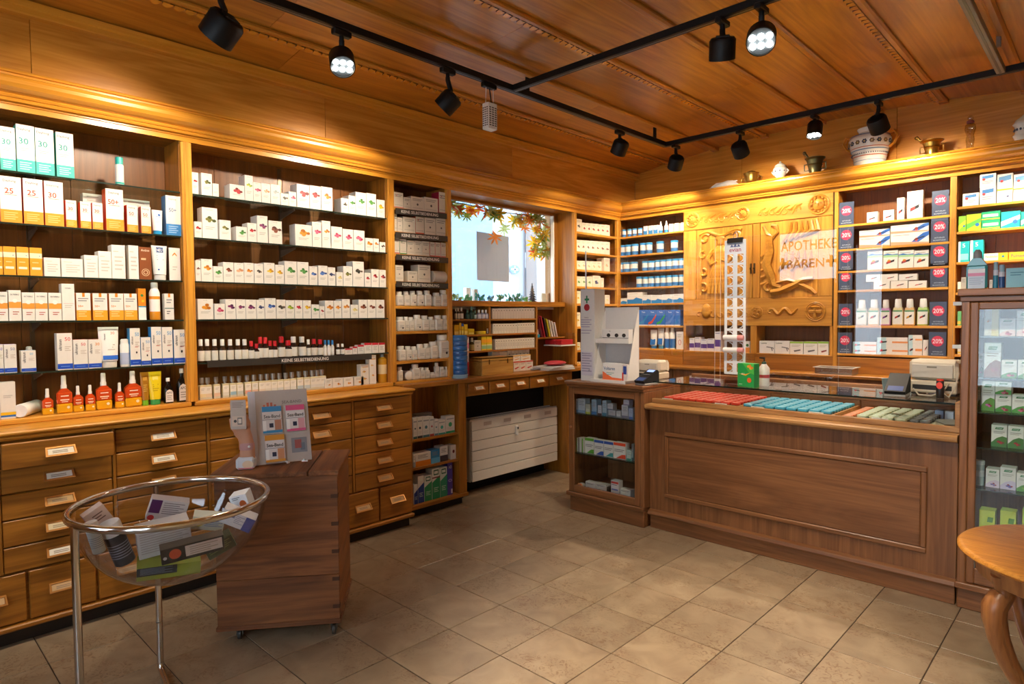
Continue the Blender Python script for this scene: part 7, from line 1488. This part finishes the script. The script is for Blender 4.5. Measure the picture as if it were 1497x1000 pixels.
carton(DP2, 909.5, 917.5, 533, '', [('r', .2, .4, .8, .9, '#2a4a9a'), ('r', 0, .0, .25, .5, '#d83a2a'), ('e', .6, .3, .2, .15, '#e8d8d0')], front='#dcd0cc', label='small box with blue figure on dispenser lower tray', d=.04)
# card terminals
def terminal(lab, x, y, z, rz, s=1.0):
    t = thing('card_terminal', lab, 'card terminal', (x, y, z), rz, GK); k = M('#17181b', .6, 0, .25)
    MB().box(-.045 * s, .045 * s, -.02 * s, .12 * s, 0, .014, M('#8f8d8a', .4), c=.003).build('base', t)
    b = MB(); b.prism([(-.02 * s, .014), (.13 * s, .014), (.13 * s, .085 * s), (.115 * s, .10 * s), (-.03 * s, .03)], 0, -.042 * s, .042 * s, k); b.build('body', t)
    d = Vector((0, .145 * s, .07 * s)).normalized(); n_ = Vector((0, -d.z, d.y))
    def patch(nm, u0, u1, t0, t1, m, o=.0012):
        p = MB(); a0 = Vector((0, -.03 * s, .03)); q = [a0 + d * (.161 * s * tt) + n_ * o + Vector((u * .042 * s, 0, 0)) for u, tt in ((u0, t0), (u1, t0), (u1, t1), (u0, t1))]; p.poly(q, m); p.build(nm, t)
    patch('screen', -.7, .7, .78, .96, emit('terminal_screen', (.25, .38, .85), .6)); patch('keypad', -.75, .75, .38, .72, M('#0c0d0f', .6, 0, .2)); patch('contactless_pad', -.75, .75, .04, .3, M('#27407c', .5, 0, .2), .0014); patch('keypad_line', -.7, .7, .55, .57, M('#8a97a0', .3), .0016)
terminal('black card terminal with blue screen beside the white dispenser', x_at(940, 2.2, .98), 2.185, ZCT, math.radians(-8), 1.0)
terminal('dark card terminal with blue screen at right end of counter', x_at(1311, 2.36, 1.0), 2.335, ZG + .001, math.radians(4), 1.15)
# printers
def printer(lab, x, y, z, w, d, h, rz):
    t = thing('printer', lab, 'printer', (x, y, z), rz, GK); c1, c2 = M('#d3c9b4', .45), M('#cbbfa8', .45)
    MB().box(-w / 2, w / 2, 0, d, .012, h * .42, c2, c=.008).build('lower_body', t)
    u = MB(); u.box(-w / 2, w / 2, .01, d * .8, h * .44, h, c1, c=.014).prism([(d * .78, h * .5), (d * .95, h * .45), (d * 1.0, h * .55), (d * .98, h * .85), (d * .85, h * .98), (d * .78, h * .98)], 0, -w / 2 + .004, w / 2 - .004, c1); u.build('upper_body', t)
    MB().box(-w * .42, w * .42, -.004, .011, h * .5, h * .88, M('#c9c3b6', .45), c=.003).build('front_cover', t)
    MB().box(-w * .4, w * .4, -.002, .01, .03, .055, M('#2a2620', .5)).build('paper_slot', t)
    MB().box(-w * .1, w * .1, -.0055, -.004, h * .78, h * .83, M('#8a8578', .4)).build('badge', t)
    for a in (-.4, .4): MB().box(a * w - .012, a * w + .012, .02, d - .02, 0, .012, M('#3a3732', .6)).build('foot', t)
printer('beige printer behind the card terminal at left counter end', -.27, 2.46, ZCT + .0003, .19, .15, .15, 0)
printer('beige printer behind the spray can at right counter end', 1.47, 2.50, ZG + .0015, .23, .2, .19, math.radians(-6))
cup = MB(); cup.lathe([(.022, 0), (.03, .075), (.031, .078), (.026, .076), (.02, .006), (.0001, .006)], M('#5f6f74', .4), 16, cap=False); cup = cup.build('cup'); cup.location = (1.255, 2.52, ZG + .001); tag(cup, 'grey plastic cup left of the right card terminal', 'cup', GK)
sp = thing('spray_can', 'small black spray can with red disc on the counter glass', 'spray can', (on(1374, 582, 2, ZG).x, on(1374, 582, 2, ZG).y, ZG + .001), 0, GK)
MB().lathe([(.017, 0), (.018, .003), (.018, .085), (.016, .09)], M('#2a2624', .3), 18).build('can', sp); MB().lathe([(.0165, .09), (.016, .098), (0, .1)], M('#e0402a', .3), 18).build('cap', sp)
dsk = MB(); dsk.poly([(.014 * math.cos(a * .349), -.0185, .066 + .018 * math.sin(a * .349)) for a in range(18)], M('#e8452c', .4)); dsk.build('disc_print', sp)
cb2 = MB()
for k, pts in enumerate(([(1.40, 2.42, 1.03), (1.43, 2.40, 1.0), (1.48, 2.44, ZG + .006), (1.53, 2.46, 1.02), (1.55, 2.48, 1.06)], [(1.50, 2.46, 1.08), (1.53, 2.42, 1.02), (1.56, 2.42, ZG + .006), (1.585, 2.44, 1.05), (1.59, 2.5, 1.12)])):
    o = MB().tube(pts, .004, M('#b9b0a0', .5), 6).build('cable'); tag(o, ('curled' if k == 0 else 'crossing') + ' grey cable in front of right counter printer', 'cable', GK)
# green box and sanitiser on the glass
p = Vector((x_at(1090, 2.275, 1.0), 2.275, 0)); gx = thing('green_box', 'bright green box with orange fruit print on the counter glass', 'box', (p.x, p.y, ZG + .001), math.radians(-14), GK)
o = box_mesh(.12, .05, .145, '#1f9a4a', '#14803a', '#2aa85a', [('q', ((.3, 1), (1, 1), (1, .55), (.7, .62)), '#4ab84a'), ('b', .78, .86, .16, '#e8a03a', '#e07a2a'), ('e', .72, .3, .13, .13, '#e8642a'), ('q', ((.1, .55), (.5, .48), (.8, .62), (.5, .55)), '#f0b02a'), ('t', .35, .55, .07, '#f4f0d8', 'BIO', .3), ('r', .1, .1, .3, .12, '#d8ecd0')]).build('carton_body', gx)
p = Vector((x_at(1117, 2.42, 1.05), 2.42, 0)); sn = thing('pump_bottle', 'white pump bottle behind the bright green box', 'bottle', (p.x, p.y, ZG + .001), 0, GK)
MB().lathe([(.03, 0), (.032, .004), (.032, .11), (.014, .135)], M('#dcd8d2', .3), 18).build('body', sn); MB().lathe([(.013, .134), (.013, .15), (.005, .152), (.005, .17)], M('#1c1c1e', .35), 12).box(-.03, .006, -.006, .006, .168, .178, M('#1c1c1e', .35), c=.002).build('pump', sn)
lb4 = MB(); lb4.lathe([(.0325, .05), (.0325, .07)], M('#a8303a', .4), 18, cap=False); lb4.build('label', sn)
# clear tray on the back worktop
tp = on(1210, 549, 2, .9655); ty_ = thing('plastic_tray', 'translucent plastic tray on the back worktop', 'tray', (.60, 3.80, .9655), 0, 'back worktop things'); tg2 = glass('frosted_plastic', (.86, .86, .84), base=.12, rough=.3)
MB().box(-.13, .13, -.07, .07, 0, .004, tg2).build('tray_floor', ty_)
for d in ((-.135, .135, -.075, -.071, .004, .05), (-.135, .135, .071, .075, .004, .05), (-.135, -.131, -.071, .071, .004, .05), (.131, .135, -.071, .071, .004, .05)): MB().box(*d, tg2).build('tray_wall', ty_)
MB().box(-.148, .148, -.086, -.072, .05, .055, M('#d8d2c6', .3)).box(-.148, .148, .072, .086, .05, .055, M('#d8d2c6', .3)).box(-.148, -.134, -.072, .072, .05, .055, M('#d8d2c6', .3)).box(.134, .148, -.072, .072, .05, .055, M('#d8d2c6', .3)).build('tray_rim', ty_)
# ---- acrylic sneeze screens
def screen(lab, x0, x1, y, z0, z1, feet=()):
    t = thing('acrylic_screen', lab, 'screen', ((x0 + x1) / 2, y, z0), 0, 'acrylic counter screens'); L = t.location; e = M('#dfe6ea', .15)
    MB().box(x0, x1, y - .002, y + .002, z0, z1, {'*': G_PLEXI(), '-x': e, '+x': e, '+z': e, '-z': e}).build('sheet', t, L)
    for fx in feet: MB().box(fx - .012, fx + .012, y - .05, y + .05, z0 - .0035, z0 + .0015, G_PLEXI()).build('foot', t, L)
screen('clear acrylic screen above low glass cabinet and counter left', -.725, .31, 2.335, ZG + .005, 1.925, (-.02, .25))
bar = bx('screen_post', (-.731, -.722, 2.33, 2.34, ZCT, 1.925), M('#e4e8ec', .3), None, (-.726, 2.335, ZCT)); tag(bar, 'white upright bar at left edge of acrylic screen', 'post', 'acrylic counter screens')
screen('clear acrylic screen above counter middle reflecting the shop sign', .335, 1.045, 2.36, ZG + .005, 1.92, (.4, .98))
screen('clear acrylic screen raised above counter right end', 1.075, 1.575, 2.40, 1.205, 1.915)
bar = thing('screen_bracket', 'clear brackets carrying the raised acrylic screen on tall cabinet side', 'bracket', (1.60, 2.40, 1.25), 0, 'acrylic counter screens')
for z in (1.25, 1.47): bx('clip', (1.5755, 1.647, 2.39, 2.41, z, z + .02), M('#c8ccd0', .3), bar, bar.location)
# ---- hanging strip of water atomisers
yS = 2.345; ev = thing('clip_strip', 'hanging white punched merchandising strip with black clip and mountain logo', 'strip', (x_at(1075, yS, 1.9), yS, z_at(351, .42, yS)), 0, GK); EL_ = ev.location
zt_, zb_ = z_at(351, .42, yS), z_at(547, .42, yS); ew = x_at(1091, yS, 1.5) - x_at(1060, yS, 1.5)
s_ = MB(); xc = EL_.x; slots = 11; ph_ = (zt_ - .09 - zb_) / slots; mt_ = M('#dcdde0', .4); mb_ = M('#b4bcc8', .4)
s_.box(xc - ew / 2, xc + ew / 2, yS - .001, yS + .001, zt_ - .09, zt_, mb_)
for k in range(slots):
    za = zb_ + ph_ * k; mm_ = mb_ if k > 6 else mt_
    s_.box(xc - ew / 2, xc + ew / 2, yS - .001, yS + .001, za, za + ph_ * .22, mm_).box(xc - ew / 2, xc - ew * .38, yS - .001, yS + .001, za + ph_ * .22, za + ph_, mm_).box(xc + ew * .38, xc + ew / 2, yS - .001, yS + .001, za + ph_ * .22, za + ph_, mm_).box(xc - ew * .1, xc + ew * .1, yS - .001, yS + .001, za + ph_ * .22, za + ph_, mm_)
s_.build('strip', ev, EL_)
tx = MB(); tx.text('evian', (xc, yS - .0018, zt_ - .062), (1, 0, 0), (0, 0, 1), .026, M('#8a2a4a', .5), ew * .72)
for k in (-1, 0, 1): tx.poly([(xc + k * .022 - .012, yS - .0018, zt_ - .045), (xc + k * .022 + .012, yS - .0018, zt_ - .045), (xc + k * .022, yS - .0018, zt_ - .028 + (.006 if k == 0 else 0))], M('#3a4a7a', .5))
tx.build('strip_print', ev, EL_)
for k in range(slots):
    za = zb_ + ph_ * k
    for s2_ in (-1, 1):
        r_ = MB(); r_.tube([(xc + s2_ * ew * .24 + .022 * math.cos(math.pi * q / 8 - math.pi / 2), yS - .004, za + ph_ * .6 + .022 * math.sin(math.pi * q / 8 - math.pi / 2)) for q in range(9)], .0028, M('#c9ccd2', .3), 6); r_.build('hook_tab', ev, EL_)
cl = MB(); cl.prism([(yS - .014, zt_ - .018), (yS - .004, zt_ + .012), (yS + .004, zt_ + .012), (yS + .014, zt_ - .018)], 0, xc - .05, xc + .05, M('#1c1a18', .3)); cl.tube([(xc - .012, yS, zt_ + .01), (xc - .012, yS, zt_ + .035), (xc, yS, zt_ + .045), (xc + .012, yS, zt_ + .035), (xc + .012, yS, zt_ + .01)], .003, CHROME(), 6); cl.build('bulldog_clip', ev, EL_)
hk = MB(); hk.tube([(xc, yS, zt_ + .043), (xc, yS, zt_ + .052), (xc, yS + .015, zt_ + .055), (xc, yS + .028, zt_ + .05)], .003, CHROME(), 6); hk.build('hook', ev, EL_)
for k, za in enumerate((zb_ + ph_ * 3.1, zb_ + ph_ * 1.95)):
    t = thing('spray_can', 'white and pink pocket spray, %s on the hanging strip' % ('upper' if k == 0 else 'lower'), 'spray can', (xc - .0, yS - .02, za + .02), 0, GK, rot=(0, math.radians(90), 0))
    MB().lathe([(.015, -.065), (.017, -.06), (.017, .03)], M('#e6e4e4', .25), 18).build('can', t); MB().lathe([(.0172, .03), (.0172, .055), (.013, .065), (.0001, .065)], M('#d88a8a', .3), 18, cap=False).build('cap', t)

# ================================================================== DECORATION ON THE CORNICE
ZD, YD = 2.5735, 4.03
def deco(nm, lab, cat, px0, px1): a, b = x_at(px0, YD, 2.6), x_at(px1, YD, 2.6); return thing(nm, lab, cat, ((a + b) / 2, YD, ZD), 0, 'antiques on the back cornice'), (b - a)
t, w = deco('folded_cloth', 'white folded cloth lying on the back cornice', 'cloth', 1035, 1081)
c = MB(); c.tube([(-w * .48, 0, .014), (-w * .2, -.01, .03), (.05, 0, .045), (w * .3, .01, .042), (w * .46, 0, .02)], [.016, .03, .042, .04, .018], M('#d8d4ce', .8), 12, flat=(1.5, .8)); c.build('cloth', t)
for k in range(4): MB().tube([(-w * .3 + .05 * k, -.05, .03), (-w * .2 + .05 * k, -.02, .062), (-w * .1 + .05 * k, .02, .07)], .006, M('#e2dfd9', .8), 6).build('fold', t)
def mortar(t, w, h, mt, pestle=None, flare=1.0):
    r = w / 2
    MB().lathe([(r * .62, 0), (r * .66, .008), (r * .58, h * .08), (r * .6, h * .12), (r * .56, h * .2), (r * .68, h * .55), (r * .74, h * .6), (r * .7, h * .64), (r * .8, h * .86), (r * 1.0 * flare, h * .97), (r * flare, h), (r * .88, h * .97), (r * .62, h * .5), (.0001, h * .45)], mt, 24, cap=False).build('cup', t)
    for s_ in (-1, 1): MB().tube([(s_ * r * .72, 0, h * .7), (s_ * r * 1.08, 0, h * .7), (s_ * r * 1.08, 0, h * .36), (s_ * r * .62, 0, h * .36)], r * .07, mt, 8).build('handle', t)
    if pestle:
        x, z = pestle; pm = MB(); pm.tube([(0, 0, h * .5), (x * .5, 0, (h * .5 + z) / 2), (x * .9, 0, z * .96)], [r * .14, r * .11, r * .12], mt, 10).ball((x, 0, z), r * .2, mt, 10, 6); pm.build('pestle', t)
t, w = deco('brass_pot', 'small brass pot with ring handles on the back cornice', 'pot', 1086, 1111)
mb = MB().lathe([(w * .3, 0), (w * .36, .012), (w * .3, .03), (w * .38, .06), (w * .36, .08), (w * .42, .10), (w * .44, .108), (w * .38, .11), (w * .3, .07), (.0001, .06)], BRASS(), 24, cap=False); mb.build('pot', t)
for s_ in (-1, 1): MB().tube([(s_ * w * .48 + .018 * math.cos(a * .63), 0, .055 + .02 * math.sin(a * .63)) for a in range(10)], .005, BRASS(), 6, closed=True).build('ring_handle', t)
MB().lathe([(.0001, .105), (w * .34, .105), (w * .2, .125), (.012, .13), (.0001, .135)], BRASS(), 20, cap=False).build('lid', t)
FAI = '#ddd8cc'
def faience(t, prof, bands=()):
    MB().lathe(prof, M(FAI, .18), 28, cap=False).build('body', t)
t, w = deco('ceramic_urn', 'small white ceramic urn with lid on the back cornice', 'urn', 1130, 1151)
r = w / 2; faience(t, [(r * .5, 0), (r * .55, .008), (r * .35, .02), (r * .75, .05), (r, .085), (r * .9, .11), (r * .7, .12), (r * .78, .123)])
MB().lathe([(r * .76, .122), (r * .7, .135), (r * .35, .15), (r * .12, .155), (r * .16, .165), (.0001, .172)], M(FAI, .18), 24, cap=False).build('lid', t)
for s_ in (-1, 1): MB().tube([(s_ * r * .9, 0, .1), (s_ * r * 1.15, 0, .085), (s_ * r * .85, 0, .06)], .005, M(FAI, .2), 6).build('handle', t)
for k in range(10): MB().ball((r * .95 * math.cos(k * .628), r * .95 * math.sin(k * .628), .082), (.008, .008, .006), M('#55627a', .4), 6, 4).build('painted_dot', t)
t, w = deco('bronze_mortar', 'dark bronze mortar with leaning pestle on the back cornice', 'mortar', 1177, 1206); mortar(t, w, .148, M('#6a6442', .35, .9), (-.085, .2))
t, w = deco('faience_vase', 'large painted faience vase with two orange handles', 'vase', 1241, 1303)
r = w / 2; h = .30
MB().lathe([(r * .66, 0), (r * .7, .01), (r * .8, h * .3), (r * .98, h * .62), (r, h * .7), (r * .9, h * .78), (r * .58, h * .84), (r * .5, h * .9), (r * .6, h * .98), (r * .6, h), (r * .52, h), (r * .42, h * .9), (.0001, h * .85)], M(FAI, .18), 36, cap=False).build('body', t)
for z, c, th in ((.14, '#5a7a9a', .006), (.25, '#c86a4a', .007), (.40, '#5a7a9a', .007), (.46, '#c86a4a', .006), (.72, '#c86a4a', .007), (.78, '#4a5a7a', .006)):
    rz_ = r * (.66 + (z / .62) * .32 + .012) if z < .62 else r * (1.012 if z < .71 else .93)
    MB().lathe([(rz_ - .001, h * z), (rz_ + .0015, h * z + th * .5), (rz_ - .001, h * z + th)], M(c, .3), 36, cap=False).build('painted_band', t)
for k in range(10):
    a = -math.pi + k * math.pi / 9 + .17; cx_, cy_ = r * .985 * math.cos(a), r * .985 * math.sin(a); f = MB()
    for q in range(6): f.ball((cx_ - .012 * math.sin(a) * math.cos(q * 1.047), cy_ + .012 * math.cos(a) * math.cos(q * 1.047), h * .6 + .012 * math.sin(q * 1.047)), (.0065, .0065, .0065), M(('#3f4a5e', '#8a6a3a')[k % 2], .4), 6, 4)
    f.ball((cx_, cy_, h * .6), .005, M('#e0c060', .4), 6, 4); f.build('painted_flower', t)
for k in range(26):
    a = -math.pi + k * math.pi / 25; MB().ball((r * .845 * math.cos(a), r * .845 * math.sin(a), h * .32), (.004, .004, .006), M('#4a5262', .4), 5, 3).build('painted_dot', t)
for s_ in (-1, 1): MB().tube([(s_ * r * .72, 0, h * .8), (s_ * r * 1.12, 0, h * .86), (s_ * r * 1.28, 0, h * .72), (s_ * r * 1.12, 0, h * .55), (s_ * r * .9, 0, h * .46)], .014, M('#c8842a', .3), 8, flat=(1.5, .7)).build('handle', t)
t, w = deco('brass_mortar', 'shiny brass mortar with pestle on the back cornice', 'mortar', 1346, 1378); mortar(t, w * 1.0, .128, BRASS(), (-.095, .165), flare=1.12)
t, w = deco('glass_flask', 'clear glass figure flask with red collar on the back cornice', 'bottle', 1409, 1427)
r = w / 2; gm = glass('flask_glass', (.80, .76, .66), base=.12)
MB().lathe([(r * .85, 0), (r * .95, .01), (r * .6, .04), (r * .75, .09), (r * .62, .12), (r * .95, .16), (r * .9, .19), (r * .5, .205)], gm, 20).build('body', t); MB().lathe([(r * .6, .205), (r * .66, .21), (r * .6, .222)], M('#7a2a1c', .4), 20).build('collar', t); MB().ball((0, 0, .24), (r * .5, r * .5, .02), gm, 14, 8).build('stopper', t)
t, w = deco('ceramic_jar', 'painted white ceramic jar at right end of the cornice', 'jar', 1479, 1513)
r = w / 2; faience(t, [(r * .6, 0), (r * .66, .008), (r * .8, .04), (r * .95, .06), (r * .75, .075), (r * .78, .12), (r * .98, .135), (r * .8, .15)]); MB().lathe([(r * .82, .148), (r * .7, .165), (r * .25, .185), (.0001, .2)], M('#cfc8a8', .2), 24, cap=False).build('lid', t)
for k in range(14): MB().ball((r * .79 * math.cos(k * .449), r * .79 * math.sin(k * .449), .098), (.007, .007, .009), M('#3f4254', .4), 6, 4).build('painted_dot', t)

# ================================================================== SHOW WINDOW AND STREET
sw = thing('show_window_floor', None, None, (-2.1, 2.43, 1.5)); struct(sw)
bx('floor_board', (-2.35, XW - .062, 1.6, 3.3, 1.50, 1.548), M('#d8d6d0', .6), sw, sw.location)
# hanging poster back
pa = on(720, 377, 0, -1.86); pz1, pz0 = on(720, 342, 0, -1.86).z, on(720, 411, 0, -1.86).z; pw0, pw1 = y_at(693, -1.86, 1.9), y_at(748, -1.86, 1.9)
po = thing('hanging_poster', 'grey back of a poster hanging in the show window', 'poster', (-1.86, (pw0 + pw1) / 2, pz0)); 
o = bx('sheet', (-.0006, .0006, -(pw1 - pw0) / 2, (pw1 - pw0) / 2, 0, pz1 - pz0), thin('poster_paper', '#b4b7bc', .35, .7), po, c=0); o.rotation_euler = (0, 0, math.radians(8)); bx('clip', (-.008, .008, -.012, .012, pz1 - pz0 - .004, pz1 - pz0 + .012), M('#2a2a2a', .4), po)
for s2 in (-1,): MB().tube([(0, 0, pz1 - pz0 + .01), (0, 0, 2.4605 - pz0)], .0015, M('#d8dce0', .4), 5).build('string', po)
# autumn leaf garland
def leaf_mesh(c, lobes=5, s=.06):
    mb = MB(); pts = []
    for i in range(lobes * 4 + 1):
        a = -2.3 + 4.6 * i / (lobes * 4); rr = s * (.62 + .38 * math.cos(i * math.pi / 2)) * (1 - .18 * abs(a) / 2.3); pts.append((rr * math.sin(a), .004 * math.cos(i), rr * math.cos(a) * -1))
    ctr = (0, .006, -s * .1); b = len(mb.v); mb.v.append(ctr); mb.v += pts + [(0, 0, s * .35)]
    n = len(pts) + 1
    for i in range(n): mb.face([b, b + 1 + i, b + 1 + (i + 1) % n], thin('leaf_' + c[1:], c, .5))
    mb.tube([(0, 0, s * .2), (0, .004, s * .75)], .0014, M('#6a4a22', .6), 5); return mb
LCOL = ['#e0a020', '#d8742a', '#8a8f2a', '#c8502a', '#e8b82a', '#b8c07a', '#6a7a2a']
LM = [leaf_mesh(c, 5 + k % 3).build('leaf') for k, c in enumerate(LCOL)]
gar = thing('leaf_garland', 'garland of yellow and orange autumn leaves across the window top', 'garland', (-1.79, 2.45, 2.38))
MB().tube([(-.0, -.75, -.01), (.01, -.4, .0), (0, 0, -.02), (.01, .35, -.01), (0, .55, -.03), (0, .66, -.25), (.01, .68, -.4)], .004, M('#5a4022', .7), 6).build('vine', gar)
rr = random.Random(11); used = set()
for k in range(96):
    if k < 68: y, z = -.72 + 1.28 * rr.random(), -.01 - .09 * abs(rr.gauss(0, .8))
    else: y, z = .50 + .18 * rr.random(), -.03 - .36 * rr.random()
    if -.35 < y < -.12 and z < -.05: z *= .4
    if .12 < y < .3 and rr.random() < .6: continue
    q = rr.choice((0, 0, 4, 1, 2, 5, 3, 6))
    if q not in used: o = LM[q]; used.add(q)
    else: o = LM[q].copy(); COL.objects.link(o)
    o.parent = gar; o.location = (rr.uniform(-.03, .03), y, z); o.rotation_euler = (rr.uniform(-.9, .9), rr.uniform(-.5, .5), math.pi / 2 + rr.uniform(-.7, .7)); s3 = rr.uniform(1.05, 1.6); o.scale = (s3, s3, s3)
for q, o in enumerate(LM):
    if q not in used: bpy.data.objects.remove(o)
# low greenery on the window floor
def sprig(lab, px, h, n, c, nm='window_plant'):
    y = y_at(px, -1.84, 1.6); t = thing(nm, lab, 'plant', (-1.84, y, 1.5485), 0, 'greenery in the show window'); r2 = random.Random(px)
    MB().tube([(0, 0, 0), (.005, .004, h * .5), (0, 0, h * .9)], .003, M('#4a5a2a', .7), 5).build('stem', t)
    m0 = None
    for k in range(n):
        if m0 is None:
            lf = MB(); lf.poly([(0, 0, 0), (.012, .002, .012), (.014, 0, .028), (0, -.003, .045), (-.014, 0, .028), (-.012, .002, .012)], M(c, .55)); o = m0 = lf.build('leaf', t)
        else: o = m0.copy(); COL.objects.link(o)
        o.location = (r2.uniform(-.03, .03), r2.uniform(-.032, .032), h * r2.uniform(.1, .75)); o.rotation_euler = (r2.uniform(-.8, .8), r2.uniform(-.8, .8), r2.uniform(0, 6.3))
for k, (px, h, c, dsc) in enumerate(((667, .07, '#6a7a3a', 'olive'), (684, .06, '#3a7a4a', 'green'), (700, .09, '#2a7a6a', 'blue-green'), (716, .06, '#2a6a7a', 'teal'), (731, .08, '#3a7a5a', 'green'), (745, .10, '#2f7a62', 'dark green'), (757, .09, '#2f6f5a', 'dark green'), (768, .06, '#4a8a4a', 'green'))): sprig('small %s leafy plant, %s from left on show window floor' % (dsc, ORD[k + 1]), px, h, 16, c)
y = y_at(778, -1.84, 1.6); t = thing('mini_fir', 'little dark decorative fir tree in the show window corner', 'plant', (-1.84, y, 1.5485), 0, 'greenery in the show window')
MB().tube([(0, 0, 0), (0, 0, .19)], .004, M('#3a2a1c', .8), 6).build('trunk', t)
for k in range(7): MB().lathe([(.052 - .0065 * k, .02 + .024 * k), (.03 - .004 * k, .035 + .024 * k), (.004, .058 + .024 * k)], M('#2c3038', .8), 9, smooth=False).build('branch_tier', t)
for k, (px, w2, h2, c, dsc) in enumerate(((683, .05, .14, '#e8e8e8', 'white carton standing in the show window left'), (694, .04, .13, '#a8a094', 'grey-brown carton standing in the show window left'), (793, .06, .11, '#cfc6b4', 'cream card standing in the show window right'), (803, .07, .11, '#a8743a', 'brown wooden block standing in the show window right'))):
    o = bx('display_block', (-.02, .02, -w2 / 2, w2 / 2, 0, h2), M(c, .5), None, c=.001); o.location = (-1.90 if k < 2 else -1.83, y_at(px, -1.9 if k < 2 else -1.83, 1.6), 1.5485); tag(o, dsc, 'block', 'show window blocks')
# street: pale facade across the lane
st_ = thing('street', None, None, (-4.5, 4.0, -.2)); struct(st_)
bx('paving', (-9, -2.4, -3, 14, -.25, -.2), M('#8f9296', .8), st_, st_.location, c=0)
fa_ = thing('opposite_house', 'pale house facade across the lane seen through the window', 'building', (-7.0, 6.0, -.2))
FM = M('#a8b3bf', .8)
bx('facade_wall', (-7.3, -7.0, 0, 14, -.2, 7), FM, fa_, fa_.location, c=0)
y0 = y_at(662, -7, 1.9); y1 = y_at(692, -7, 1.9)
bx('grey_gable', (-7.0, -6.8, y0 - 2, y1 + .35, -.2, 4.2), M('#7089a4', .8), fa_, fa_.location, c=0)
yb_ = y_at(785, -6.6, 1.9); bx('stone_pillar', (-6.9, -6.6, yb_, yb_ + 3, -.2, 7), M('#9a918c', .8), fa_, fa_.location, c=0)
for (pa_, pb_, qa, qb) in ((770, 779, 330, 350), (768, 779, 370, 392)):
    bx('window_opening', (-7.02, -6.98, y_at(pa_, -7, 2), y_at(pb_, -7, 2), on(775, qb, 0, -7).z, on(775, qa, 0, -7).z), M('#dfe6ee', .3), fa_, fa_.location, c=0)
ov = MB(); oc = on(752.5, 394, 0, -6.95); rr_ = (y_at(760, -6.95, 2) - y_at(746, -6.95, 2)) / 2
ov.poly([(-6.95, oc.y + rr_ * math.cos(a * .314), oc.z + rr_ * .62 * math.sin(a * .314)) for a in range(20)], M('#6f8fae', .6)); ov.box(-6.96, -6.94, oc.y - .02, oc.y + .02, oc.z - rr_ * .5, oc.z + rr_ * .5, M('#cfdbe6', .6)).box(-6.96, -6.94, oc.y - rr_ * .7, oc.y + rr_ * .7, oc.z - .02, oc.z + .02, M('#cfdbe6', .6)); ov.build('oval_sign', fa_, fa_.location)
# shared labels must carry a group
for lab, grs in _labels.items():
    if len(grs) > 1: print('DUP', lab, grs)
